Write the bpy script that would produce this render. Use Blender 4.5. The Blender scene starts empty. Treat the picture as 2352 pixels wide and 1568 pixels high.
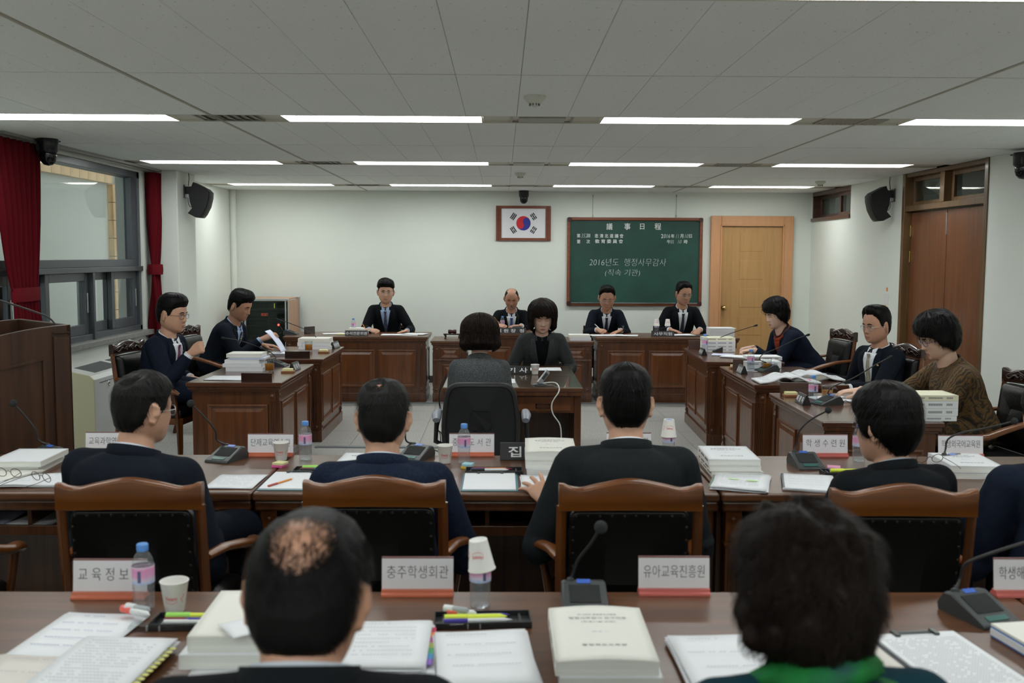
import bpy, bmesh, math, random
import numpy as np
from mathutils import Vector, Matrix, Euler, noise
from mathutils.bvhtree import BVHTree
PI = math.pi
rnd = random.Random(7)
SC = bpy.context.scene
COL = SC.collection

# ------------------------------------------------------------ camera
CAM_POS = Vector((0.0, 0.0, 1.65))
FPX = 2287.0
YAW, PITCH, ROLL = math.atan(24/FPX), math.atan(197/FPX), 0.0045
CROT = Matrix.Rotation(-YAW, 3, 'Z') @ Matrix.Rotation(PI/2 - PITCH, 3, 'X') @ Matrix.Rotation(ROLL, 3, 'Z')
cd = bpy.data.cameras.new('camera'); cam = bpy.data.objects.new('camera', cd); COL.objects.link(cam)
cam.matrix_world = Matrix.Translation(CAM_POS) @ CROT.to_4x4()
cd.sensor_width = 36.0; cd.lens = 36.0*FPX/2352; cd.clip_start = 0.05; cd.clip_end = 100
cd.dof.use_dof = True; cd.dof.focus_distance = 8.0; cd.dof.aperture_fstop = 4.6
SC.camera = cam

# ------------------------------------------------------------ world, exposure
wd = bpy.data.worlds.new('world'); SC.world = wd; wd.use_nodes = True
wd.node_tree.nodes['Background'].inputs[0].default_value = (0.92, 0.96, 1.0, 1)
wd.node_tree.nodes['Background'].inputs[1].default_value = 1.2
SC.view_settings.view_transform = 'Standard'; SC.view_settings.look = 'None'
SC.view_settings.exposure = 0.0; SC.view_settings.gamma = 1.0; SC.view_settings.use_curve_mapping = False
LAMP = 15.0
try:
    SC.cycles.use_denoising = True
    SC.cycles.max_bounces = 8; SC.cycles.diffuse_bounces = 4; SC.cycles.glossy_bounces = 4
    SC.cycles.transmission_bounces = 8; SC.cycles.transparent_max_bounces = 12
    SC.cycles.caustics_reflective = False; SC.cycles.caustics_refractive = False
    SC.cycles.sample_clamp_indirect = 6.0
except Exception:
    pass

def _ray(px, py):
    return CROT @ Vector(((px-1176)/FPX, -(py-784)/FPX, -1.0))
def on_z(px, py, z):      # where the sight line of a pixel meets a level plane (a table top, the floor)
    d = _ray(px, py); t = (z-CAM_POS.z)/d.z; return CAM_POS + d*t
def on_y(px, py, y):      # ... a plane parallel to the back wall
    d = _ray(px, py); t = y/d.y; return CAM_POS + d*t

# ------------------------------------------------------------ materials
MATS = {}
def _nt(name):
    m = bpy.data.materials.new(name); m.use_nodes = True
    return m, m.node_tree, m.node_tree.nodes['Principled BSDF']
def mat(name, col, rough=0.5, metal=0.0, spec=0.5, noise_amt=0.0, noise_scale=20.0, bump=0.0, bump_scale=60.0, coat=0.0, emit=None, trans=0.0, ior=1.45, sheen=0.0, stretch=None, alpha=1.0, detail=4.0):
    if name in MATS: return MATS[name]
    m, nt, p = _nt(name)
    p.inputs['Base Color'].default_value = (*col, 1); p.inputs['Roughness'].default_value = rough
    p.inputs['Metallic'].default_value = metal; p.inputs['Specular IOR Level'].default_value = spec
    p.inputs['Coat Weight'].default_value = coat; p.inputs['Coat Roughness'].default_value = 0.08
    p.inputs['Transmission Weight'].default_value = trans; p.inputs['IOR'].default_value = ior
    p.inputs['Sheen Weight'].default_value = sheen; p.inputs['Alpha'].default_value = alpha
    if emit: p.inputs['Emission Color'].default_value = (*emit[:3], 1); p.inputs['Emission Strength'].default_value = emit[3]
    if noise_amt or bump:
        tc = nt.nodes.new('ShaderNodeTexCoord'); mp = nt.nodes.new('ShaderNodeMapping')
        nt.links.new(tc.outputs['Object'], mp.inputs[0])
        if stretch: mp.inputs['Scale'].default_value = stretch
    if noise_amt:
        n = nt.nodes.new('ShaderNodeTexNoise'); n.inputs['Scale'].default_value = noise_scale; n.inputs['Detail'].default_value = detail
        nt.links.new(mp.outputs[0], n.inputs['Vector'])
        r = nt.nodes.new('ShaderNodeMapRange'); r.inputs[1].default_value = .3; r.inputs[2].default_value = .7
        r.inputs[3].default_value = 1-noise_amt; r.inputs[4].default_value = 1+noise_amt
        nt.links.new(n.outputs[0], r.inputs[0])
        x = nt.nodes.new('ShaderNodeVectorMath'); x.operation = 'SCALE'; x.inputs[0].default_value = col
        nt.links.new(r.outputs[0], x.inputs['Scale']); nt.links.new(x.outputs[0], p.inputs['Base Color'])
    if bump:
        n2 = nt.nodes.new('ShaderNodeTexNoise'); n2.inputs['Scale'].default_value = bump_scale; n2.inputs['Detail'].default_value = 3
        nt.links.new(mp.outputs[0], n2.inputs['Vector'])
        b = nt.nodes.new('ShaderNodeBump'); b.inputs['Strength'].default_value = bump; b.inputs['Distance'].default_value = .004
        nt.links.new(n2.outputs[0], b.inputs['Height']); nt.links.new(b.outputs[0], p.inputs['Normal'])
    MATS[name] = m; return m
def wood(name, c1, c2, rough=.28, scale=(1.2, 1.2, 9), axis='Z', coat=.25):
    """long grain: noise stretched along one axis"""
    if name in MATS: return MATS[name]
    m, nt, p = _nt(name)
    tc = nt.nodes.new('ShaderNodeTexCoord'); mp = nt.nodes.new('ShaderNodeMapping')
    s = {'X': (1.6, 26, 26), 'Y': (26, 1.6, 26), 'Z': (26, 26, 1.6)}[axis]
    mp.inputs['Scale'].default_value = s
    nt.links.new(tc.outputs['Object'], mp.inputs[0])
    n = nt.nodes.new('ShaderNodeTexNoise'); n.inputs['Scale'].default_value = 1.0; n.inputs['Detail'].default_value = 6; n.inputs['Distortion'].default_value = .6
    nt.links.new(mp.outputs[0], n.inputs['Vector'])
    cr = nt.nodes.new('ShaderNodeValToRGB'); cr.color_ramp.elements[0].position = .32; cr.color_ramp.elements[1].position = .68
    cr.color_ramp.elements[0].color = (*c1, 1); cr.color_ramp.elements[1].color = (*c2, 1)
    nt.links.new(n.outputs[0], cr.inputs[0]); nt.links.new(cr.outputs[0], p.inputs['Base Color'])
    p.inputs['Roughness'].default_value = rough; p.inputs['Coat Weight'].default_value = coat; p.inputs['Coat Roughness'].default_value = .1
    b = nt.nodes.new('ShaderNodeBump'); b.inputs['Strength'].default_value = .06; b.inputs['Distance'].default_value = .002
    nt.links.new(n.outputs[0], b.inputs['Height']); nt.links.new(b.outputs[0], p.inputs['Normal'])
    MATS[name] = m; return m

WALL = mat('wall_paint', (.75, .79, .735), .6, noise_amt=.02, noise_scale=1.5)
CEIL = None
def ceil_mat():
    m, nt, p = _nt('ceiling_board'); p.inputs['Roughness'].default_value = .85
    tc = nt.nodes.new('ShaderNodeTexCoord')
    n = nt.nodes.new('ShaderNodeTexNoise'); n.inputs['Scale'].default_value = 55; n.inputs['Detail'].default_value = 2
    nt.links.new(tc.outputs['Object'], n.inputs[0])
    cr = nt.nodes.new('ShaderNodeValToRGB'); cr.color_ramp.elements[0].position = .27; cr.color_ramp.elements[1].position = .31
    cr.color_ramp.elements[0].color = (.42, .42, .38, 1); cr.color_ramp.elements[1].color = (.87, .905, .89, 1)
    nt.links.new(n.outputs[0], cr.inputs[0]); nt.links.new(cr.outputs[0], p.inputs['Base Color'])
    return m
CEIL = ceil_mat()
def floor_mat():
    m, nt, p = _nt('terrazzo_tile'); p.inputs['Roughness'].default_value = .35
    tc = nt.nodes.new('ShaderNodeTexCoord')
    n = nt.nodes.new('ShaderNodeTexNoise'); n.inputs['Scale'].default_value = 90; n.inputs['Detail'].default_value = 5
    nt.links.new(tc.outputs['Object'], n.inputs[0])
    cr = nt.nodes.new('ShaderNodeValToRGB'); cr.color_ramp.elements[0].position = .35; cr.color_ramp.elements[1].position = .65
    cr.color_ramp.elements[0].color = (.25, .245, .23, 1); cr.color_ramp.elements[1].color = (.54, .535, .51, 1)
    nt.links.new(n.outputs[0], cr.inputs[0]); nt.links.new(cr.outputs[0], p.inputs['Base Color'])
    return m
FLOORM = floor_mat()
DESK = wood('desk_wood', (.050, .016, .006), (.110, .037, .011), .3, axis='Z')
DESKP = wood('desk_panel_wood', (.075, .023, .007), (.155, .050, .013), .3, axis='Z')
DESKT = wood('desk_top_wood', (.075, .029, .012), (.125, .050, .020), .30, axis='X', coat=.06)
DESKTY = wood('desk_top_wood_long', (.060, .020, .011), (.10, .036, .018), .22, axis='Y', coat=.25)
CHAIRW = wood('chair_wood', (.10, .028, .004), (.175, .054, .007), .30, axis='X', coat=.15)
CHAIRWZ = wood('chair_wood_upright', (.08, .022, .004), (.14, .042, .006), .30, axis='Z', coat=.15)
DARKW = wood('dark_carved_wood', (.022, .009, .007), (.045, .016, .010), .25, axis='X', coat=.5)
OAK = wood('oak_door_wood', (.43, .235, .085), (.50, .285, .11), .4, axis='Z', coat=.1)
OAKF = wood('oak_frame_wood', (.55, .27, .125), (.60, .31, .15), .4, axis='Z', coat=.1)
DOORW = wood('walnut_door_wood', (.115, .038, .013), (.175, .060, .020), .35, axis='Z', coat=.2)
DOORF = wood('door_frame_wood', (.10, .055, .022), (.15, .08, .03), .35, axis='Z', coat=.2)
WINW = wood('window_frame_wood', (.05, .018, .010), (.09, .032, .016), .3, axis='Y', coat=.3)
LEATHER = mat('black_leather', (.004, .0045, .0045), .34, spec=.4, bump=.25, bump_scale=90)
BLACKP = mat('black_plastic', (.018, .019, .020), .42)
DGREY = mat('dark_grey_plastic', (.045, .050, .052), .45)
MICM = mat('microphone_body_plastic', (.040, .046, .048), .38)
FOAM = mat('microphone_foam', (.022, .025, .027), .95)
PAPER = mat('white_paper', (.80, .82, .85), .75)
PAPERW = mat('cream_paper', (.80, .79, .735), .75)
PAGES = mat('page_edges', (.70, .71, .67), .85, noise_amt=.10, noise_scale=3, stretch=(1, 1, 160))
INK = mat('black_ink', (.03, .03, .035), .6)
GREYINK = mat('grey_print', (.36, .38, .42), .7)
WHITEP = mat('white_plastic', (.75, .76, .76), .35)
METAL = mat('brushed_metal', (.62, .63, .64), .28, metal=1)
BRASS = mat('brass', (.55, .40, .16), .25, metal=1)
def thin_glass(name, tint, ior=1.45, rough=.02, body=0.0, bc=(1, 1, 1)):
    m = bpy.data.materials.new(name); m.use_nodes = True; nt = m.node_tree; nt.nodes.clear()
    o = nt.nodes.new('ShaderNodeOutputMaterial'); t = nt.nodes.new('ShaderNodeBsdfTransparent'); g = nt.nodes.new('ShaderNodeBsdfGlossy'); f = nt.nodes.new('ShaderNodeFresnel'); x = nt.nodes.new('ShaderNodeMixShader')
    t.inputs[0].default_value = (*tint, 1); g.inputs['Roughness'].default_value = rough; gm = nt.nodes.new('ShaderNodeNewGeometry'); mr = nt.nodes.new('ShaderNodeMapRange'); mr.inputs[3].default_value = ior; mr.inputs[4].default_value = 1/ior; nt.links.new(gm.outputs['Backfacing'], mr.inputs[0]); nt.links.new(mr.outputs[0], f.inputs[0])
    nt.links.new(f.outputs[0], x.inputs[0]); nt.links.new(t.outputs[0], x.inputs[1]); nt.links.new(g.outputs[0], x.inputs[2]); last = x
    if body:
        d = nt.nodes.new('ShaderNodeBsdfDiffuse'); d.inputs[0].default_value = (*bc, 1); y = nt.nodes.new('ShaderNodeMixShader'); y.inputs[0].default_value = body
        nt.links.new(x.outputs[0], y.inputs[1]); nt.links.new(d.outputs[0], y.inputs[2]); last = y
    nt.links.new(last.outputs[0], o.inputs[0]); MATS[name] = m; return m
GLASS = thin_glass('clear_glass', (.86, .90, .88))
PLATE = mat('plate_white_acrylic', (.82, .82, .86), .18)
REDB = mat('red_acrylic_base', (.62, .17, .095), .3)
PINKB = mat('pink_acrylic_base', (.60, .15, .13), .3)
GALU = mat('grey_aluminium', (.085, .095, .105), .35, metal=.3)

# ------------------------------------------------------------ mesh helpers
class MB:
    def __init__(s): s.v = []; s.f = []; s.m = []; s.mi = 0; s.smooth = set()
    def add(s, vs, fs, M=None, smooth=False):
        o = len(s.v)
        for p in vs:
            p = Vector(p); s.v.append(M @ p if M else p)
        for f in fs:
            if smooth: s.smooth.add(len(s.f))
            s.f.append([i+o for i in f]); s.m.append(s.mi)
        return s
    def box(s, x0, y0, z0, x1, y1, z1, M=None):
        if x0 > x1: x0, x1 = x1, x0
        if y0 > y1: y0, y1 = y1, y0
        if z0 > z1: z0, z1 = z1, z0
        return s.add([(x0,y0,z0),(x1,y0,z0),(x1,y1,z0),(x0,y1,z0),(x0,y0,z1),(x1,y0,z1),(x1,y1,z1),(x0,y1,z1)],
                     [(0,3,2,1),(4,5,6,7),(0,1,5,4),(1,2,6,5),(2,3,7,6),(3,0,4,7)], M)
    def cbox(s, c, d, M=None):
        return s.box(c[0]-d[0]/2, c[1]-d[1]/2, c[2]-d[2]/2, c[0]+d[0]/2, c[1]+d[1]/2, c[2]+d[2]/2, M)
    def prism(s, poly, a0, a1, axis='Z', M=None):
        """polygon (u,v) extruded along axis: Z->(u,v,a) Y->(u,a,v) X->(a,u,v)"""
        n = len(poly)
        f = {'Z': lambda u, v, a: (u, v, a), 'Y': lambda u, v, a: (u, a, v), 'X': lambda u, v, a: (a, u, v)}[axis]
        vs = [f(u, v, a0) for u, v in poly] + [f(u, v, a1) for u, v in poly]
        fs = [tuple(range(n))[::-1], tuple(range(n, 2*n))] + [(i, (i+1) % n, n+(i+1) % n, n+i) for i in range(n)]
        return s.add(vs, fs, M)
    def lathe(s, prof, n=24, M=None, smooth=True, cap=True):
        vs = []; fs = []
        for r, z in prof:
            for i in range(n):
                a = 2*PI*i/n; vs.append((r*math.cos(a), r*math.sin(a), z))
        for k in range(len(prof)-1):
            for i in range(n):
                j = (i+1) % n; fs.append((k*n+i, k*n+j, (k+1)*n+j, (k+1)*n+i))
        s.add(vs, fs, M, smooth)
        if cap:
            if prof[0][0] > 1e-5: s.add([vs[i] for i in range(n)], [tuple(range(n))[::-1]], M)
            if prof[-1][0] > 1e-5: s.add([vs[(len(prof)-1)*n+i] for i in range(n)], [tuple(range(n))], M)
        return s
    def tube(s, pts, rad, n=8, M=None, smooth=True, flat=1.0):
        pts = [Vector(p) for p in pts]; N = len(pts)
        if not hasattr(rad, '__len__'): rad = [rad]*N
        t0 = (pts[1]-pts[0]).normalized()
        up = Vector((0, 0, 1)) if abs(t0.z) < .9 else Vector((1, 0, 0))
        vs = []; fs = []; nrm = (up - t0*up.dot(t0)).normalized()
        for i, p in enumerate(pts):
            t = (pts[min(i+1, N-1)]-pts[max(i-1, 0)]).normalized()
            nrm = (nrm - t*nrm.dot(t)).normalized(); b = t.cross(nrm)
            for k in range(n):
                a = 2*PI*k/n; vs.append(p + (nrm*math.cos(a)*flat + b*math.sin(a))*rad[i])
        for i in range(N-1):
            for k in range(n):
                j = (k+1) % n; fs.append((i*n+k, i*n+j, (i+1)*n+j, (i+1)*n+k))
        s.add(vs, fs, M, smooth)
        s.add([vs[k] for k in range(n)], [tuple(range(n))[::-1]], M); s.add([vs[(N-1)*n+k] for k in range(n)], [tuple(range(n))], M)
        return s
    def loft(s, rings, M=None, smooth=True, cap=True, closed=True):
        n = len(rings[0]); vs = [p for r in rings for p in r]; fs = []
        for i in range(len(rings)-1):
            for k in range(n if closed else n-1):
                j = (k+1) % n; fs.append((i*n+k, i*n+j, (i+1)*n+j, (i+1)*n+k))
        s.add(vs, fs, M, smooth)
        if cap:
            s.add(rings[0], [tuple(range(n))[::-1]], M); s.add(rings[-1], [tuple(range(n))], M)
        return s
    def ball(s, c, r, n=16, m=10, M=None, sc=(1, 1, 1)):
        rings = []
        for i in range(1, m):
            a = PI*i/m - PI/2
            rings.append([(c[0]+r*sc[0]*math.cos(a)*math.cos(2*PI*k/n), c[1]+r*sc[1]*math.cos(a)*math.sin(2*PI*k/n), c[2]+r*sc[2]*math.sin(a)) for k in range(n)])
        return s.loft(rings, M)
    def mesh(s, name):
        me = bpy.data.meshes.new(name); me.from_pydata([tuple(p) for p in s.v], [], s.f)
        if s.smooth: me.polygons.foreach_set('use_smooth', [i in s.smooth for i in range(len(s.f))])
        if any(s.m): me.polygons.foreach_set('material_index', s.m)
        me.update(); return me
def fillet(poly, r, n=4):
    out = []; N = len(poly)
    for i in range(N):
        p = Vector(poly[i]); a = Vector(poly[i-1]); b = Vector(poly[(i+1) % N])
        d1 = (a-p); d2 = (b-p); rr = min(r, d1.length*.45, d2.length*.45); d1.normalize(); d2.normalize()
        for k in range(n+1):
            t = k/n; q = (p+d1*rr)*(1-t)**2 + p*2*t*(1-t) + (p+d2*rr)*t*t; out.append((q.x, q.y))
    return out
def obj(name, mb, m, parent=None, bevel=0, loc=None, rot=None, smooth=False, seg=2):
    me = mb.mesh(name) if isinstance(mb, MB) else mb
    for mm in (m if isinstance(m, (list, tuple)) else [m]):
        if mm: me.materials.append(mm)
    o = bpy.data.objects.new(name, me); COL.objects.link(o)
    if smooth: me.polygons.foreach_set('use_smooth', [True]*len(me.polygons))
    if parent: o.parent = parent
    if loc is not None: o.location = loc
    if rot is not None: o.rotation_euler = rot
    if bevel:
        b = o.modifiers.new('bevel', 'BEVEL'); b.width = bevel; b.segments = seg; b.limit_method = 'ANGLE'; b.angle_limit = .6
    return o
def thing(name, label, cat, loc=(0, 0, 0), rz=0, group=None):
    o = bpy.data.objects.new(name, None); COL.objects.link(o); o.empty_display_size = .05
    o.location = loc; o.rotation_euler = (0, 0, rz); o['label'] = label; o['category'] = cat
    if group: o['group'] = group
    return o
def tag(o, label, cat, group=None):
    o['label'] = label; o['category'] = cat
    if group: o['group'] = group
    return o
def struct(name, mb, m, bevel=0, parent=None, **k):
    o = obj(name, mb, m, parent, bevel, **k)
    if not parent: o['kind'] = 'structure'
    return o
def kids(o, D={}):
    return [c for c in bpy.data.objects if c.parent == o]
def dup(root, loc, rz=0, label=None, group=None, rot=None):
    r = root.copy(); COL.objects.link(r); r.location = loc; r.rotation_euler = rot if rot else (0, 0, rz)
    if label: r['label'] = label
    if group: r['group'] = group
    for ch in KIDS.get(root.name, []) or kids(root):
        c = ch.copy(); COL.objects.link(c); c.parent = r
        for g in kids(ch):
            d = g.copy(); COL.objects.link(d); d.parent = c
    return r
KIDS = {}
def text(name, s, size, m, parent=None, loc=(0, 0, 0), rot=(PI/2, 0, 0), extrude=.0006, width=None, offset=0.0, space=1.0, shear=0.0, hfit=None):
    cu = bpy.data.curves.new(name, 'FONT'); cu.body = s; cu.size = size; cu.extrude = extrude; cu.offset = offset
    cu.align_x = 'CENTER'; cu.align_y = 'CENTER'; cu.space_character = space; cu.shear = shear; cu.resolution_u = 3; cu.fill_mode = 'BOTH'
    t = bpy.data.objects.new(name+'_tmp', cu); COL.objects.link(t)
    dg = bpy.context.evaluated_depsgraph_get(); me = bpy.data.meshes.new_from_object(t.evaluated_get(dg))
    bpy.data.objects.remove(t); bpy.data.curves.remove(cu)
    n = len(me.vertices)
    if n:
        a = np.empty(n*3); me.vertices.foreach_get('co', a); a = a.reshape(-1, 3)
        mn, mx = a.min(0), a.max(0); a[:, :2] -= (mn+mx)[:2]/2
        if width: a[:, 0] *= width/max(1e-6, mx[0]-mn[0])
        if hfit: a[:, 1] *= hfit/max(1e-6, mx[1]-mn[1])
        me.vertices.foreach_set('co', a.ravel())
    me.name = name; me.materials.clear()
    return obj(name, me, m, parent, loc=loc, rot=rot)
# ============================================================ ROOM SHELL
XL, XR, YB, YF, ZC = -3.47, 3.99, 12.88, -3.0, 2.47
struct('floor', MB().box(XL-.3, YF, -.12, XR+.3, YB+.1, -.012), mat('floor_grout', (.12, .115, .11), .8))
flo = bpy.data.objects['floor']
TS = .6
tm = MB().box(.0015, .0015, -.012, TS-.0015, TS-.0015, 0).mesh('floor_tile'); tm.materials.append(FLOORM)
for j in range(11):
    for i in range(13):
        x, y = -3.72+i*TS, 6.28+j*TS
        if x > XR-.02 or y > YB: continue
        o = bpy.data.objects.new('floor_tile', tm); COL.objects.link(o); o.parent = flo; o.location = (x, y, 0)
struct('trim_1', MB().box(XL, YF, -.012, XR, 6.28, -.001), FLOORM)
# ceiling: boards between light strips
STRIPS = [(-2.75, -2.45), (.1, .4), (2.98, 3.28), (5.98, 6.29), (8.88, 9.22), (11.7, 12.02)]  # rearmost strip is added out of view to lighten the near rows
ceil = struct('ceiling', MB().box(XL-.3, YF, ZC+.10, XR+.3, YB+.1, ZC+.2), mat('ceiling_void', (.3, .3, .29), .9))
rows = []
ys = [YF] + [v for s in STRIPS for v in s] + [YB]
for k in range(0, len(ys), 2):
    a, b = ys[k], ys[k+1]
    if b-a > 2: rows += [(a, (a+b)/2-.008), ((a+b)/2+.008, b)]
    else: rows.append((a, b))
for a, b in rows:
    L = b-a
    x = -1.74 - .301*6
    xs = [-1.74-.3*k for k in range(6, 0, -1)] + [-1.715+.3*k for k in range(13)] + [2.21+.3*k for k in range(6)]
    me = MB().box(.0012, .0012, 0, .2988, L-.0012, .012).mesh('ceiling_board'); me.materials.append(CEIL)
    for x in xs:
        o = bpy.data.objects.new('ceiling_board', me); COL.objects.link(o); o.parent = ceil; o.location = (x, a, ZC+rnd.uniform(0, .0012))
        if x+.3 > XR: o.scale.x = max(.05, (XR-x)/.3)
rail = mat('ceiling_rail', (.42, .40, .33), .5)
rb = MB()
for x in (-1.74, 2.185): rb.box(x+.002, YF, ZC-.001, x+.021, YB, ZC+.015)
for a, b in rows: rb.box(XL, b+.001, ZC+.002, XR, b+.014, ZC+.02)
obj('ceiling_rail', rb, rail, ceil)['kind'] = 'stuff'
# light strips
FIX = mat('strip_white_metal', (.62, .60, .52), .45)
LIT = mat('lamp_diffuser_glow', (.9, .9, .9), .5, emit=(.965, 1.0, .985, LAMP))
VENTM = mat('vent_grey_metal', (.30, .30, .26), .4)
LX = [(-3.2, -1.99), (-1.32, -.12), (.6, 1.79), (2.46, 3.66)]
lab_row = ['added unseen far behind the viewpoint', 'behind the viewpoint', 'directly overhead at the top edge', 'in the nearest visible strip', 'in the middle visible strip', 'in the strip nearest the back wall']
lab_col = ['next to the window wall', 'left of the ceiling centre', 'right of the ceiling centre', 'next to the door wall']
# strip housings belong to the ceiling
for r, (a, b) in enumerate(STRIPS):
    hb = MB(); hb.box(XL, a, ZC+.045, XR, b, ZC+.05); hb.box(XL, a, ZC+.0, XR, a+.012, ZC+.05); hb.box(XL, b-.012, ZC, XR, b, ZC+.05)
    obj('light_channel', hb, FIX, ceil)
    gaps = [(XL, -3.2), (-1.99, -1.32), (-.12, .6), (1.79, 2.46), (3.66, XR)]
    bl = MB()
    for g0, g1 in gaps:
        bl.box(g0+.004, a+.014, ZC+.012, g1-.004, b-.014, ZC+.018)
    obj('blank_plate', bl, FIX, ceil)
    for g0, g1 in gaps[1:4]:
        c = (g0+g1)/2; w = .19; v = MB()
        v.box(c-w, a+.02, ZC+.002, c+w, a+.03, ZC+.012); v.box(c-w, b-.03, ZC+.002, c+w, b-.02, ZC+.012)
        v.box(c-w, a+.02, ZC+.002, c-w+.012, b-.02, ZC+.012); v.box(c+w-.012, a+.02, ZC+.002, c+w, b-.02, ZC+.012)
        if g0 > -1 and g0 < 1:
            v.box(c-w+.05, a+.06, ZC-.001, c+w-.05, b-.06, ZC+.006)
        else:
            for k in range(7):
                x = c-w+.03+k*.052; v.add([(x, a+.03, ZC+.01), (x+.034, a+.03, ZC-.004), (x+.034, b-.03, ZC-.004), (x, b-.03, ZC+.01)], [(0, 1, 2, 3)])
        vv = obj('air_vent', v, VENTM); 
        tag(vv, 'grey metal air vent %s %s' % ({-1.99: 'left of centre', -.12: 'at the centre', 1.79: 'right of centre'}[g0], lab_row[r].replace('added unseen far behind the viewpoint', 'in the rearmost strip').replace('behind the viewpoint', 'in the strip behind the viewpoint').replace('directly overhead at the top edge', 'in the strip directly overhead')), 'vent', 'ceiling air vents')
    for k, (x0, x1) in enumerate(LX):
        t = thing('ceiling_light', 'long white fluorescent panel %s, %s' % (lab_row[r], lab_col[k]), 'light', (x0, a, ZC), 0, 'fluorescent ceiling panels')
        w, d = x1-x0, b-a
        obj('light_frame', MB().box(0, .013, 0, w, .02, .03).box(0, d-.02, 0, w, d-.013, .03).box(0, .013, 0, .006, d-.013, .03).box(w-.006, .013, 0, w, d-.013, .03), FIX, t)
        obj('diffuser', MB().box(.008, .022, .012, w-.008, d-.022, .018), LIT, t)

# ------------------------------------------------------------ walls
struct('wall_back', MB().box(XL-.3, YB, -.1, XR+.3, YB+.15, ZC+.1), WALL)
struct('wall_front', MB().box(XL-.3, YF-.15, -.1, XR+.3, YF, ZC+.1), WALL)
WY0, WY1, WZ0, WZ1 = 6.35, 9.70, .92, 2.43
wl = MB().box(XL-.25, YF, -.1, XL, WY0, ZC+.1).box(XL-.25, WY1, -.1, XL, YB, ZC+.1).box(XL-.25, WY0, -.1, XL, WY1, WZ0).box(XL-.25, WY0, WZ1, XL, WY1, ZC+.1)
struct('wall_left', wl, WALL)
struct('trim_2', MB().box(XL, 9.93, 0, -3.20, 10.5, ZC), WALL, bevel=.008)          # structural column
struct('trim_3', MB().lathe([(.042, 0), (.042, ZC)], 20), WALL, loc=(XL+.035, YB-.045, 0))  # riser pipe in the corner
DY0, DY1 = 8.2, 9.95
T0, T1, TZ = 11.45, 12.86, 2.13
wr = (MB().box(XR, YF, -.1, XR+.2, DY0, ZC+.1).box(XR, DY1, -.1, XR+.2, T0, ZC+.1).box(XR, T0, -.1, XR+.2, T1, TZ).box(XR, T1, -.1, XR+.2, YB, ZC+.1))
struct('wall_right', wr, WALL)
# corridor behind the right wall
cor = MB().box(XR+1.7, 7.0, -.1, XR+1.8, 13.5, ZC+.1).box(XR+.2, 7.0, ZC+.02, XR+1.8, 13.5, ZC+.12).box(XR+.2, 7, -.2, XR+1.8, 13.5, -.1).box(XR+.2, 6.9, -.1, XR+1.8, 7, ZC+.1).box(XR+.2, 13.5, -.1, XR+1.8, 13.6, ZC+.1)
struct('wall_corridor', cor, mat('corridor_paint', (.45, .46, .40), .7))
bb = MB().box(XL, YB-.012, 0, XR, YB, .09); struct('baseboard_back', bb, mat('baseboard_vinyl', (.05, .05, .052), .5))
struct('baseboard_right', MB().box(XR-.012, YF, 0, XR, DY0, .09).box(XR-.012, DY1, 0, XR, YB, .09), MATS['baseboard_vinyl'])
struct('baseboard_left', MB().box(XL, YF, 0, XL+.012, 9.93, .09).box(XL, 10.5, 0, XL+.012, YB, .09), MATS['baseboard_vinyl'])
# floor duct lids crossing the aisle
struct('trim_4', MB().box(-2.2, 11.02, 0, 2.4, 11.07, .01), mat('duct_lid_metal', (.25, .28, .30), .35, metal=.6))
struct('trim_5', MB().box(-1.6, 8.44, 0, -.45, 8.50, .01).box(-.3, 8.44, 0, -.05, 8.5, .01), MATS['duct_lid_metal'])

# ------------------------------------------------------------ back door
d = struct('door_1', MB().box(-.392, -.02, 0, .392, .02, 2.035), OAK, loc=(3.213, YB-.022, 0))
fr = MB()
for x0, x1, z0, z1 in ((-.53, -.4, 0, 2.17), (.4, .53, 0, 2.17), (-.4, .4, 2.045, 2.17)): fr.box(x0, -.05, z0, x1, .01, z1)
fr.box(-.41, -.062, 0, -.392, .01, 2.06); fr.box(.392, -.062, 0, .41, .01, 2.06); fr.box(-.41, -.062, 2.04, .41, .01, 2.06)
obj('door_frame', fr, OAKF, d, bevel=.005)
for k in range(5):
    z = .28+k*.36; w = .15 if k != 3 else .16
    pb = MB().box(-.15, -.0245, z, .15, -.0195, z+.24)
    obj('door_panel', pb, OAK, d, bevel=.003)
for x in (-.25, .25): obj('door_groove', MB().box(x-.004, -.0225, .1, x+.004, -.0195, 1.98), OAK, d)
kn = MB(); M = Matrix.Translation((-.345, -.02, .99)) @ Matrix.Rotation(PI/2, 4, 'X')
kn.lathe([(.034, 0), (.034, .006), (.014, .012), (.012, .03), (.024, .04), (.030, .052), (.024, .066), (0, .070)], 20, M)
obj('door_handle', kn, BRASS, d)

# ------------------------------------------------------------ right double door with transom panes
d2 = struct('door_2', MB().box(.06, 8.29, 0, .10, 9.075, 2.09), DOORW, loc=(XR, 0, 0), bevel=.003)
obj('door_leaf', MB().box(.06, 9.085, 0, .10, 9.87, 2.09), DOORW, d2, bevel=.003)
f = MB().box(-.012, DY0, 0, .16, DY0+.06, ZC).box(-.012, DY1-.06, 0, .16, DY1, ZC).box(.0, DY0+.06, 2.10, .16, DY1-.06, 2.155).box(.0, DY0+.06, 2.43, .16, DY1-.06, ZC)
f.box(.0, 9.04, 2.155, .12, 9.13, 2.43)
obj('door_frame', f, DOORF, d2, bevel=.004)
for a, b in ((8.26, 9.04), (9.13, 9.89)):
    s_ = MB().box(.07, a, 2.155, .10, a+.045, 2.43).box(.07, b-.045, 2.155, .10, b, 2.43).box(.07, a+.045, 2.155, .10, b-.045, 2.195).box(.07, a+.045, 2.39, .10, b-.045, 2.43)
    sa = obj('transom_sash', s_, DOORF, d2, bevel=.003)
    obj('pane', MB().box(.083, a+.045, 2.195, .087, b-.045, 2.39), GLASS, sa)
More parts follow.
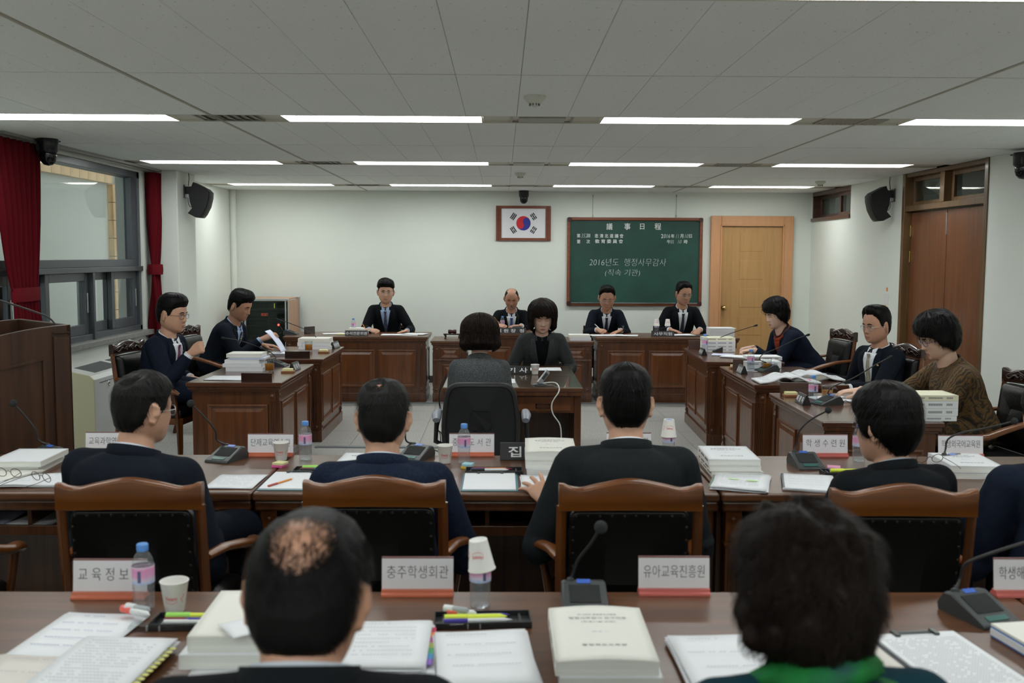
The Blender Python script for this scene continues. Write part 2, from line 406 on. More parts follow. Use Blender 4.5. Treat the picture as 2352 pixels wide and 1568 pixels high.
for z in (1.66, 1.91, .5): obj('hinge', MB().lathe([(.008, 0), (.008, .11)], 10).box(-.004, -.03, 0, .004, .012, .11), BRASS, d2, loc=(.055, 9.872, z-.055))
obj('flush_bolt', MB().box(.05, 9.065, 1.86, .06, 9.085, 2.06), METAL, d2)
# ------------------------------------------------------------ far transom window right
w = struct('window_2', MB().box(0, T0, TZ, .14, T0+.03, ZC).box(0, T1-.03, TZ, .14, T1, ZC).box(-.02, T0, TZ-.03, .14, T1, TZ+.012).box(0, T0+.03, ZC-.05, .14, T1-.03, ZC), WINW, loc=(XR, 0, 0), bevel=.003)
for a, b in ((T0+.03, 11.98), (11.94, T1-.03)):
    sx = .05 if a < 11.9 else .09
    sa = obj('window_sash', MB().box(sx, a, TZ+.012, sx+.03, a+.05, ZC-.05).box(sx, b-.05, TZ+.012, sx+.03, b, ZC-.05).box(sx, a+.05, TZ+.012, sx+.03, b-.05, TZ+.055).box(sx, a+.05, ZC-.09, sx+.03, b-.05, ZC-.05), WINW, w, bevel=.002)
    obj('pane', MB().box(sx+.013, a+.05, TZ+.055, sx+.017, b-.05, ZC-.09), GLASS, sa)
# ------------------------------------------------------------ left window
w = struct('window_1', MB().box(-.15, WY0, WZ0, -.02, WY0+.05, WZ1).box(-.15, WY1-.06, WZ0, -.02, WY1, WZ1).box(-.15, WY0, WZ0, -.02, WY1, WZ0+.05).box(-.15, WY0, WZ1-.06, -.02, WY1, WZ1)
           .box(-.15, WY0, 1.49, 0.0, WY1, 1.535).box(-.15, WY0, 1.535, -.03, WY1, 1.60).box(-.15, 8.52, WZ0, -.005, 8.56, 1.50), GALU, loc=(XL, 0, 0), bevel=.004)
obj('pane', MB().box(-.09, WY0+.05, 1.60, -.084, WY1-.06, WZ1-.06), GLASS, w)
bead = MB(); 
for y in (9.5,): bead.box(-.08, y, 1.6, -.03, y+.14, 2.37)
obj('glazing_bead', bead, GALU, w, bevel=.003)
for a, b, sx in ((6.45, 7.2, -.05), (7.1, 7.8, -.10), (7.72, 8.52, -.05), (8.56, 9.12, -.10), (9.03, 9.64, -.05)):
    q = .07
    sa = obj('window_sash', MB().box(sx-.04, a, .97, sx, a+q, 1.49).box(sx-.04, b-q, .97, sx, b, 1.49).box(sx-.04, a+q, .97, sx, b-q, 1.055).box(sx-.04, a+q, 1.42, sx, b-q, 1.49), GALU, w, bevel=.004)
    obj('pane', MB().box(sx-.022, a+q, 1.055, sx-.018, b-q, 1.42), GLASS, sa)
    obj('handle', MB().box(sx, b-.045, 1.15, sx+.012, b-.025, 1.32), METAL, sa, bevel=.003)
obj('window_sill', MB().box(-.02, WY0-.05, .875, .075, WY1+.10, .92), mat('stone_sill', (.22, .22, .21), .45, noise_amt=.25, noise_scale=60), w, bevel=.004)
# ------------------------------------------------------------ outside: rendered wall framed with glazed brick, each brick a piece
ew = struct('wall_outside', MB().box(-5.6, 5.5, -.5, -5.5, 20, 5), mat('outside_render', (.56, .58, .53), .8))
BR = mat('glazed_yellow_brick', (.70, .46, .22), .35, noise_amt=.15, noise_scale=6)
bm1 = MB().box(0, 0, 0, .10, .262, .46).mesh('brick'); bm1.materials.append(BR)
for i in range(11):
    o = bpy.data.objects.new('brick', bm1); COL.objects.link(o); o.parent = ew; o.location = (-5.53, 11.1+i*.27, 2.62+rnd.uniform(0, .004))
BR2 = mat('glazed_pale_brick', (.70, .53, .30), .35, noise_amt=.12, noise_scale=6)
for c, (y_, z_, m_) in enumerate(((14.05, -.13, BR), (14.35, -.02, BR2))):
    bm2 = MB().box(0, 0, 0, .11, .288, .243).mesh('brick'); bm2.materials.append(m_)
    for i in range(11+c):
        o = bpy.data.objects.new('brick', bm2); COL.objects.link(o); o.parent = ew; o.location = (-5.53+.02*c, y_, z_+i*.25)
struct('ground', MB().box(-12, -5, -.6, XL-.25, 22, -.5), mat('outside_ground', (.3, .3, .3), .9))
# ============================================================ DESKS
def ring_panel(mb, x0, z0, x1, z1, y, s=1):
    """raised and fielded panel standing off a board whose face is at y (towards -y)"""
    def rect(i, yy): return [(x0+i, yy, z0+i), (x1-i, yy, z0+i), (x1-i, yy, z1-i), (x0+i, yy, z1-i)]
    prof = [(0, y), (0, y-.012*s), (.010, y-.014*s), (.022, y-.004*s), (.030, y-.002*s), (.055, y-.008*s)]
    rings = [rect(i, yy) for i, yy in prof]
    vs = [p for r in rings for p in r]; fs = []
    for i in range(len(rings)-1):
        for k in range(4):
            j = (k+1) % 4; fs.append((i*4+k, i*4+j, (i+1)*4+j, (i+1)*4+k))
    n = (len(rings)-1)*4; fs.append((n, n+1, n+2, n+3)); mb.add(vs, fs); return mb
def place(mb, M):
    mb.v = [M @ v for v in mb.v]; return mb
def pilaster(x, y, h0, h1, w=.05):
    mb = MB(); mb.box(x-w/2, y-.010, h0, x+w/2, y+.002, h1)
    for z in (h1-.035, h0+.035):
        mb.lathe([(.014, 0), (.014, .004), (.008, .002), (.005, .006), (0, .007)], 12, Matrix.Translation((x, y-.010, z)) @ Matrix.Rotation(PI/2, 4, 'X'))
    for k in (-1, 0, 1): mb.tube([(x+k*.012, y-.011, h0+.075), (x+k*.012, y-.011, h1-.075)], .004, 6)
    mb.box(x-w/2-.002, y-.013, h1-.072, x+w/2+.002, y, h1-.066); mb.box(x-w/2-.002, y-.013, h0+.066, x+w/2+.002, y, h0+.072)
    return mb
def panel_desk(label, loc, rz, W, D, H=.74, nf=2, cat='desk', group=None, drawer=False, topm=None, name='panelled_desk'):
    t = thing(name, label, cat, loc, rz, group)
    obj('desk_top', MB().box(-W/2, -D/2, H-.030, W/2, D/2, H), topm or DESKT, t, bevel=.006)
    obj('edge_moulding', MB().box(-W/2+.010, -D/2+.010, H-.052, W/2-.010, D/2-.010, H-.030).box(-W/2+.022, -D/2+.022, H-.066, W/2-.022, D/2-.022, H-.052), DESK, t, bevel=.004)
    w, d = W/2-.035, D/2-.035
    obj('front_board', MB().box(-w, -d, .10, w, -d+.022, H-.066), DESK, t)
    for s in (-1, 1):
        obj('side_board', MB().box(s*w, -d+.022, .10, s*(w-.022), d, H-.066), DESK, t)
    obj('plinth', MB().box(-w-.014, -d-.014, 0, w+.014, -d+.03, .10).box(-w-.014, -d+.03, 0, -w+.03, d, .10).box(w-.03, -d+.03, 0, w+.014, d, .10), DESK, t, bevel=.005)
    px = .075
    for s in (-1, 1):
        obj('pilaster', pilaster(s*(w-.035), -d, .10, H-.066), DESK, t)
        q = pilaster(-d+.035, 0, .10, H-.066)
        place(q, Matrix.Translation((s*w, 0, 0)) @ Matrix.Rotation(s*PI/2, 4, 'Z') if s == 1 else Matrix.Translation((-w, 0, 0)) @ Matrix.Rotation(-PI/2, 4, 'Z') @ Matrix.Diagonal((-1, 1, 1, 1)))
        obj('pilaster', q, DESK, t)
        e = MB(); ring_panel(e, -d+.11, .17, d-.07, H-.16, 0)
        place(e, Matrix.Translation((s*w, 0, 0)) @ Matrix.Rotation(s*PI/2, 4, 'Z'))
        obj('side_panel', e, DESKP, t)
    ins = 2*(w-px)/nf
    top = H-.15
    if drawer:
        obj('drawer', ring_panel(MB(), -w+px, H-.20, w-px, H-.085, -d, .7), DESKP, t)
        obj('drawer_rail', MB().box(-w-.005, -d-.018, H-.232, w+.005, -d, H-.212), DESK, t, bevel=.004); top = H-.27
    for k in range(nf):
        a = -w+px+k*ins+.022; b = a+ins-.044
        obj('front_panel', ring_panel(MB(), a, .17, b, top, -d), DESKP, t)
    return t
# back row behind which the committee staff sit
panel_desk('long panelled desk at the back left, black plate of six characters on it', (-1.64, 11.48, 0), 0, 1.62, .7, nf=3, group='desks along the back wall')
panel_desk('long panelled desk in front of the chalkboard and oak door', (1.87, 11.48, 0), 0, 1.62, .7, nf=3, group='desks along the back wall')
panel_desk('raised middle desk where the chairman sits with his nameplate', (.125, 11.50, 0), 0, .97, .66, H=.775, nf=2, group='desks along the back wall')
panel_desk('low side cabinet with drawer left of the chairman, carrying the gavel stand', (-.585, 11.46, 0), 0, .43, .62, H=.695, nf=1, drawer=True, cat='cabinet', name='side_cabinet', group='low cabinets beside the raised desk')
panel_desk('low side cabinet with drawer right of the chairman, carrying a white book stack', (.83, 11.46, 0), 0, .43, .62, H=.695, nf=1, drawer=True, cat='cabinet', name='side_cabinet', group='low cabinets beside the raised desk')
# side desks: front faces the aisle
panel_desk('near left side desk of the bespectacled man with the purple tie', (-1.91, 7.68, 0), PI/2, 1.24, .68, group='left side desks', topm=DESKTY)
panel_desk('far left side desk where the man lifts a sheet of paper', (-1.905, 9.29, 0), PI/2, 1.20, .68, group='left side desks', topm=DESKTY)
panel_desk('far right side desk of the woman with the orange scarf', (2.135, 9.22, 0), -PI/2-.03, 1.30, .68, group='right side desks', topm=DESKTY)
panel_desk('middle right side desk with open books lying over its edge', (2.15, 7.63, 0), -PI/2-.012, 1.20, .68, group='right side desks', topm=DESKTY)
panel_desk('nearest right side desk of the woman in the paisley jacket', (2.13, 6.03, 0), -PI/2-.015, 1.18, .68, group='right side desks', topm=DESKTY)

# recorder tables with a glass plate, back to back
RGL = thin_glass('table_glass_plate', (.90, .95, .93), 1.5)
def office_table(label, loc, rz):
    t = thing('office_table', label, 'table', loc, rz, 'stenographers tables')
    W, D, H = .98, .71, .733
    obj('table_top', MB().box(-W/2, -D/2, H-.028, W/2, D/2, H), DESKT, t, bevel=.004)
    obj('glass_plate', MB().box(-W/2+.004, -D/2+.004, H, W/2-.004, D/2-.004, H+.005), RGL, t)
    obj('edge_band', MB().box(-W/2+.004, -D/2+.004, H-.055, W/2-.004, D/2-.004, H-.028), DESK, t, bevel=.003)
    for s in (-1, 1): obj('side_board', MB().box(s*(W/2-.012), -D/2+.03, .0, s*(W/2-.06), D/2-.03, H-.055), DESK, t, bevel=.003)
    obj('modesty_board', MB().box(-W/2+.06, D/2-.06, .12, W/2-.06, D/2-.04, H-.055), DESK, t)
    obj('apron', MB().box(-W/2+.06, -D/2+.045, H-.18, W/2-.06, -D/2+.065, H-.055), DESKP, t)
    for x in (-.21, .21):
        dr = obj('drawer', MB().box(x-.195, -D/2+.032, H-.165, x+.195, -D/2+.045, H-.068), DESKP, t, bevel=.003)
        obj('handle', MB().box(x-.05, -D/2+.026, H-.122, x+.05, -D/2+.033, H-.114).box(x-.05, -D/2+.026, H-.145, x+.05, -D/2+.033, H-.137).box(x-.05, -D/2+.026, H-.145, x-.042, -D/2+.033, H-.114).box(x+.042, -D/2+.026, H-.145, x+.05, -D/2+.033, H-.114), DARKW, dr)
    return t
office_table('nearer glass-topped table with drawers and a kneehole, behind the woman with her back turned', (.08, 7.225, 0), 0)
office_table('farther glass-topped table where the facing woman sits, paper lying on it', (.08, 7.945, 0), PI)

# conference tables
def fluted_leg(x, y, h):
    mb = MB(); w = .035
    mb.box(x-w, y-w, .0, x+w, y+w, .06); mb.box(x-w+.006, y-w+.006, .06, x+w-.006, y+w-.006, h-.14)
    mb.box(x-w, y-w, h-.14, x+w, y+w, h-.13); mb.box(x-w+.004, y-w+.004, h-.13, x+w-.004, y+w-.004, h)
    for sgn in (-1, 1):
        for k in (-1, 0, 1): mb.tube([(x+k*.016, y+sgn*(w-.006), .08), (x+k*.016, y+sgn*(w-.006), h-.15)], .005, 6)
        for k in range(8):
            a = PI*k/7; mb.tube([(x, y+sgn*(w-.003), h-.125), (x+.024*math.cos(a), y+sgn*(w-.003), h-.125+.024*math.sin(a)+.01)], .004, 5)
        mb.lathe([(.012, 0), (.008, .005), (0, .006)], 10, Matrix.Translation((x, y+sgn*(w-.004), h-.035)) @ Matrix.Rotation(-sgn*PI/2, 4, 'X'))
    return mb
def conf_table(label, x0, x1, y0, y1, group):
    t = thing('conference_table', label, 'table', ((x0+x1)/2, (y0+y1)/2, 0), 0, group)
    W, D, H = x1-x0, y1-y0, .74
    obj('table_top', MB().box(-W/2, -D/2, H-.035, W/2, D/2, H), DESKT, t, bevel=.010, seg=3)
    obj('edge_moulding', MB().box(-W/2+.004, -D/2+.012, H-.075, W/2-.004, D/2-.012, H-.035), DESK, t, bevel=.008)
    for sx in (-1, 1):
        for sy in (-1, 1): obj('leg', fluted_leg(sx*(W/2-.055), sy*(D/2-.065), H-.075), CHAIRWZ, t)
        obj('side_rail', MB().box(sx*(W/2-.002), -D/2+.1, .03, sx*(W/2-.018), D/2-.04, H-.075), DESK, t)
    obj('under_shelf', MB().box(-W/2+.066, -D/2+.10, .555, W/2-.066, D/2-.06, .573), DESK, t)
    obj('shelf_edge', MB().box(-W/2+.066, -D/2+.085, .548, W/2-.066, -D/2+.10, .588), DESKP, t, bevel=.003)
    obj('modesty_board', MB().box(-W/2+.066, D/2-.06, .1, W/2-.066, D/2-.04, H-.075), DESK, t)
    for k in (-1, 0, 1): obj('shelf_divider', MB().box(k*W/4-.008, -D/2+.12, .573, k*W/4+.008, D/2-.06, H-.075), DESK, t)
    return t
gm = 'middle row conference tables'; gf = 'front row conference tables'
conf_table('middle row table at the far left, partly hidden by the seated man with glasses', -2.77, -.96, 3.765, 4.50, gm)
conf_table('middle row table in the centre with a clipboard and pencil tray', -.955, .845, 3.765, 4.50, gm)
conf_table('middle row table at the right with papers marked green', .853, 2.66, 3.765, 4.50, gm)
conf_table('front row table at the left under the cream papers', -2.22, -.42, 1.925, 2.645, gf)
conf_table('front row table in the centre between the two nearest heads', -.414, 1.386, 1.925, 2.645, gf)
conf_table('front row table at the right edge under the clipboard', 1.392, 3.19, 1.925, 2.645, gf)

# ============================================================ CHAIRS
def armchair(label, loc, rz, group, crest=None):
    """wood frame armchair, faces +y"""
    t = thing('armchair', label, 'chair', loc, rz, group)
    w = .245; tilt = .12
    def bk(z): return -.24 - (z-.45)*tilt
    # crest rail with a wavy top
    n = 28; top = []; 
    for i in range(n+1):
        u = -1+2*i/n; x = u*w
        zt = .968 + .024*math.exp(-(u/.42)**2) + (.006 if abs(u) > .9 else 0) - .008*math.exp(-((abs(u)-.7)/.15)**2)
        top.append((x, zt))
    rings = []
    for x, zt in top:
        zb = .885 + .006*math.cos(x/w*PI/2)
        y0 = bk(.92)+.02*(1-(x/w)**2)*-.6
        c = .008
        rings.append([(x, y0-.018, zb), (x, y0-.020, zt-c), (x, y0-.012, zt), (x, y0+.012, zt), (x, y0+.020, zt-c), (x, y0+.018, zb)])
    obj('crest_rail', MB().loft(rings, smooth=True), crest or CHAIRW, t, bevel=.003)
    # carving on the front of the crest
    cv = MB()
    for s in (-1, 1):
        pts = []
        for k in range(22):
            a = k/21*2.6*PI; r = .022*(1-k/26)
            pts.append((s*(.045+r*math.cos(a)), bk(.93)+.020-.010*0, .928+r*math.sin(a)*.8))
        cv.tube(pts, .0045, 6)
        pts = [(s*(.08+.025*k), bk(.93)+.019, .925+.014*math.sin(k*1.3)) for k in range(6)]
        cv.tube(pts, [.006, .008, .005, .008, .005, .003], 6)
        cv.tube([(s*.02, bk(.95)+.02, .945), (s*.08, bk(.95)+.02, .965), (s*.16, bk(.95)+.018, .945), (s*.215, bk(.94)+.014, .930)], .004, 6)
    cv.ball((0, bk(.93)+.018, .935), .016, 10, 8)
    obj('carving', cv, DARKW, t)
    for s in (-1, 1):
        obj('back_post', MB().tube([(s*.232, bk(.45)+.02, .40), (s*.236, bk(.7), .70), (s*.235, bk(.9), .90)], [.022, .020, .019], 4, smooth=False), CHAIRWZ, t, bevel=.004)
        obj('rear_leg', MB().tube([(s*.232, -.25, .44), (s*.235, -.28, .22), (s*.24, -.34, 0)], [.026, .022, .018], 4, smooth=False), CHAIRWZ, t, bevel=.003)
        obj('front_leg', MB().tube([(s*.235, .22, .42), (s*.24, .225, .2), (s*.235, .22, 0)], [.030, .024, .018], 4, smooth=False), CHAIRWZ, t, bevel=.003)
        arm = [(s*.240, bk(.70)+.01, .715), (s*.262, -.10, .700), (s*.290, .04, .670), (s*.300, .14, .640), (s*.292, .21, .632), (s*.285, .245, .612)]
        obj('armrest', MB().tube(arm, [.020, .026, .030, .031, .032, .020], 10, flat=.6), CHAIRW, t)
        obj('arm_support', MB().tube([(s*.285, .20, .62), (s*.265, .21, .52), (s*.240, .21, .40)], [.018, .016, .02], 8), CHAIRWZ, t)
    obj('seat_rail', MB().box(-.24, -.25, .375, .24, .245, .425), CHAIRW, t, bevel=.006)
    sp = fillet([(-.235, -.22), (.235, -.22), (.25, .25), (-.25, .25)], .05)
    rg = []
    for z, k in ((.425, .98), (.445, 1.0), (.475, .99), (.495, .93), (.505, .75)): rg.append([(x*k, y*k, z) for x, y in sp])
    obj('seat', MB().loft(rg), LEATHER, t)
    # padded back, front and rear skins
    pf = fillet([(-.205, .49), (.205, .49), (.205, .884), (-.205, .884)], .03)
    rg = [[(x*k, bk(z)+o, .68+(z-.68)*k) for x, z in pf] for o, k in ((.0, 1), (.03, .99), (.05, .93), (.06, .75), (.063, .3))]
    obj('back_cushion', MB().loft(rg), LEATHER, t)
    rg = [[(x*k, bk(z)-o, .68+(z-.68)*k) for x, z in pf] for o, k in ((.0, 1.0), (.010, .995), (.013, .96), (.008, .90), (.010, .4))]
    obj('back_lining', MB().loft(rg), LEATHER, t)
    st = MB()
    nails = [(-.185+.0411*k, .868) for k in range(10)]+[(s*.195, .83-.045*k) for s in (-1, 1) for k in range(7)]
    for x, z in nails:
        st.ball((x, bk(z)-.013, z), .0055, 8, 6)
    obj('upholstery_nails', st, mat('nail_bronze', (.035, .03, .026), .45, metal=.6), t)
    return t
GBC = []
_arm = armchair
def armchair(label, loc, rz, group):
    t = _arm(label, loc, rz, group, None if group == gb else DARKW)
    if group == gb: t.scale = (.915, 1, .967)
    elif group != gs: t.scale = (.86, 1, .80)
    return t
gb = 'armchairs of the middle row'; gs = 'armchairs behind the side desks'
armchair('lacquered armchair of the man with glasses at the left', (-1.165, 3.36, 0), .03, gb)
armchair('lacquered armchair with the teal sticker on its crest, second from the left', (-.40, 3.40, 0), .0, gb)
armchair('lacquered armchair of the man in charcoal reaching to his papers', (.405, 3.36, 0), .0, gb)
armchair('lacquered armchair of the black-haired man turning left', (1.245, 3.30, 0), -.02, gb)
armchair('lacquered armchair at the right edge holding the man in a navy jacket', (2.16, 3.36, 0), .0, gb)
armchair('empty lacquered armchair at the left edge, only its arm and seat in view', (-2.00, 3.30, 0), -.05, gb)
armchair('carved-crest armchair by the white radiator cover, nearest on the left', (-2.60, 7.66, 0), -PI/2-.12, gs)
armchair('carved-crest armchair behind the man lifting a sheet, farther on the left', (-2.66, 9.34, 0), -PI/2-.12, gs)
armchair('carved-crest armchair behind the woman with the orange scarf', (2.88, 9.15, 0), PI/2+.12, gs)
armchair('carved-crest armchair against the double door behind the man with a beige tie', (2.83, 7.58, 0), PI/2+.12, gs)
armchair('carved-crest armchair at the right edge behind the woman in paisley', (2.86, 5.85, 0), PI/2+.1, gs)
ga = 'armchairs of the back row'
for k, (x, l) in enumerate(((-1.34, 'behind the man with a plaid tie'), (.13, 'of the chairman, hidden behind his desk'), (1.24, 'under the man writing in front of the chalkboard'), (2.12, 'under the man seated beside the oak door'))):
    armchair('dark armchair at the back wall ' + l, (x, 12.22, 0), PI, ga)
armchair('armchair of the facing woman at the glass-topped tables', (.40, 8.62, 0), PI, 'armchair at the stenographers table')
# sticker on chair
tag(obj('inventory_sticker', MB().box(-.016, -.0006, -.018, .016, 0, .018), [mat('sticker_teal', (.10, .42, .38), .5)], loc=(-.585, 3.086, .905), rot=(.12, 0, 0)), 'small teal inventory sticker on the crest of the second armchair', 'sticker')
st = bpy.data.objects['inventory_sticker']
obj('sticker_seal', MB().lathe([(.012, 0), (.012, .0006)], 20, Matrix.Rotation(PI/2, 4, 'X')), mat('sticker_gold', (.55, .56, .40), .5), st, loc=(0, -.0008, 0))

def office_chair(label, loc, rz):
    t = thing('office_chair', label, 'chair', loc, rz)
    FAB = mat('black_mesh_fabric', (.012, .014, .015), .7, bump=.3, bump_scale=400)
    rg = []
    pf = fillet([(-.22, .42), (.22, .42), (.235, .62), (.20, .885), (-.20, .885), (-.235, .62)], .09, 6)
    def bk(z): return -.20-.10*(z-.45)
    rg = [[(x*k, bk(z)+o-.05*(1-(x/.235)**2), .65+(z-.65)*k) for x, z in pf] for o, k in ((.045, .6), (.042, .9), (.03, .98), (.01, 1.0), (-.005, .98), (-.010, .9), (-.010, .3))]
    obj('backrest', MB().loft(rg), FAB, t)
    rg = [[(x*k, bk(z)+o-.05*(1-(x/.235)**2), .65+(z-.65)*k) for x, z in pf] for o, k in ((.012, 1.03), (-.004, 1.04), (-.016, 1.0), (-.02, .93))]
    obj('back_shell', MB().loft(rg, cap=False), BLACKP, t)
    sp = fillet([(-.23, -.2), (.23, -.2), (.24, .25), (-.24, .25)], .08, 5)
    obj('seat', MB().loft([[(x*k, y*k, z) for x, y in sp] for z, k in ((.42, .93), (.44, 1), (.47, 1), (.49, .93), (.50, .6))]), FAB, t)
    obj('back_bracket', MB().tube([(0, -.08, .41), (0, -.24, .43), (0, bk(.6)-.07, .60)], .022, 8), BLACKP, t)
    for s in (-1, 1):
        obj('armrest', MB().tube([(s*.275, -.16, .64), (s*.28, -.05, .655), (s*.28, .14, .65)], [.022, .032, .026], 10, flat=.7), mat('grey_arm_plastic', (.20, .22, .26), .4), t)
        obj('arm_bracket', MB().tube([(s*.28, 0, .64), (s*.29, 0, .48), (s*.15, 0, .415)], .016, 8), BLACKP, t)
    obj('gas_column', MB().lathe([(.03, .10), (.03, .25), (.018, .25), (.018, .42)], 16), BLACKP, t)
    for k in range(5):
        a = 2*PI*k/5+.3; lg = obj('base_leg', MB().tube([(0, 0, .11), (.15*math.cos(a), .15*math.sin(a), .10), (.28*math.cos(a), .28*math.sin(a), .07)], [.028, .022, .016], 8), BLACKP, t)
        obj('caster', MB().lathe([(.025, -.02), (.027, -.01), (.027, .01), (.025, .02)], 14, Matrix.Translation((.28*math.cos(a), .28*math.sin(a), .027)) @ Matrix.Rotation(PI/2, 4, 'X')), BLACKP, lg)
    return t
office_chair('black swivel office chair of the woman with her back turned', (-.125, 6.22, 0), 0)

# ============================================================ LECTERN
LW = wood('lectern_wood', (.034, .012, .005), (.066, .025, .009), .4, axis='Z', coat=.08)
t = thing('lectern', 'tall brown wooden lectern at the left edge with a gooseneck microphone slot', 'lectern', (-2.16, 5.0, 0), math.atan2(-.72, -.69))
# local +x runs along the near side panel away from the front board, local -y runs along the front board (away from the viewer)
def zt(x): return 1.297-.02*x-.28*x*x
xs = [.62*k/10 for k in range(11)]
for y in (0, -.63):
    poly = [(x, zt(x)) for x in xs]+[(.62, 0), (0, 0)]
    obj('side_panel', MB().prism(poly, y, y+(.022 if y < 0 else -.022), 'Y'), LW, t, bevel=.003)
obj('front_board', MB().box(0, -.63, 0, .022, 0, 1.297), LW, t, bevel=.003)
obj('reading_board', MB().add([(.02, -.61, 1.17), (.60, -.61, 1.09), (.60, -.02, 1.09), (.02, -.02, 1.17), (.02, -.61, 1.15), (.60, -.61, 1.07), (.60, -.02, 1.07), (.02, -.02, 1.15)], [(0, 1, 2, 3), (7, 6, 5, 4), (0, 4, 5, 1), (1, 5, 6, 2), (2, 6, 7, 3), (3, 7, 4, 0)]), LW, t)
obj('corner_pilaster', MB().box(.012, 0, 0, .09, .014, 1.24).box(.012, 0, 1.255, .09, .018, 1.262), LW, t, bevel=.003)
q = MB(); q.box(.13, 0, .15, .145, .012, 1.13); q.box(.13, 0, .15, .58, .012, .165); q.box(.565, 0, .15, .58, .012, 1.05)
q.add([(.13, 0, 1.13), (.58, 0, 1.05), (.58, .012, 1.05), (.13, .012, 1.13), (.13, 0, 1.145), (.58, 0, 1.065), (.58, .012, 1.065), (.13, .012, 1.145)], [(0, 1, 2, 3), (7, 6, 5, 4), (0, 4, 5, 1), (1, 5, 6, 2), (2, 6, 7, 3), (3, 7, 4, 0)])
obj('panel_moulding', q, LW, t)
obj('plinth', MB().box(-.015, -.645, 0, .635, .015, .09), LW, t, bevel=.004)
p = on_y(128, 752, 5.05)
g = thing('gooseneck_microphone', 'thin gooseneck microphone rising from the brown lectern', 'microphone', (p.x, p.y, 1.20))
pts = [on_y(x, y, 5.05)-Vector((p.x, p.y, 1.20)) for x, y in ((127, 752), (125, 742), (118, 734), (103, 724), (60, 709), (10, 693), (-50, 672))]
pts = [Vector((pts[0].x, pts[0].y, -.04))]+pts
obj('gooseneck', MB().tube(pts, .0045, 8), BLACKP, g)
obj('foam_head', MB().ball(pts[-1], .016, 12, 8), FOAM, g)
for k, (a, b, col) in enumerate(((.08, .30, PAPER), (.16, .42, mat('pale_yellow_paper', (.80, .77, .45), .7)))):
    M = Matrix.Translation((-2.16, 5.0, 0)) @ Matrix.Rotation(math.atan2(-.72, -.69), 4, 'Z')
    mb = MB(); z = lambda x: 1.17-(x-.02)*(.08/.58)
    x0, x1 = .12+k*.16, .40+k*.16
    mb.add([(x0, -.55+k*.17, z(x0)+.004+k*.004), (x1, -.55+k*.17, z(x1)+.004+k*.004), (x1, -.28+k*.17, z(x1)+.004+k*.004), (x0, -.28+k*.17, z(x0)+.004+k*.004)], [(0, 1, 2, 3)], M)
    o = obj('paper_sheet', mb, col); s_ = o.modifiers.new('thick', 'SOLIDIFY'); s_.thickness = .001
    tag(o, ['white sheet lying on the lectern reading board', 'pale yellow sheet lying on the lectern reading board'][k], 'paper')

# ============================================================ WALL THINGS
# radiator cover (fan coil)
t = thing('fan_coil_unit', 'white floor-standing fan coil unit under the window', 'heater', (XL+.003, 7.79, 0), 0)
BEI = mat('aged_cream_steel', (.60, .58, .40), .5); WHS = mat('white_enamel', (.62, .64, .62), .4)
obj('casing', MB().prism([(0, .10), (.265, .10), (.265, .66), (.235, .69), (0, .74)], .02, 2.1, 'Y'), WHS, t, bevel=.004)
obj('end_cover', MB().prism([(0, .10), (.267, .10), (.267, .665), (.235, .695), (0, .745)], 0, .02, 'Y'), BEI, t)
obj('base', MB().box(.0, .01, 0, .24, 2.09, .10), mat('black_plinth', (.012, .012, .012), .6), t)
gr = MB()
for k in range(3):
    for i in range(26): gr.box(.03, .2+k*.62+i*.021, 0, .20, .2+k*.62+i*.021+.012, .004)
gr.v = [Vector((v.x, v.y, .738-(v.x)*.05/.235+v.z)) for v in gr.v]
o = obj('outlet_grille', gr, mat('grille_grey', (.12, .13, .13), .5), t)
kb = obj('door_lock', MB().lathe([(.020, 0), (.020, .006), (.012, .008), (.012, .004)], 16, Matrix.Translation((.265, .30, .60)) @ Matrix.Rotation(PI/2, 4, 'Y')), METAL, t)
obj('door_seam', MB().box(.2655, .12, .625, .267, 2.0, .630), MATS['grille_grey'], t)

# curtains: gathered cloth, tied at the waist
CUR = mat('crimson_curtain', (.095, .004, .008), .8, spec=.1, bump=.15, bump_scale=120)
def curtain(label, y0, y1, tie_y0, tie_y1, xs, ztop=2.455, tie_z=1.40, folds=9, zb=.02, bot=(0, 0), amp=.035):
    t = thing('curtain', label, 'curtain', (xs, (y0+y1)/2, 0), 0, 'crimson curtains at the window')
    n = folds*10; mzs = 40; rings = []; oy = (y0+y1)/2
    for k in range(mzs+1):
        z = ztop+(zb-ztop)*k/mzs
        if z >= tie_z:
            s_ = (z-tie_z)/(ztop-tie_z); s_ = s_**.75
            a, b = tie_y0+(y0-tie_y0)*s_, tie_y1+(y1-tie_y1)*s_
        else:
            s_ = min(1, (tie_z-z)/.5); s_ = s_*s_*(3-2*s_)
            a, b = tie_y0+(bot[0]-tie_y0)*s_, tie_y1+(bot[1]-tie_y1)*s_
        am = amp*(.35+.65*min(1, abs(z-tie_z)/.5))
        row = []
        for i in range(n+1):
            u = i/n
            y = a+(b-a)*u-oy; x = am*math.sin(u*folds*2*PI+.5*math.sin(z*2.3))+.012*noise.noise(Vector((u*7, z*2.2, 3)))
            row.append((x, y, z))
        rings.append(row)
    o = obj('cloth', MB().loft(rings, closed=False, cap=False), CUR, t); s_ = o.modifiers.new('t', 'SOLIDIFY'); s_.thickness = .003
    hb = MB().box(-.045, y0-oy, ztop-.11, .045, y1-oy, ztop-.005)
    band = MB(); m = 24
    rr = [[((amp*1.05+q)*math.cos(2*PI*i/m), (tie_y0+tie_y1)/2-oy+((tie_y1-tie_y0)/2+.012+q)*math.sin(2*PI*i/m), tie_z+dz) for i in range(m)] for dz, q in ((-.05, .0), (-.02, .004), (.02, .004), (.05, 0))]
    band.loft(rr, cap=False); obj('tie_band', band, mat('curtain_band', (.13, .007, .013), .8, spec=.1), t)
    return t
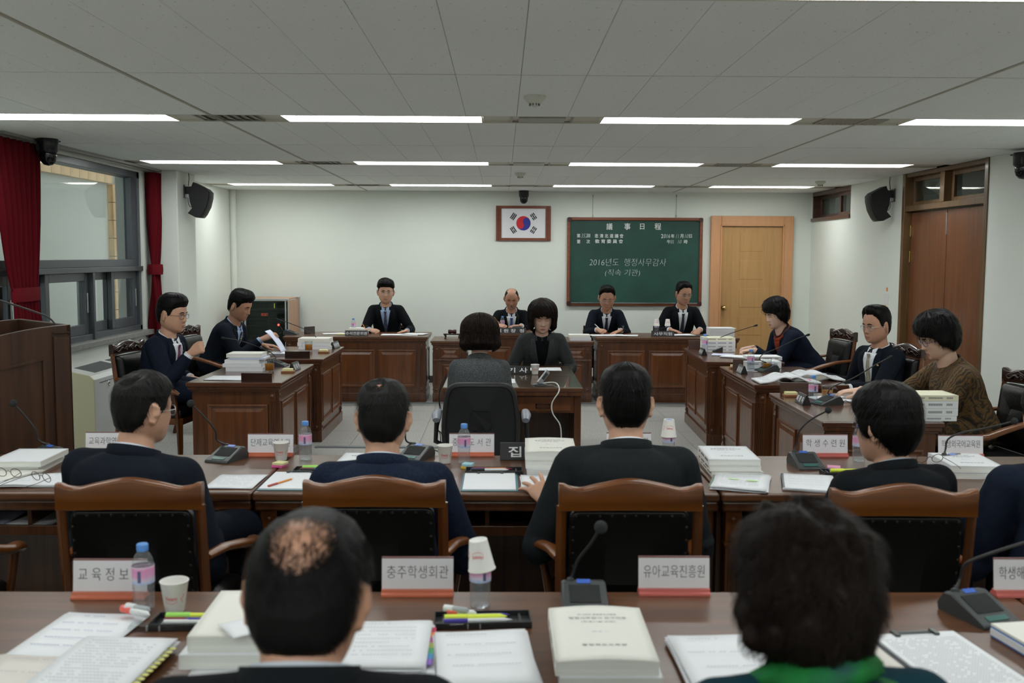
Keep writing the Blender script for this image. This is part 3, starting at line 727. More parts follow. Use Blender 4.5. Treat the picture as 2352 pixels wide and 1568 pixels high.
curtain('dark red curtain left of the window, gathered by a tie band', 6.70, 7.42, 6.93, 7.32, XL+.085, folds=8, tie_z=1.36, zb=.79, bot=(6.93, 7.42), ztop=2.435, amp=.03)
curtain('narrow bright red curtain right of the window against the column', 9.72, 9.90, 9.74, 9.90, XL+.075, folds=3, tie_z=1.50, zb=.79, bot=(9.72, 9.91), amp=.062, ztop=2.435)
tag(obj('curtain_track', MB().box(-.02, 0, -.02, .02, 3.1, 0).box(-.05, 0, -.03, -.03, 3.1, 0), mat('track_grey', (.28, .28, .26), .4), loc=(XL+.11, 6.8, ZC)), 'grey ceiling track holding the red curtains', 'curtain track')

# loudspeakers
def speaker(label, loc, rz):
    t = thing('wall_speaker', label, 'speaker', loc, rz, 'black wall speakers')
    poly = [(.0, .13), (.06, .17), (.10, .15)]
    # side outline in local (x outwards from wall, z)
    out = [(.105, .155), (.235, .088), (.262, .06), (.258, .0), (.235, -.09), (.195, -.165), (.165, -.20), (.125, -.197), (.045, -.155), (.09, -.105), (.068, -.04), (.062, .03), (.075, .09), (.092, .12)]
    obj('cabinet', MB().prism(out, -.09, .09, 'Y'), mat('speaker_black', (.008, .008, .009), .5), t, bevel=.006)
    gb = [(.262, .058), (.258, .0), (.235, -.09), (.195, -.165), (.166, -.199)]
    g = MB(); ring = [[(x+.004, -.082, z) for x, z in gb], [(x+.014, -.05, z-.002) for x, z in gb], [(x+.014, .05, z-.002) for x, z in gb], [(x+.004, .082, z) for x, z in gb]]
    g.loft(ring, closed=False, cap=False); obj('grille', g, mat('speaker_grille_grey', (.03, .033, .035), .6), t)
    obj('bracket', MB().box(0, -.05, -.0, .012, .05, .13).box(.012, -.02, .04, .10, .02, .115), BLACKP, t, bevel=.003)
    obj('cable', MB().tube([(.04, 0, .25), (.045, 0, .20), (.035, 0, .12)], .004, 6).tube([(.03, 0, 0), (.03, 0, -.05), (.045, 0, -.085), (.075, 0, -.09)], .0035, 6), DGREY, t)
    obj('badge', MB().box(.185, -.02, -.195, .19, .0, -.185), METAL, t)
    return t
speaker('black wall speaker on the column above the left side desks', (-3.20, 10.17, 2.215), .03)
speaker('black wall speaker on the right wall beside the double door', (XR, 10.20, 2.215), PI-.03)
# dome cameras
def domecam(label, loc, s=1.0):
    t = thing('dome_camera', label, 'camera', loc, 0, 'black ceiling cameras')
    obj('housing', MB().lathe([(.062*s, .0), (.064*s, -.01*s), (.062*s, -.075*s), (.052*s, -.085*s)], 24), mat('camera_black', (.012, .014, .017), .3), t)
    obj('dome', MB().lathe([(.050*s, -.085*s), (.052*s, -.11*s), (.044*s, -.14*s), (.026*s, -.16*s), (0, -.166*s)], 24), mat('camera_dome', (.006, .006, .008), .08), t)
    obj('bracket', MB().box(-.03*s, -.02*s, -.01, .03*s, .12*s, .0).box(-.045*s, -.05*s, -.075*s, -.03*s, -.066*s, -.035*s), BLACKP, t, bevel=.002)
    return t
domecam('black dome camera above the framed flag', (.275, 12.72, ZC))
domecam('black dome camera by the left curtain', (-3.265, 7.28, ZC-.0), 1.15)
domecam('black dome camera at the upper right edge', (XR-.06, 7.55, ZC-.03), 1.2)
# smoke detectors
for k, (x, y, l) in enumerate(((.165, 5.22, 'nearer white smoke detector under the ceiling'), (.18, 10.0, 'farther white smoke detector, in front of the back wall'), (3.46, 10.9, 'flat white detector near the far transom window'))):
    t = thing('smoke_detector', l, 'smoke detector', (x, y, ZC), 0, 'ceiling smoke detectors')
    obj('base', MB().lathe([(.055, .005), (.056, -.012), (.052, -.018)], 28), mat('detector_cream', (.62, .62, .55), .4), t)
    obj('chamber', MB().lathe([(.050, -.018), (.030, -.038), (.024, -.040), (.022, -.050), (.010, -.055), (0, -.055)], 28), MATS['detector_cream'], t)
    v = MB()
    for i in range(10):
        a = 2*PI*i/10; v.cbox((.026*math.cos(a), .026*math.sin(a), -.043), (.004, .004, .014))
    obj('vent_ribs', v, DGREY, t)

# flag in a frame
t = thing('framed_flag', 'framed flag with a red and blue circle and black bars, above the chairman', 'flag', (.275, YB, 2.065), 0)
FRW = wood('flag_frame_wood', (.16, .035, .016), (.22, .055, .022), .3, axis='X')
W, H = .705, .445
fr = MB().box(-W/2, -.03, H/2-.035, W/2, 0, H/2).box(-W/2, -.03, -H/2, W/2, 0, -H/2+.035)
for s in (-1, 1):
    fr.box(s*W/2, -.03, -H/2+.035, s*(W/2-.07), 0, H/2-.035)
    for k in range(3): fr.tube([(s*(W/2-.018-.017*k), -.031, -H/2+.01), (s*(W/2-.018-.017*k), -.031, H/2-.01)], .007, 8)
obj('frame', fr, FRW, t, bevel=.003)
obj('flag_sheet', MB().box(-.283, -.020, -.19, .283, -.012, .19), mat('flag_white', (.80, .80, .84), .5), t)
R = .092; ang = -.588
def arc(c, r, a0, a1, n=24): return [(c[0]+r*math.cos(a0+(a1-a0)*k/n), c[1]+r*math.sin(a0+(a1-a0)*k/n)) for k in range(n+1)]
red = arc((0, 0), R, 0, PI)+arc((-R/2, 0), R/2, PI, 2*PI)[1:]+arc((R/2, 0), R/2, PI, 0)[1:-1]
blue = arc((0, 0), R, PI, 2*PI)+arc((R/2, 0), R/2, 0, PI)[1:]+arc((-R/2, 0), R/2, 2*PI, PI)[1:-1]
for nm, poly, col in (('red_half', red, (.62, .02, .03)), ('blue_half', blue, (.03, .04, .30))):
    mb = MB().prism([(x, y) for x, y in poly], -.0225, -.020, 'Y')
    o = obj(nm, mb, mat('flag_'+nm, col, .5), t, rot=(0, -ang*-1, 0))
    bm = bmesh.new(); bm.from_mesh(o.data); bmesh.ops.triangulate(bm, faces=[f for f in bm.faces if len(f.verts) > 4], ngon_method='EAR_CLIP'); bm.to_mesh(o.data); bm.free()
pat = {(-1, 1): '111', (1, 1): '010', (-1, -1): '101', (1, -1): '000'}
for (sx, sy), p in pat.items():
    mb = MB()
    a = math.atan2(sy*2, sx*3); d0 = .155
    for k, c in enumerate(p):
        d_ = d0+(k-1)*.021
        segs = [(-.042, .042)] if c == '1' else [(-.042, -.004), (.004, .042)]
        for u0, u1 in segs:
            pts = [(d_-.007, u0), (d_+.007, u0), (d_+.007, u1), (d_-.007, u1)]
            mb.prism([(x*math.cos(a)-y*math.sin(a), x*math.sin(a)+y*math.cos(a)) for x, y in pts], -.0225, -.020, 'Y')
    obj('trigram', mb, INK, t)

# chalkboard
t = thing('chalkboard', 'green chalkboard in a wooden frame with chalk writing', 'chalkboard', (1.71, YB, 1.577), 0)
W, H = 1.745, 1.135
obj('board', MB().box(-W/2+.03, -.02, -H/2+.03, W/2-.03, -.004, H/2-.03), mat('chalkboard_green', (.013, .060, .045), .55, noise_amt=.35, noise_scale=1.6, detail=6), t)
cf = wood('chalkboard_frame_wood', (.16, .04, .016), (.24, .065, .025), .3, axis='X')
for s in (-1, 1):
    obj('frame_rail', MB().box(-W/2+.05, -.045, s*H/2, W/2-.05, 0, s*(H/2-.04)), cf, t, bevel=.01, seg=3)
    obj('frame_stile', MB().box(s*W/2, -.045, -H/2+.05, s*(W/2-.04), 0, H/2-.05), cf, t, bevel=.01, seg=3)
    for s2 in (-1, 1):
        obj('corner_cap', MB().prism(fillet([(s*W/2, s2*H/2), (s*(W/2-.06), s2*H/2), (s*(W/2-.06), s2*(H/2-.042)), (s*(W/2-.042), s2*(H/2-.042)), (s*(W/2-.042), s2*(H/2-.06)), (s*W/2, s2*(H/2-.06))], .02), -.048, 0, 'Y'), mat('corner_cap_plastic', (.05, .012, .012), .3), t)
obj('chalk_ledge', MB().box(-W/2+.06, -.06, -H/2+.035, W/2-.06, -.02, -H/2+.042), METAL, t)
CH = mat('chalk_white', (.62, .66, .64), .9); CHT = mat('chalk_thin', (.34, .42, .39), .9); PW = mat('board_paint_white', (.74, .76, .75), .7)
def cbt(s, px, py, w, h, m_=PW, sp=1.0, off=0, shear=0, nm='lettering'):
    P = on_y(px, py, YB-.021)
    o = text(nm, s, .1, m_, t, loc=(P.x-1.71, -.0212, P.z-1.577), width=w/177.8, hfit=h/177.8, offset=off, space=sp, shear=shear)
cbt('議', 1400, 520, 14, 15, off=.0007); cbt('事', 1441, 520, 14, 15, off=.0007); cbt('日', 1475, 520, 10, 13, off=.0007); cbt('程', 1511, 520, 15, 15, off=.0007)
cbt('第', 1329, 541, 8, 9, off=.0007); cbt('352', 1342, 541, 15, 9, CHT, shear=.3, nm='chalk_writing'); cbt('回', 1352, 541, 7, 8, off=.0007)
cbt('忠 清 北 道 議 會', 1399, 541.5, 66, 9, off=.0007)
cbt('第', 1329, 554.5, 8, 9, off=.0007); cbt('次', 1351, 554.5, 8, 9, off=.0007); cbt('敎 育 委 員 會', 1399, 554, 64, 9, off=.0007)
cbt('2', 1521, 542, 5, 9, off=.0007); cbt('016', 1532, 542, 14, 9, CH, shear=.1, nm='chalk_writing'); cbt('年', 1545, 542, 8, 9, off=.0007); cbt('11', 1556, 542, 7, 9, CHT, shear=.3, nm='chalk_writing'); cbt('月', 1566, 542, 7, 9, off=.0007); cbt('10', 1577, 542, 9, 9, CHT, shear=.3, nm='chalk_writing'); cbt('日', 1586, 542, 6, 8, off=.0007)
cbt('午', 1536, 555, 8, 9, off=.0007); cbt('前', 1544, 555, 8, 9, CHT, nm='chalk_writing'); cbt('10', 1561, 555, 9, 8, CHT, shear=.3, nm='chalk_writing'); cbt('時', 1575, 555, 8, 9, off=.0007)
cbt('2016년도  행정사무감사', 1442, 602, 176, 17, CH, shear=.12, off=-.002, nm='chalk_writing'); cbt('(직속 기관)', 1430, 627, 80, 17, CH, shear=.12, off=-.002, nm='chalk_writing')
for x in (1362, 1554):
    a = on_y(x, 447, YB-.01); b = on_y(x, 499, YB-.01)
    tag(obj('hanging_wire', MB().tube([(0, 0, 0), (0, 0, b.z-a.z)], .003, 6).box(-.006, -.006, -.03, .006, .012, 0).box(-.006, -.006, b.z-a.z, .006, .006, b.z-a.z+.03), mat('wire_steel', (.30, .30, .28), .4, metal=.8), loc=(a.x, YB-.012, a.z)), 'thin %s wire holding up the chalkboard' % ('left' if x < 1400 else 'right'), 'wire', 'chalkboard wires')

# equipment rack at the back left
t = thing('equipment_rack', 'wood-sided audio rack with a dark glass front in the left back corner', 'rack', (-2.86, 12.42, 0), 0)
BX = wood('rack_beech', (.42, .19, .085), (.50, .24, .11), .4, axis='Z')
AL = mat('rack_aluminium', (.50, .53, .53), .35, metal=.6)
for s in (-1, 1):
    obj('side_panel', MB().box(s*.27, -.36, .02, s*.255, .36, 1.09), BX, t)
    for s2 in (-1, 1): obj('corner_post', MB().box(s*.235, s2*.36, .0, s*.28, s2*.33, 1.12), AL, t, bevel=.006)
obj('top_panel', MB().box(-.255, -.34, 1.10, .255, .34, 1.115), BX, t)
obj('top_rail', MB().box(-.24, -.36, 1.09, .24, -.33, 1.12).box(-.24, .33, 1.09, .24, .36, 1.12).box(-.24, -.36, 0, .24, -.33, .06), AL, t, bevel=.004)
obj('glass_door', MB().box(-.235, -.352, .06, .235, -.347, 1.09), thin_glass('smoked_glass', (.42, .55, .50), 1.5), t)
RK = mat('rack_black', (.010, .014, .013), .4)
for k, (z0, h) in enumerate(((1.0, .07), (.88, .09), (.80, .06), (.62, .16), (.45, .15), (.25, .18), (.08, .15))):
    u = obj('rack_unit', MB().box(-.23, -.32, z0, .23, .2, z0+h), RK, t, bevel=.003)
    kb = MB()
    for r in range(2 if h > .1 else 1):
        for i in range(12): kb.lathe([(.009, 0), (.008, .014), (0, .015)], 8, Matrix.Translation((-.2+.035*i, -.32, z0+h*(.3+.4*r) if h > .1 else z0+h/2)) @ Matrix.Rotation(PI/2, 4, 'X'))
    obj('control_knob', kb, mat('knob_green_grey', (.05, .09, .085), .4), u)['kind'] = 'stuff'
    if k == 1:
        obj('display', MB().box(-.06, -.326, z0+.03, .02, -.32, z0+.06), mat('red_display', (.3, .02, .02), .4, emit=(1, .08, .06, 1.2)), u)
        obj('face_plate', MB().box(-.20, -.324, z0+.02, .10, -.32, z0+.07), mat('unit_face', (.06, .09, .085), .4), u)
    if k == 0: obj('level_lights', MB().box(.10, -.326, z0+.005, .107, -.32, z0+.06), mat('yellow_led', (.4, .3, .02), .4, emit=(1, .7, .1, 2)), u)
# ============================================================ PEOPLE
SKIN = mat('skin', (.56, .315, .215), .5, noise_amt=.06, noise_scale=25)
SKIN2 = mat('skin_deeper', (.47, .245, .16), .48, noise_amt=.06, noise_scale=25)
SKIN3 = mat('skin_pale', (.64, .41, .31), .5)
LIPS = mat('lips', (.40, .17, .135), .45)
HAIRK = mat('black_hair', (.0035, .0034, .0034), .45, spec=.14, bump=.35, bump_scale=220, stretch=(1, 1, .12))
HAIRB = mat('dark_brown_hair', (.0095, .0055, .0042), .5, spec=.12, bump=.35, bump_scale=220, stretch=(1, 1, .12))
HAIRG = mat('greying_hair', (.010, .0098, .0095), .5, spec=.16, bump=.35, bump_scale=220, stretch=(1, 1, .12))
EYEW = mat('eye_white', (.6, .58, .55), .3)
SHIRTW = mat('white_shirt', (.72, .75, .80), .7)
SHIRTB = mat('light_blue_shirt', (.34, .45, .66), .7)

_T = np.array([(.124, .002, .002, .004), (.121, .018, .020, .026), (.115, .036, .040, .050), (.10, .056, .061, .072), (.08, .068, .077, .088), (.05, .0755, .087, .098), (.02, .0775, .090, .100),
               (-.01, .077, .088, .097), (-.03, .0745, .087, .0935), (-.05, .071, .086, .0865), (-.07, .065, .085, .076), (-.09, .056, .082, .062), (-.105, .044, .077, .045), (-.116, .028, .066, .02), (-.120, .002, .05, -.03)])
_ZZ = -_T[:, 0]
def head_pt(th, z, face=True):
    """surface point of the head at azimuth th (0 = nose, +-pi = nape) and height z"""
    zz = _ZZ; w = 1.05*np.interp(-z, zz, _T[:, 1]); f = np.interp(-z, zz, _T[:, 2]); b = np.interp(-z, zz, _T[:, 3])
    s, c = math.sin(th), math.cos(th)
    e = .9
    x = w*math.copysign(abs(s)**e, s); y = (f if c > 0 else b)*math.copysign(abs(c)**e, c)
    if face and c > 0:
        ax = abs(x); G = lambda u, v, su, sv: math.exp(-((ax-u)/su)**2-((z-v)/sv)**2)
        d = 0
        if -.05 < z < .03:
            k = min(1, max(0, (.018-z)/.052)); amp = (.004+.019*k**1.3) if z > -.036 else .023*max(0, 1-(-.036-z)/.010)
            d += amp*math.exp(-(ax/(.0065+.0055*k))**2)
            d += .007*G(.012, -.036, .006, .006)
        d += -.010*G(.031, .002, .014, .011)+.0045*G(.031, -.001, .011, .006)+.004*G(.026, .022, .020, .007)+.004*G(.045, -.026, .014, .014)
        d += .0055*G(0, -.0655, .017, .0045)+.0055*G(0, -.0785, .014, .0055)-.004*G(0, -.0715, .022, .002)+.006*G(0, -.103, .015, .009)-.003*G(0, -.090, .015, .005)
        y += d
    return x, y, z
_HZ = [.124, .1225, .121, .118, .115, .110, .105]+[.10-.0045*k for k in range(47)]+[-.116, -.120]
def head_mesh(mb, M, n=72):
    rings = [[head_pt(2*PI*k/n, z) for k in range(n)] for z in _HZ]
    mb.loft(rings, M)
    for s in (-1, 1):      # ears: plate, rim and lobe
        E = M @ Matrix.Translation((s*.0835, -.016, -.008)) @ Matrix.Rotation(s*-.62, 4, 'Z') @ Matrix.Rotation(-.15, 4, 'X')
        mb.ball((0, 0, 0), 1, 12, 8, E, sc=(.007, .019, .033))
        pts = [(s*.005, .017*math.cos(a)-.002, .031*math.sin(a)+.002) for a in [(-.2+4.6*k/14) for k in range(15)]]
        mb.tube(pts, [.0035]+[.0048]*13+[.006], 7, E)
        mb.ball((s*.002, .004, -.026), 1, 8, 6, E, sc=(.006, .008, .011))
        mb.ball((0, .008, 0), .012, 8, 6, E)

HAIRLINES = {   # azimuth (deg) -> hairline height, thickness
 'short': ([0, 25, 45, 62, 74, 84, 92, 104, 120, 150, 180], [.060, .062, .056, .044, .005, -.008, .028, .020, -.040, -.070, -.075]),
 'high': ([0, 25, 45, 62, 74, 84, 92, 104, 120, 150, 180], [.088, .092, .078, .055, .005, -.008, .028, .020, -.040, -.070, -.075]),
 'fringe': ([0, 25, 45, 62, 74, 84, 92, 104, 120, 150, 180], [.045, .040, .035, .022, -.020, -.030, -.025, -.03, -.055, -.085, -.092]),
 'balding': ([0, 25, 45, 62, 74, 84, 92, 104, 120, 150, 180], [.112, .108, .095, .062, .005, -.008, .028, .020, -.040, -.070, -.075]),
 'full': ([0, 25, 45, 62, 74, 84, 92, 104, 120, 150, 180], [.035, .034, .028, .012, -.03, -.045, -.055, -.07, -.085, -.095, -.10]),
}
def noise3(x, y, z): return noise.noise(Vector((x, y, z)))
def hair_shell(mb, M, line='short', T=.012, top=.012, lump=.003, part=None, bald=None, seed=0, side=1.0, quiff=0.0, curl=0.0, n=120, nz=70, back=0.0):
    az, hz = HAIRLINES[line]
    zs = [.124-.226*(k/nz)**1.0 for k in range(nz+1)]
    rings = []; keep = []; surf = []
    for z in zs:
        row = []; kr = []; sr = []
        for i in range(n):
            th = 2*PI*i/n; a = abs(math.degrees(th if th <= PI else th-2*PI))
            p = Vector(head_pt(th, z, False))
            c = Vector((0, -.008, .0)); nv = (p-c); nv.z *= .9; nv.normalize()
            zl = np.interp(a, az, hz)+.003*noise3(math.cos(th)*5, math.sin(th)*5, seed)
            m = min(1, max(-.35, (z-zl)/.022))
            if bald:
                bx, by, bz, br = bald
                q = math.sqrt((p.x-bx)**2+(p.y-by)**2+(p.z-bz)**2)/br + .14*noise3(p.x*30, p.y*30, seed+5) + .05*noise3(p.x*90, p.y*90, seed)
                mb_ = max(-.30, (q-.80)/.75); tb = min(1, max(.12, mb_))
                m = min(m, mb_)
            else: tb = 1
            t = T*(side if z < .06 else 1)+top*max(0, min(1, (z-.03)/.07))
            if line in ('short', 'high', 'balding') and z < .045: t *= 1-.62*math.exp(-((a-92)/24)**2)
            if a > 110: t += back*max(0, 1-abs(z-.02)/.09)
            if quiff: t += quiff*math.exp(-((a)/50)**2)*max(0, (z-.05)/.06)*min(1, math.hypot(p.x, p.y)/.05)
            if part is not None:
                t -= .006*math.exp(-((p.x-part)/.006)**2)*(1 if p.y > -.02 and z > .05 else 0)
                t += .005*max(0, min(1, (part-p.x if part > 0 else p.x-part)/.05))*(1 if z > .04 else 0)
            t += lump*(noise3(p.x*22+seed, p.y*22, p.z*22)+.6*noise3(math.cos(th)*7, math.sin(th)*7, z*12+seed))
            if curl: t += curl*(noise3(p.x*45+seed, p.y*45, p.z*45)+abs(noise3(p.x*20+seed, p.y*20, p.z*20+4)))
            mm = m if m < 0 else min(m**.55, 1)*tb
            q = p+nv*(t*mm if m > 0 else m*.012)
            row.append(q); kr.append(m > -.2); sr.append((q, nv, m, th))
        rings.append(row); keep.append(kr); surf.append(sr)
    idx = {}; vs = []; fs = []
    for j in range(nz+1):
        for i in range(n):
            idx[(j, i)] = len(vs); vs.append(rings[j][i])
    topc = sum((rings[0][i] for i in range(n)), Vector())/n
    for j in range(nz):
        for i in range(n):
            k = (i+1) % n
            if keep[j][i] and keep[j][k] and keep[j+1][i] and keep[j+1][k]:
                fs.append((idx[(j, i)], idx[(j+1, i)], idx[(j+1, k)], idx[(j, k)]))
    if keep[0][0] and keep[0][n//2]: fs.append(tuple(idx[(0, i)] for i in range(n)))
    used = sorted({v for f in fs for v in f}); rm = {v: k for k, v in enumerate(used)}
    mb.add([vs[v] for v in used], [tuple(rm[v] for v in f) for f in fs], M, True)
    return surf
def z_of(q): return q.z
def strands(mb, M, surf, count, length=.04, w=.0011, seed=0, wave=.004, lift=.003, thin=None, crown=Vector((0, -.045, .125))):
    r = random.Random(seed); nz = len(surf); n = len(surf[0])
    for _ in range(count):
        j = int(r.random()**.8*(nz-2)); i = r.randrange(n)
        q, nv, m, th = surf[j][i]
        if m < 0: q = q-nv*(m*.012)+nv*.0012
        if m < (.12 if not thin else -.34): continue
        if thin and m < .12 and (r.random() > thin*(1+m/.5) or z_of(q) < .05): continue
        d = (q-crown); d -= nv*d.dot(nv)
        if d.length < 1e-4: continue
        d.normalize(); sd = nv.cross(d)
        d = (d+sd*r.uniform(-.25, .25)).normalized(); sd = nv.cross(d)
        L = length*r.uniform(.6, 1.2)*(min(1, .18+m*.9) if (q.z < .02 and m > 0) else 1); p = q-nv*.002; pts = []
        ph = r.random()*6
        for k in range(5):
            u = k/4
            pts.append((p + d*L*u + nv*(lift*math.sin(u*PI*.8)-(L*u)**2/.19) + sd*wave*math.sin(ph+u*3), w*(1-.75*u)))
            # keep hugging the head
        vs = []; 
        for p_, ww in pts: vs += [p_-sd*ww, p_+sd*ww]
        mb.add(vs, [(2*k, 2*k+1, 2*k+3, 2*k+2) for k in range(4)], M, True)
def bob_hair(mb, M, zb=-.11, open_deg=48, fringe=.055, seed=0, vol=.022, flare=.0, nz=60, n=96, count=1800):
    """chin-length hair with a face opening and curled ends"""
    zs = [.124+.018-(.142-zb)*(k/nz) for k in range(nz+1)]
    rings = []; keep = []
    for z in zs:
        row = []; kr = []
        zz = max(z, -.04); k_top = 1
        for i in range(n+1):
            a = -PI+2*PI*i/n; ad = abs(math.degrees(a))
            zc = (z/(.142))*.124 if z > 0 else max(z, -.035)
            p = Vector(head_pt(a, min(.124, zc), False)); nv = Vector((p.x, p.y+.01, 0)); 
            if nv.length > 1e-5: nv.normalize()
            v = vol*(1 if z < .08 else max(0, (.142-z)/.062)**.5)
            v += flare*max(0, (-z)/.1)
            v -= .035*max(0, (zb+.035-z)/.035)**1.6
            v += .006*noise3(math.cos(a)*4, math.sin(a)*4, z*7+seed)+.004*noise3(math.cos(a)*13, math.sin(a)*13, z*5+seed+3)
            q = Vector((p.x, p.y, z))+nv*v
            if ad < open_deg+30 and z < .02: q.y -= .004
            op = open_deg+14*max(0, (.0-z)/.1)+8*noise3(z*12, seed, 0)
            fr_ = fringe-.02*abs(math.sin(a*2.2))+.01*noise3(a*8, seed, 1)
            kr.append(not (ad < op and z < fr_)); row.append(q)
        rings.append(row); keep.append(kr)
    vs = []; fs = []; W = n+1
    for row in rings: vs += row
    for j in range(nz):
        for i in range(n):
            if keep[j][i] and keep[j][i+1] and keep[j+1][i] and keep[j+1][i+1]: fs.append((j*W+i, (j+1)*W+i, (j+1)*W+i+1, j*W+i+1))
    fs.append(tuple(range(n)))
    used = sorted({v for f in fs for v in f}); rm = {v: k for k, v in enumerate(used)}
    mb.add([vs[v] for v in used], [tuple(rm[v] for v in f) for f in fs], M, True)
    r = random.Random(seed)
    for _ in range(count):
        j = r.randrange(2, nz-8); i = r.randrange(n)
        if not (keep[j][i] and keep[min(nz, j+6)][i]): continue
        L = r.randint(6, 14); pts = []; off = r.uniform(.0005, .003); ph = r.random()*6; i2 = i
        for k in range(5):
            jj = min(nz, j+int(L*k/4))
            if not keep[jj][i2]: break
            q = rings[jj][i2]; nv = Vector((q.x, q.y, 0)); nv = nv.normalized() if nv.length > 1e-4 else Vector((0, 0, 1)); sd = Vector((-nv.y, nv.x, 0))
            pts.append((q+nv*off+sd*(.003*math.sin(ph+k)+(r.random()-.5)*.002), sd, .0012*(1-.15*k)))
        if len(pts) == 5:
            v_ = []
            for p_, sd, ww in pts: v_ += [p_-sd*ww, p_+sd*ww]
            mb.add(v_, [(2*k, 2*k+1, 2*k+3, 2*k+2) for k in range(4)], M, True)

def hand(mb, M, side=1, curl=.35, spread=.12, thumb=.7, pinch=False):
    """palm in the local xy plane, fingers towards +y, palm facing -z; side=+1 right hand (thumb towards -x)"""
    rings = []
    for y, w, t, x in ((-.02, .026, .019, 0), (.0, .029, .018, 0), (.03, .037, .016, 0), (.06, .041, .014, 0), (.085, .039, .012, 0), (.094, .034, .009, 0)):
        rings.append([(x+w*math.cos(a)*(1 if abs(math.cos(a)) > .3 else 1), y, t*math.sin(a)) for a in [2*PI*k/14 for k in range(14)]])
    mb.loft(rings, M)
    for k, (x, L, r) in enumerate(((-.029, .070, .0088), (-.010, .078, .0090), (.010, .073, .0086), (.028, .058, .0078))):
        x *= side; a = spread*(k-1.4)*side; c = curl*(1+.15*k)
        if pinch and k == 0: c = curl*1.25
        p = Vector((x, .080, 0)); pts = [p-Vector((0, .02, 0)), p]; ang = c*.45
        for seg, ln in enumerate((.45, .31, .24)):
            d = Vector((math.sin(a), math.cos(a)*math.cos(ang), -math.sin(ang))); p = p+d*L*ln; pts.append(p); ang += c*(1.2 if seg == 0 else .8)
        mb.tube(pts, [r, r*1.02, r*1.0, r*.92, r*.72], 9, M)
        mb.ball(pts[-1], r*.74, 8, 6, M)
    tx = -side
    p0 = Vector((tx*.022, .012, -.004)); p1 = p0+Vector((tx*.026, .024, -.006-.01*thumb)); p2 = p1+Vector((tx*.014*(1-.8*thumb), .028, -.010*thumb)); p3 = p2+Vector((-tx*.008*thumb, .024, -.006*thumb))
    mb.tube([p0, p1, p2, p3], [.014, .0118, .0102, .0082], 9, M); mb.ball(p3, .0084, 8, 6, M)

def remesh(name, mb, vox, smooth_it=3, mats=()):
    me = mb.mesh(name+'_raw'); o = bpy.data.objects.new(name+'_raw', me); COL.objects.link(o)
    r = o.modifiers.new('r', 'REMESH'); r.mode = 'VOXEL'; r.voxel_size = vox; r.use_smooth_shade = True
    if smooth_it:
        s = o.modifiers.new('s', 'SMOOTH'); s.factor = .5; s.iterations = smooth_it
    dg = bpy.context.evaluated_depsgraph_get(); out = bpy.data.meshes.new_from_object(o.evaluated_get(dg)); out.name = name
    bpy.data.objects.remove(o); bpy.data.meshes.remove(me); out.materials.clear()
    return out
def bvh_of(me):
    n = len(me.vertices); a = np.empty(n*3); me.vertices.foreach_get('co', a)
    return BVHTree.FromPolygons([tuple(v) for v in a.reshape(-1, 3)], [tuple(p.vertices) for p in me.polygons])
def ik(s, h, l1, l2, pole):
    d = h-s; L = min(d.length, (l1+l2)*.995); d.normalize()
    a = (l1*l1-l2*l2+L*L)/(2*L); hh = math.sqrt(max(1e-6, l1*l1-a*a))
    pl = (pole-d*pole.dot(d)).normalized()
    return s+d*a+pl*hh
def basis(x, y, z, o):
    return Matrix(((x.x, y.x, z.x, o.x), (x.y, y.y, z.y, o.y), (x.z, y.z, z.z, o.z), (0, 0, 0, 1)))

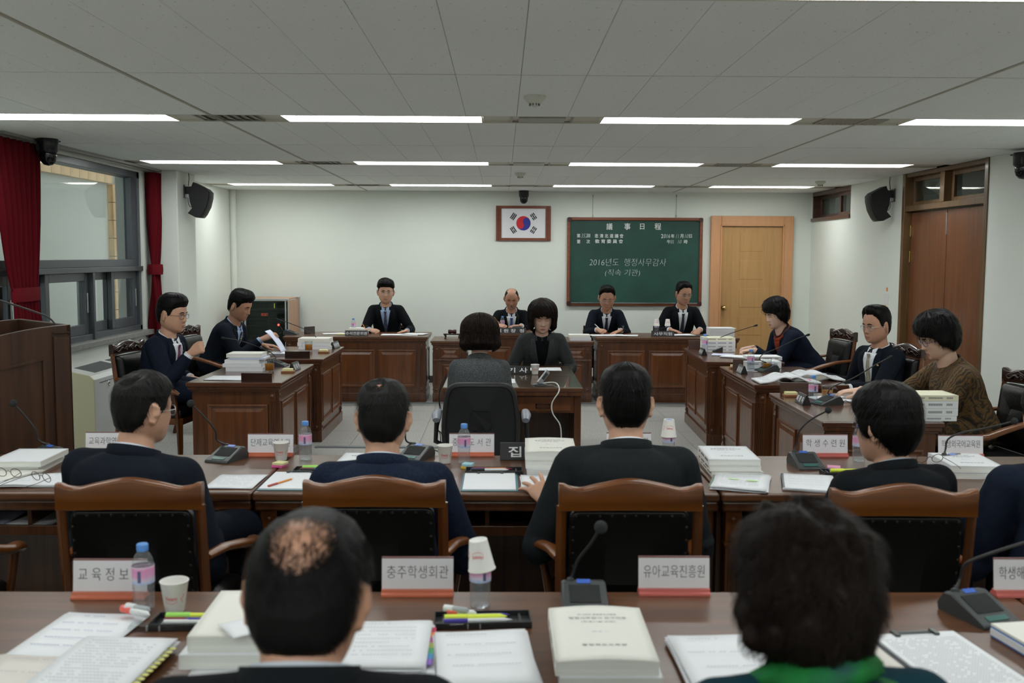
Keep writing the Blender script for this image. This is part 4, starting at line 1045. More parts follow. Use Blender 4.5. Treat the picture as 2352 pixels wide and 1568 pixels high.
def person(label, H, face, hand_r=None, hand_l=None, head=(0, 0, 0), lean=.10, side=0.0, hipz=.60, s=1.0, hs=1.0, suit=None, skin=None, hair=None, hairm=None,
           shirt=None, tie=None, tiem=None, glasses=None, eyes='closed', shw=.152, hr=None, hl=None, vox=.0055, trousers=None, extra=None, bust=0, button=True, collar=True, twist=0.0, legs=True, lapel=True, knee=None, vneck=.30, pole_out=.55, shoes=True, neckdrop=.160, neckback=.035, bw=1.1):
    skin = skin or SKIN; hairm = hairm or HAIRK
    R3 = Matrix.Rotation(face, 3, 'Z'); F = R3 @ Vector((0, 1, 0)); X = R3 @ Vector((1, 0, 0)); Z = Vector((0, 0, 1))
    HR = Matrix.Rotation(face+head[0], 4, 'Z') @ Matrix.Rotation(-head[1], 4, 'X') @ Matrix.Rotation(head[2], 4, 'Y')
    HM = Matrix.Translation(H) @ HR @ Matrix.Diagonal((hs, hs, hs, 1))
    hd = HR.to_3x3() @ Vector((0, 0, -1))
    N = H + (hd*.6+Vector((0, 0, -.4)))*neckdrop*s*1.0 - F*neckback*s          # base of the neck
    hip = Vector((N.x, N.y, 0)) - F*lean - X*side; hip.z = hipz
    U = (N-hip).normalized(); B = X.cross(U).normalized()*-1                     # up the spine, and forward
    B = U.cross(X).normalized(); B = B if B.dot(F) > 0 else -B
    TX = (Matrix.Rotation(twist, 3, U) @ X); TB = Matrix.Rotation(twist, 3, U) @ B
    S0 = N - U*.055*s
    SR = S0 + TX*shw*s; SL = S0 - TX*shw*s
    if hand_r is None: hand_r = hip + F*.30 + X*.11 + Z*.03
    if hand_l is None: hand_l = hip + F*.30 - X*.11 + Z*.03
    hand_r, hand_l = Vector(hand_r), Vector(hand_l)
    l1, l2 = .285*s, .255*s
    ER = ik(SR, hand_r, l1, l2, -Z*.8+X*pole_out-F*.25); EL = ik(SL, hand_l, l1, l2, -Z*.8-X*pole_out-F*.25)
    arms = ((1, SR, ER, hand_r, hr), (-1, SL, EL, hand_l, hl))
    # ---- skin body
    b = MB(); head_mesh(b, HM)
    nk = HM @ Vector((0, -.022, -.055)); b.tube([nk+(nk-N)*.25, nk, (nk+N)/2, N, N-U*.07], [.050*hs, .052*hs, .055*s, .060*s, .075*s], 20)
    core = [N-U*.03, N-U*.12*s, hip+U*.1, hip]
    b.tube(core, [.06*s, .085*s, .08*s, .09*s], 16)
    for sg, S, E_, W_, hh in arms:
        b.tube([S0, S, S+(E_-S)*.5, E_, E_+(W_-E_)*.5, W_], [.04, .045*s, .038*s, .034*s, .031*s, .027*s], 12)
        hh = hh or {}
        fd = (W_-E_).normalized(); aim = Vector(hh['dir']).normalized() if 'dir' in hh else fd
        up = Vector(hh.get('up', (0, 0, 1))); up = (up-aim*up.dot(aim)).normalized(); xx = aim.cross(up)
        hsz = hh.get('size', 1.0)*s
        hm_ = basis(xx, aim, up, W_+aim*.012) @ Matrix.Diagonal((hsz, hsz, hsz, 1))
        hand(b, hm_, side=sg, curl=hh.get('curl', .35), spread=hh.get('spread', .12), thumb=hh.get('thumb', .7), pinch=hh.get('pinch', False))
    kR = hip+F*.42*s+X*.11; kL = hip+F*.42*s-X*.11
    if knee: kR += F*knee; kL += F*knee
    for k_ in (kR, kL): k_.z = .595
    aR = Vector((kR.x, kR.y, .09))+F*.04; aL = Vector((kL.x, kL.y, .09))+F*.04
    if legs:
        for K, A, sx in ((kR, aR, 1), (kL, aL, -1)):
            b.tube([hip, hip+X*sx*.09, K, (K+A)/2, A, A-Z*.04], [.07, .06, .045, .042, .035, .035], 10)
    me = remesh('person', b, vox, 2)
    me.materials.append(skin); me.materials.append(LIPS)
    HI = HM.inverted(); nv_ = len(me.polygons); cen = np.empty(nv_*3); me.polygons.foreach_get('center', cen); cen = cen.reshape(-1, 3)
    Mi = np.array(HI); loc = cen @ Mi[:3, :3].T + Mi[:3, 3]
    lip = (np.abs(loc[:, 0]) < .021) & (loc[:, 2] > -.0825+np.abs(loc[:, 0])*.25) & (loc[:, 2] < -.061-np.abs(loc[:, 0])*.3) & (loc[:, 1] > .05)
    me.polygons.foreach_set('material_index', lip.astype(int)); me.update()
    root = bpy.data.objects.new('person', me); COL.objects.link(root); tag(root, label, 'person')
    P = lambda n_, m_, mt_, **k: obj(n_, m_, mt_, root, **k)
    # ---- hair
    hb = MB(); hk = dict(hair or {}); kind = hk.pop('kind', 'shell'); st_ = hk.pop('strands', 0); sl = hk.pop('slen', .04); th_ = hk.pop('thin', None); wv = hk.pop('wave', .003); sw_ = hk.pop('sw', .0011); lf = hk.pop('lift', .003); bn = hk.pop('bn', 0); bp = hk.pop('bp', .1)
    if kind == 'bob':
        bob_hair(hb, HM, **hk)
    else:
        sf = hair_shell(hb, HM, **hk)
        bn_ = bn
        if bn_:
            r_ = random.Random(3); pool = [q for row in sf for q in row if -.31 < q[2] < .12 and q[0].z > .05]
            for _ in range(bn_):
                q, nv, m, th = r_.choice(pool)
                if r_.random() > bp+2.2*max(0, m+.27): continue
                q = q-nv*(m*.012 if m < 0 else 0)+nv*.001
                d = Vector((r_.uniform(-.5, .5), -.3-r_.random(), 0)); d -= nv*d.dot(nv); d.normalize(); sd = nv.cross(d); L = r_.uniform(.015, .035)
                v_ = []
                for k in range(4):
                    u = k/3; c_ = q+d*L*u-nv*((L*u)**2/.2)+nv*.0015*math.sin(u*3); v_ += [c_-sd*sw_*(1-.8*u), c_+sd*sw_*(1-.8*u)]
                hb.add(v_, [(2*k, 2*k+1, 2*k+3, 2*k+2) for k in range(3)], HM, True)
        if st_: strands(hb, HM, sf, st_, sl, seed=hk.get('seed', 1), thin=th_, wave=wv, w=sw_, lift=lf)
    ho = P('hair', hb, hairm)
    if kind == 'bob':
        so = ho.modifiers.new('t', 'SOLIDIFY'); so.thickness = .014; so.offset = -1
    # ---- brows, eyes
    fy = lambda x, z: head_pt(math.atan2(x/.077, .9) if True else 0, z)
    def surf_at(x, z, off=0):
        lo, hi = 0, PI/2
        for _ in range(18):
            m_ = (lo+hi)/2
            if head_pt(m_, z)[0] < abs(x): lo = m_
            else: hi = m_
        p = head_pt(lo, z); return Vector((math.copysign(p[0], x), p[1]+off, z))
    eb = MB()
    for sx in (-1, 1):
        eb.tube([surf_at(sx*x, z, .001) for x, z in ((.013, .0215), (.024, .0245), (.036, .0240), (.046, .0185))], [.0022*bw, .0034*bw, .0030*bw, .0014*bw], 6, HM)
    P('eyebrows', eb, hairm)
    ey = MB()
    for sx in (-1, 1):
        if eyes == 'open':
            ey.mi = 0; c = surf_at(sx*.031, -.001, -.0085); ey.ball(c, .0112, 14, 10, HM, sc=(1.15, 1, .62)); ey.mi = 1; ey.ball(c+Vector((0, .0078, 0)), .0052, 10, 8, HM, sc=(1, .7, 1))
        ey.mi = 1
        zo = .0062 if eyes == 'open' else -.004
        ey.tube([surf_at(sx*x, z+zo, .0012) for x, z in ((.019, -.002), (.026, .0015), (.033, .0015), (.043, -.002))], [.0007, .0011, .0012, .0007], 5, HM)
    P('eyes', ey, [EYEW, mat('iris_dark', (.012, .008, .007), .2)])
    if glasses:
        g = MB(); gw = glasses.get('w', .025); gh = glasses.get('h', .018); yy = .094
        for sx in (-1, 1):
            e_ = glasses.get('sq', 2.6)
            ring = [(sx*.033+gw*math.copysign(abs(math.cos(a))**(2/e_), math.cos(a)), yy-abs(sx*.033+gw*math.cos(a))*.12, -.003+gh*math.copysign(abs(math.sin(a))**(2/e_), math.sin(a))) for a in [2*PI*k/24 for k in range(25)]]
            g.tube(ring, glasses.get('t', .0011), 6, HM)
            g.tube([(sx*(.033+gw), yy-.008, .002), (sx*.079, .05, .003), (sx*.084, -.008, .002), (sx*.083, -.025, -.012)], .0013, 6, HM)
        g.tube([(-.009, yy, .001), (0, yy+.004, .003), (.009, yy, .001)], .0011, 6, HM)
        go = P('glasses', g, glasses.get('m', METAL))
        for sx in (-1, 1):
            l_ = MB().prism([(sx*.033+gw*.97*math.cos(a), -.003+gh*.97*math.sin(a)) for a in [2*PI*k/16 for k in range(16)]], yy-.004, yy-.003, 'Y', HM)
            P('lens', l_, MATS.get('lens_glass') or thin_glass('lens_glass', (.97, .98, .99), 1.2), )
    # ---- jacket
    j = MB(); secs = ((-.06, .175, .130), (.0, .185, .135), (.18, .172, .125), (.38, .162, .118), (.60, .175, .125), (.76, .182, .122), (.87, .170, .108), (.94, .128, .090), (1.0, .082, .078))
    L = (N-hip).length; rings = []
    for t, w, d in secs:
        c = hip+U*L*t; q = min(1, max(0, (t-.3)/.4)); xa = X.lerp(TX, q).normalized(); ba = B.lerp(TB, q).normalized()
        d2 = d+bust*math.exp(-((t-.66)/.13)**2)
        rings.append([c+xa*w*s*math.copysign(abs(math.cos(a))**.85, math.cos(a))+ba*((d2 if math.sin(a) > 0 else d)*s*math.copysign(abs(math.sin(a))**.9, math.sin(a))-.012) for a in [2*PI*k/32 for k in range(32)]])
    j.loft(rings)
    tbv = BVHTree.FromPolygons([tuple(p) for p in j.v], [tuple(f) for f in j.f])
    for sg, S, E_, W_, hh in arms:
        sl_ = (W_-E_).normalized(); cuff = E_+(W_-E_)*.90
        j.tube([S0+TX*sg*.05*s+U*.018*s, S0+TX*sg*.10*s+U*.006*s, S-U*.004], [.052*s, .058*s, .062*s], 16)
        j.ball(S-U*.006, .066*s, 16, 12)
        j.tube([S, S+(E_-S)*.35, S+(E_-S)*.75, E_, E_+(W_-E_)*.3, E_+(W_-E_)*.65, cuff], [.066*s, .064*s, .058*s, .056*s, .052*s, .046*s, .041*s], 16)
        j.ball(E_, .056*s, 12, 10)
        # creases at the elbow and upper arm
        for q in range(4):
            u_ = .55+.13*q; c_ = S+(E_-S)*min(1, u_) if u_ <= 1 else E_
            ax = (E_-S).normalized(); pr = ax.orthogonal().normalized()
            j.tube([c_+(Matrix.Rotation(a, 3, ax) @ pr)*.054*s for a in [q*1.3+k*.3 for k in range(5)]], .010*s, 6)
    jm = remesh('suit_jacket', j, .0095, 3)
    nv2 = len(jm.vertices); ca = np.empty(nv2*3); na = np.empty(nv2*3); jm.vertices.foreach_get('co', ca); jm.vertex_normals.foreach_get('vector', na)
    ca = ca.reshape(-1, 3); na = na.reshape(-1, 3)
    dv = np.array([(1-abs(noise3(p_[0]*9, p_[1]*9, p_[2]*5.5)))**3*.6+noise3(p_[0]*5, p_[1]*5, p_[2]*4+9)*.5 for p_ in ca.tolist()])
    tt_ = np.clip((np.dot(ca-np.array(N), np.array(-U)))/(.30*s), .15, 1)
    ca += na*(dv*.0075*tt_)[:, None]; jm.vertices.foreach_set('co', ca.ravel()); jm.update(); jn = 'jacket' if not extra else extra.get('name', 'jacket')
    P(jn, jm, suit)
    jb = None
    # ---- trousers
    if legs:
        tr = MB()
        for K, A, sx in ((kR, aR, 1), (kL, aL, -1)):
            tr.tube([hip+X*sx*.07, hip+F*.1+X*sx*.095, K, K+F*.03-Z*.05, (K+A)/2+F*.01, A+Z*.02], [.105*s, .100*s, .072*s, .072*s, .064*s, .062*s], 14)
            tr.ball(K, .074*s, 12, 8)
        tr.ball(hip, .15*s, 14, 10, None, sc=(1, 1, .75))
        P('trousers', remesh('trousers', tr, .016, 2), trousers or suit)
        if shoes:
            for A in (aR, aL):
                sh = MB(); rg = []
                for y, w, h in ((-.07, .020, .05), (-.05, .034, .085), (0, .038, .085), (.06, .040, .06), (.12, .042, .045), (.17, .034, .035), (.19, .015, .02)):
                    rg.append([Vector((A.x, A.y, 0))+F*y+X*w*math.cos(a)+Z*max(0.0, h/2+h/2*math.sin(a)) for a in [2*PI*k/14 for k in range(14)]])
                sh.loft(rg); P('shoe', sh, mat('black_shoe', (.01, .01, .01), .25))
    # ---- shirt front, collar, tie, lapels laid on the chest
    def chest(x, d):
        o_ = N - U*d + TX*x + TB*.6
        h_ = tbv.ray_cast(o_, -TB)
        if h_[0] is None: return N-U*d+TX*x+TB*.09
        return h_[0]
    dt = .030*s; Lv = vneck*s
    def patch(f0, f1, d0, d1, off, m=14, n=8):
        rows = []
        for k in range(m+1):
            t = k/m; d = d0+(d1-d0)*t; a_, b_ = f0(t), f1(t)
            rows.append([chest(a_+(b_-a_)*i/n, d)+TB*off for i in range(n+1)])
        return MB().loft(rows, closed=False, cap=False)
    if shirt:
        p_ = patch(lambda t: -.062*s*(1-t)-.004, lambda t: .062*s*(1-t)+.004, dt, dt+Lv, .003)
        o = P('shirt', p_, shirt); q = o.modifiers.new('t', 'SOLIDIFY'); q.thickness = .004; q.offset = 0
    if lapel and shirt:
        for sg in (-1, 1):
            def fin(t): return sg*(.060*s*(1-t)+.003)
            def fout(t):
                w = (.05+.075*min(1, t/.33)) if t < .33 else .125-.115*((t-.33)/.67)
                return sg*(.060*(1-t)+.003+w*.62)*s
            o = P('lapel', patch(fin, fout, dt-.01, dt+Lv+.005, .0085, n=5), suit); q = o.modifiers.new('t', 'SOLIDIFY'); q.thickness = .005; q.offset = 0
    cw = SHIRTW if shirt is None else shirt
    nkd = ((nk-N).normalized()*.45+U).normalized()
    def ring_at(c, r, h, tilt, a0=0, a1=2*PI, m=40, out=0.0, dip=0.0):
        v = []; 
        for zz, rr in ((0, r+out), (h*.55, r+out*.3), (h, r)):
            row = []
            for k in range(m+1):
                a = a0+(a1-a0)*k/m
                sn, cs = math.sin(a), math.cos(a)
                row.append(c+TX*cs*rr*1.04+TB*sn*rr*1.02+nkd*(zz-tilt*sn-dip*(1 if sn > 0 else 0)*sn*sn))
            v.append(row)
        return MB().loft(v, closed=False, cap=False)
    if collar and shirt:
        o = P('shirt_collar', ring_at(N-U*.028*s, .066*s, .045*s, .020*s, dip=.012), shirt); q = o.modifiers.new('t', 'SOLIDIFY'); q.thickness = .004
        for sg in (-1, 1):
            t0 = N+TB*.064*s-U*.005*s-nkd*.005; a_ = t0+TX*sg*.004; b_ = t0+TX*sg*.045*s-TB*.014+nkd*.018*s; c_ = chest(sg*.040*s, .085*s)+TB*.009; 
            m_ = MB().add([a_+TB*.008, b_+TB*.006, c_+TB*.004, (a_+c_)/2+TB*.012], [(0, 1, 2, 3)])
            o = P('collar_point', m_, shirt); q = o.modifiers.new('t', 'SOLIDIFY'); q.thickness = .003
    if collar:
        o = P('jacket_collar', ring_at(N-U*.034*s, .072*s, .049*s, .017*s, a0=PI*.93, a1=PI*2.07, out=.012*s), suit); q = o.modifiers.new('t', 'SOLIDIFY'); q.thickness = .008; q.offset = 1
    if tie:
        k0 = dt+.012
        p_ = patch(lambda t: -(.013+.020*t)*s, lambda t: (.013+.020*t)*s, k0+.02, dt+Lv+.01, .009, n=4)
        o = P('necktie', p_, tie); q = o.modifiers.new('t', 'SOLIDIFY'); q.thickness = .004
        kn_ = MB(); c_ = chest(0, k0+.012)+TB*.010
        kn_.loft([[c_+TX*w*a+TB*b_*.7+U*h for a, b_ in ((-1, 0), (-.6, .008), (0, .011), (.6, .008), (1, 0), (0, -.004))] for h, w in ((.020, .019), (.0, .017), (-.022, .010))])
        P('tie_knot', kn_, tie)
    for sg, S, E_, W_, hh in arms:      # shirt cuffs
        if shirt:
            c0 = E_+(W_-E_)*.86; c1 = E_+(W_-E_)*.985
            P('shirt_cuff', MB().tube([c0, c1], [.0335*s, .0325*s], 16), shirt)
    return root, dict(N=N, U=U, F=F, X=X, TX=TX, TB=TB, HM=HM, chest=chest, SR=SR, SL=SL, ER=ER, EL=EL, hip=hip, jb=jb, hand_r=hand_r, hand_l=hand_l, nkd=nkd)
def cloth(name, col, n=.12, sc=60, rough=.85, bump=.2, bs=500, sheen=.0): return mat(name, tuple(c*.72 for c in col), rough, spec=.12, noise_amt=n, noise_scale=sc, bump=bump, bump_scale=bs, sheen=sheen)
NAVY = cloth('navy_suit', (.012, .018, .036)); BLK = cloth('black_suit', (.009, .011, .014)); CHAR = cloth('charcoal_suit', (.018, .022, .025))
NAVY2 = cloth('dark_navy_suit', (.010, .014, .023)); NAVY3 = cloth('blue_navy_suit', (.013, .021, .045), n=.3, sc=110)
SHIRTG = mat('pale_grey_shirt', (.50, .55, .62), .7)
TWEED = cloth('grey_tweed', (.088, .095, .099), n=.75, sc=240); TWEED2 = cloth('dark_grey_tweed', (.055, .060, .062), n=.6, sc=240)
KNIT = cloth('black_knit', (.006, .007, .009)); TEAL = cloth('teal_knit', (.008, .045, .065))
def tie_(name, c, n=.5, sc=60): return mat(name, c, .55, noise_amt=n, noise_scale=sc, sheen=.2)
V = Vector
BY = 11.92
# ---- behind the back desks, facing the room
r_, I1 = person('man with parted hair behind the back left desk, dark suit, plaid tie, pencil in hand', on_y(886, 671, 11.95), PI,
    hand_r=on_y(849, 757, 11.62), hand_l=on_y(934, 760, 11.70), head=(.14, .03, -.03), lean=.16, s=1.0, hs=1.10, suit=BLK, shirt=SHIRTB, tie=tie_('plaid_tie', (.06, .07, .13), .6, 50),
    hair=dict(line='short', T=.012, top=.022, part=-.03, seed=1), eyes='open', glasses=dict(t=.0009), hr=dict(curl=1.0, pinch=True, dir=(.75, -.5, -.1), up=(0, -.5, .8)), hl=dict(curl=.3, dir=(-1, -.2, -.22)))
r_, I2 = person('chairman with thinning hair reading into the microphone at the raised middle desk', on_y(1175, 686, 11.98), PI,
    hand_r=on_y(1142, 746, 11.70), hand_l=on_y(1196, 748, 11.70), head=(0, .38, 0), lean=.22, s=.98, hs=1.0, suit=BLK, shirt=SHIRTW, skin=SKIN2, tie=tie_('blue_tie', (.07, .12, .34), .1),
    hair=dict(line='balding', T=.006, top=.0, seed=2, bald=(0, .02, .12, .075)), glasses=dict(), hr=dict(curl=1.0, pinch=True, dir=(.7, -.5, -.1), up=(0, -.5, .8)), hl=dict(curl=.4, dir=(-.9, -.3, 0)))
r_, I3 = person('man in a navy suit writing in front of the chalkboard, glasses low on his nose', on_y(1394, 685, 11.95), PI,
    hand_r=on_y(1373, 757, 11.66), hand_l=on_y(1425, 759, 11.68), head=(-.05, .30, 0), lean=.26, s=.98, hs=1.10, suit=NAVY2, shirt=SHIRTW, skin=SKIN2, tie=tie_('navy_tie', (.012, .02, .05), .2),
    hair=dict(line='high', T=.009, top=.016, quiff=.012, seed=3), glasses=dict(t=.0008, gh=.017), hr=dict(curl=1.0, pinch=True, dir=(.4, -.6, -.1), up=(-.2, -.5, .8)), hl=dict(curl=.25, dir=(-.75, -.6, -.2)))
r_, I4 = person('man in a black suit seated beside the oak door, looking down at a folder', on_y(1570, 675, 11.95), PI+.08,
    hand_r=on_y(1540, 757, 11.72), hand_l=on_y(1607, 757, 11.70), head=(.20, .22, 0), lean=.16, s=1.04, hs=1.06, suit=BLK, shirt=SHIRTW, skin=SKIN2, tie=tie_('dark_dotted_tie', (.02, .03, .055), .5, 120), vneck=.36,
    hair=dict(line='high', T=.010, top=.016, seed=4), glasses=dict(t=.0009), hr=dict(curl=.6, dir=(.8, -.5, -.2)), hl=dict(curl=.5, dir=(-.55, -.5, -.45), up=(.3, -.3, .8)))
# ---- stenographers
r_, W1 = person('woman with a dark brown bob facing the room at the glass-topped tables, eyes lowered', on_y(1246, 728, 8.50), PI+.03,
    bw=.6, head=(.02, .34, 0), lean=.14, s=.97, hs=1.06, suit=TWEED2, skin=SKIN3, shirt=KNIT, lapel=True, vneck=.36, bust=.03, shw=.150,
    hair=dict(kind='bob', zb=-.105, vol=.026, seed=5, fringe=.052, open_deg=42), hairm=HAIRB, collar=True)
r_, W2 = person('woman with brown bob and grey tweed jacket, her back turned at the glass-topped table', on_y(1102, 772, 6.42), 0,
    pole_out=.12, head=(.05, .16, 0), lean=.12, s=.93, hs=1.0, suit=TWEED, skin=SKIN3, shirt=None, bust=.02, shw=.148,
    hair=dict(kind='bob', zb=-.085, vol=.030, seed=6, fringe=.03, flare=.022), hairm=HAIRB)
# ---- left side desks
r_, L1 = person('man in glasses and purple tie at the near left desk, raising his hand', on_y(397, 722, 7.70), -PI/2-.22,
    hand_r=on_y(436, 812, 7.52), hand_l=on_y(440, 868, 7.85), head=(-.02, .10, 0), lean=.10, s=1.07, hs=1.13, suit=NAVY, shirt=SHIRTW, tie=tie_('purple_tie', (.16, .015, .085), .5, 200), vneck=.34,
    hair=dict(line='short', T=.012, top=.016, quiff=.010, seed=7, back=.004), eyes='open', glasses=dict(t=.0011, m=mat('glasses_dark_metal', (.08, .06, .05), .3, metal=.8)), hr=dict(curl=1.3, dir=(.80, -.25, .45), up=(-.2, -.9, .3)), hl=dict(curl=.6), pole_out=.2)
r_, L2 = person('man with wavy black hair at the far left desk, lifting a sheet of paper', on_y(552, 703, 9.28), -PI/2-.18,
    hand_r=on_y(600, 779, 9.15), hand_l=on_y(604, 792, 9.45), head=(-.08, .34, 0), lean=.20, s=1.04, hs=1.08, suit=NAVY2, shirt=SHIRTB, skin=SKIN2, tie=tie_('dark_tie', (.02, .02, .03)),
    hair=dict(line='short', T=.013, top=.020, quiff=.014, lump=.004, seed=8), hr=dict(curl=.5, pinch=True, dir=(.85, 0, .3), up=(-.3, -.6, .7)), hl=dict(curl=.3, dir=(1, .1, -.1)), pole_out=.3)
# ---- right side desks
r_, R1 = person('woman with short permed hair and orange scarf at the far right desk, hands clasped', on_y(1783, 722, 9.22), PI/2+.22,
    hand_r=on_y(1728, 797, 9.40), hand_l=on_y(1731, 803, 9.12), head=(.05, .26, 0), lean=.30, s=1.0, hs=1.04, suit=NAVY, skin=SKIN3, shirt=None, bust=.03, shw=.148,
    hair=dict(line='full', T=.022, top=.018, lump=.008, curl=.006, seed=9, back=.006, strands=1500, slen=.035, wave=.006, lift=.006), hr=dict(curl=.8, dir=(-1, -.1, -.15)), hl=dict(curl=.8, dir=(-1, .15, -.15)), pole_out=.3)
r_, R2 = person('man with swept-back hair, silver glasses and beige tie at the middle right desk', on_y(2012, 748, 7.60), PI/2+.42,
    hand_r=V((2.55, 7.85, .70)), hand_l=V((2.56, 7.30, .68)), head=(.0, .10, 0), lean=.02, s=1.06, hs=1.08, suit=NAVY2, shirt=SHIRTW, skin=SKIN2, tie=tie_('beige_tie', (.30, .27, .20), .15), vneck=.36,
    hair=dict(line='high', T=.010, top=.020, quiff=.014, seed=10), eyes='open', glasses=dict(t=.0012), pole_out=.3)
def paisley():
    m, nt, p = _nt('paisley_jacquard'); p.inputs['Roughness'].default_value = .7; p.inputs['Specular IOR Level'].default_value = .15
    tc = nt.nodes.new('ShaderNodeTexCoord')
    n = nt.nodes.new('ShaderNodeTexNoise'); n.inputs['Scale'].default_value = 5; n.inputs['Detail'].default_value = 1.5
    nt.links.new(tc.outputs['Object'], n.inputs[0])
    mx = nt.nodes.new('ShaderNodeMixRGB'); mx.blend_type = 'ADD'; mx.inputs[0].default_value = .38
    nt.links.new(tc.outputs['Object'], mx.inputs[1]); nt.links.new(n.outputs['Color'], mx.inputs[2])
    w = nt.nodes.new('ShaderNodeTexWave'); w.wave_type = 'RINGS'; w.inputs['Scale'].default_value = 11; w.inputs['Distortion'].default_value = 7; w.inputs['Detail'].default_value = 2.5; w.inputs['Detail Scale'].default_value = 2
    nt.links.new(mx.outputs[0], w.inputs[0])
    cr = nt.nodes.new('ShaderNodeValToRGB'); e = cr.color_ramp.elements
    e[0].position = .0; e[0].color = (.030, .024, .018, 1); e[1].position = 1; e[1].color = (.09, .055, .022, 1)
    for pos, c in ((.30, (.045, .036, .024)), (.45, (.16, .075, .018)), (.55, (.030, .026, .022)), (.75, (.075, .060, .038)), (.88, (.20, .10, .028))):
        q = e.new(pos); q.color = (*c, 1)
    nt.links.new(w.outputs['Color'], cr.inputs[0]); nt.links.new(cr.outputs[0], p.inputs['Base Color']); return m
PAIS = paisley()
r_, R3 = person('woman with full black hair in a brown paisley jacket at the nearest right desk', on_y(2153, 775, 6.02), PI/2-.05,
    hand_r=V((2.30, 6.32, .80)), hand_l=V((2.36, 5.92, .80)), head=(.05, .36, 0), lean=.16, s=1.05, hs=1.06, suit=PAIS, skin=SKIN3, shirt=None, bust=.04, shw=.165,
    hair=dict(line='full', T=.024, top=.020, lump=.006, curl=.004, seed=11, back=.012, strands=2500, slen=.04, wave=.004, lift=.004), glasses=dict(t=.0014, m=mat('glasses_blue', (.05, .06, .16), .3)), hr=dict(dir=(-1, 0, -.1)), hl=dict(dir=(-1, .1, -.1)))
# ---- middle row, seen from behind
thinb = dict(strands=2600, slen=.035, sw=.0008, lift=.001, wave=.0015)
BK = dict(neckdrop=.135)
r_, B1 = person('man with thinning crown and silver glasses in the leftmost armchair of the middle row', on_y(330, 940, 3.52), -.50,
    **BK, head=(-.12, .06, .02), lean=.06, s=1.12, hs=1.03, suit=NAVY2, shirt=SHIRTG, vneck=.3, twist=.36,
    hair=dict(line='short', T=.009, top=.008, seed=12, bald=(.0, -.05, .105, .036), thin=.8, bn=1500, bp=.6, **thinb), hairm=HAIRG, glasses=dict(t=.0016), eyes='open', shw=.165)
r_, B2 = person('man with a small bald spot and checked navy jacket, second in the middle row', on_y(881, 962, 3.52), 0,
    **BK, head=(0, .10, 0), lean=.06, s=1.10, hs=1.05, suit=NAVY3, shirt=SHIRTG, shw=.165,
    hair=dict(line='short', T=.009, top=.008, seed=13, bald=(-.015, -.055, .105, .022), thin=.8, bn=700, bp=.35, **thinb), hairm=HAIRG)
r_, B3 = person('man in charcoal jacket and white collar, third in the middle row, hand on papers', on_y(1436, 928, 3.52), 0,
    **BK, hand_l=on_y(1266, 1158, 3.70), head=(0, .05, 0), lean=.06, s=1.10, hs=1.04, suit=CHAR, shirt=SHIRTW, shw=.168, vox=.0045, pole_out=.35,
    hair=dict(line='short', T=.009, top=.014, seed=14, strands=2600, slen=.035, sw=.0008, lift=.001, wave=.0015), hl=dict(curl=.22, spread=.24, thumb=.0, dir=(-.45, .60, .42), up=(-.1, -.6, .8), size=.98))
r_, B4 = person('man with thick black hair at the right of the middle row, face turned left', on_y(2033, 982, 3.50), .35,
    **BK, head=(.25, .06, 0), lean=.06, s=1.02, hs=1.06, suit=BLK, shirt=SHIRTG, twist=-.25, shw=.158,
    hair=dict(line='fringe', T=.018, top=.020, seed=15, back=.012, strands=3000, slen=.04, sw=.0008, lift=.001, wave=.002, side=.9), glasses=dict(t=.0014, m=MATS['glasses_dark_metal']))
r_, B5 = person('man in a navy jacket cut off by the right edge of the middle row', on_y(2415, 965, 3.50), .1,
    **BK, head=(0, .1, 0), lean=.06, s=1.12, hs=1.04, suit=NAVY, shirt=SHIRTW, shw=.17,
    hair=dict(line='short', T=.010, top=.012, seed=16))
# ---- front row, nearest
r_, F1 = person('man with a large bald crown nearest the viewpoint, back turned, dark suit', on_y(706, 1372, 1.44), 0.02,
    head=(-.06, .12, .03), lean=.08, s=1.04, hs=.985, suit=BLK, skin=SKIN2, shirt=SHIRTG, shw=.17, neckdrop=.095, neckback=.05,
    hair=dict(line='short', T=.010, top=.006, seed=17, bald=(.0, -.064, .096, .070), thin=.42, bn=2600, bp=.12, strands=9000, slen=.04, sw=.0006, lift=.001, wave=.0015, lump=.002, n=200, nz=120))
r_, F2 = person('woman with permed dark brown hair and a green scarf nearest the viewpoint', on_y(1850, 1378, 1.46), .12,
    head=(.05, .16, 0), lean=.10, s=.97, hs=.97, suit=TEAL, skin=SKIN3, shirt=None, collar=False, shw=.155, bust=.02, neckdrop=.10, neckback=.04,
    hair=dict(line='full', T=.016, top=.010, lump=.012, curl=.015, seed=18, back=.008, strands=12000, slen=.04, sw=.0006, wave=.011, lift=.009, n=200, nz=120), hairm=HAIRB)
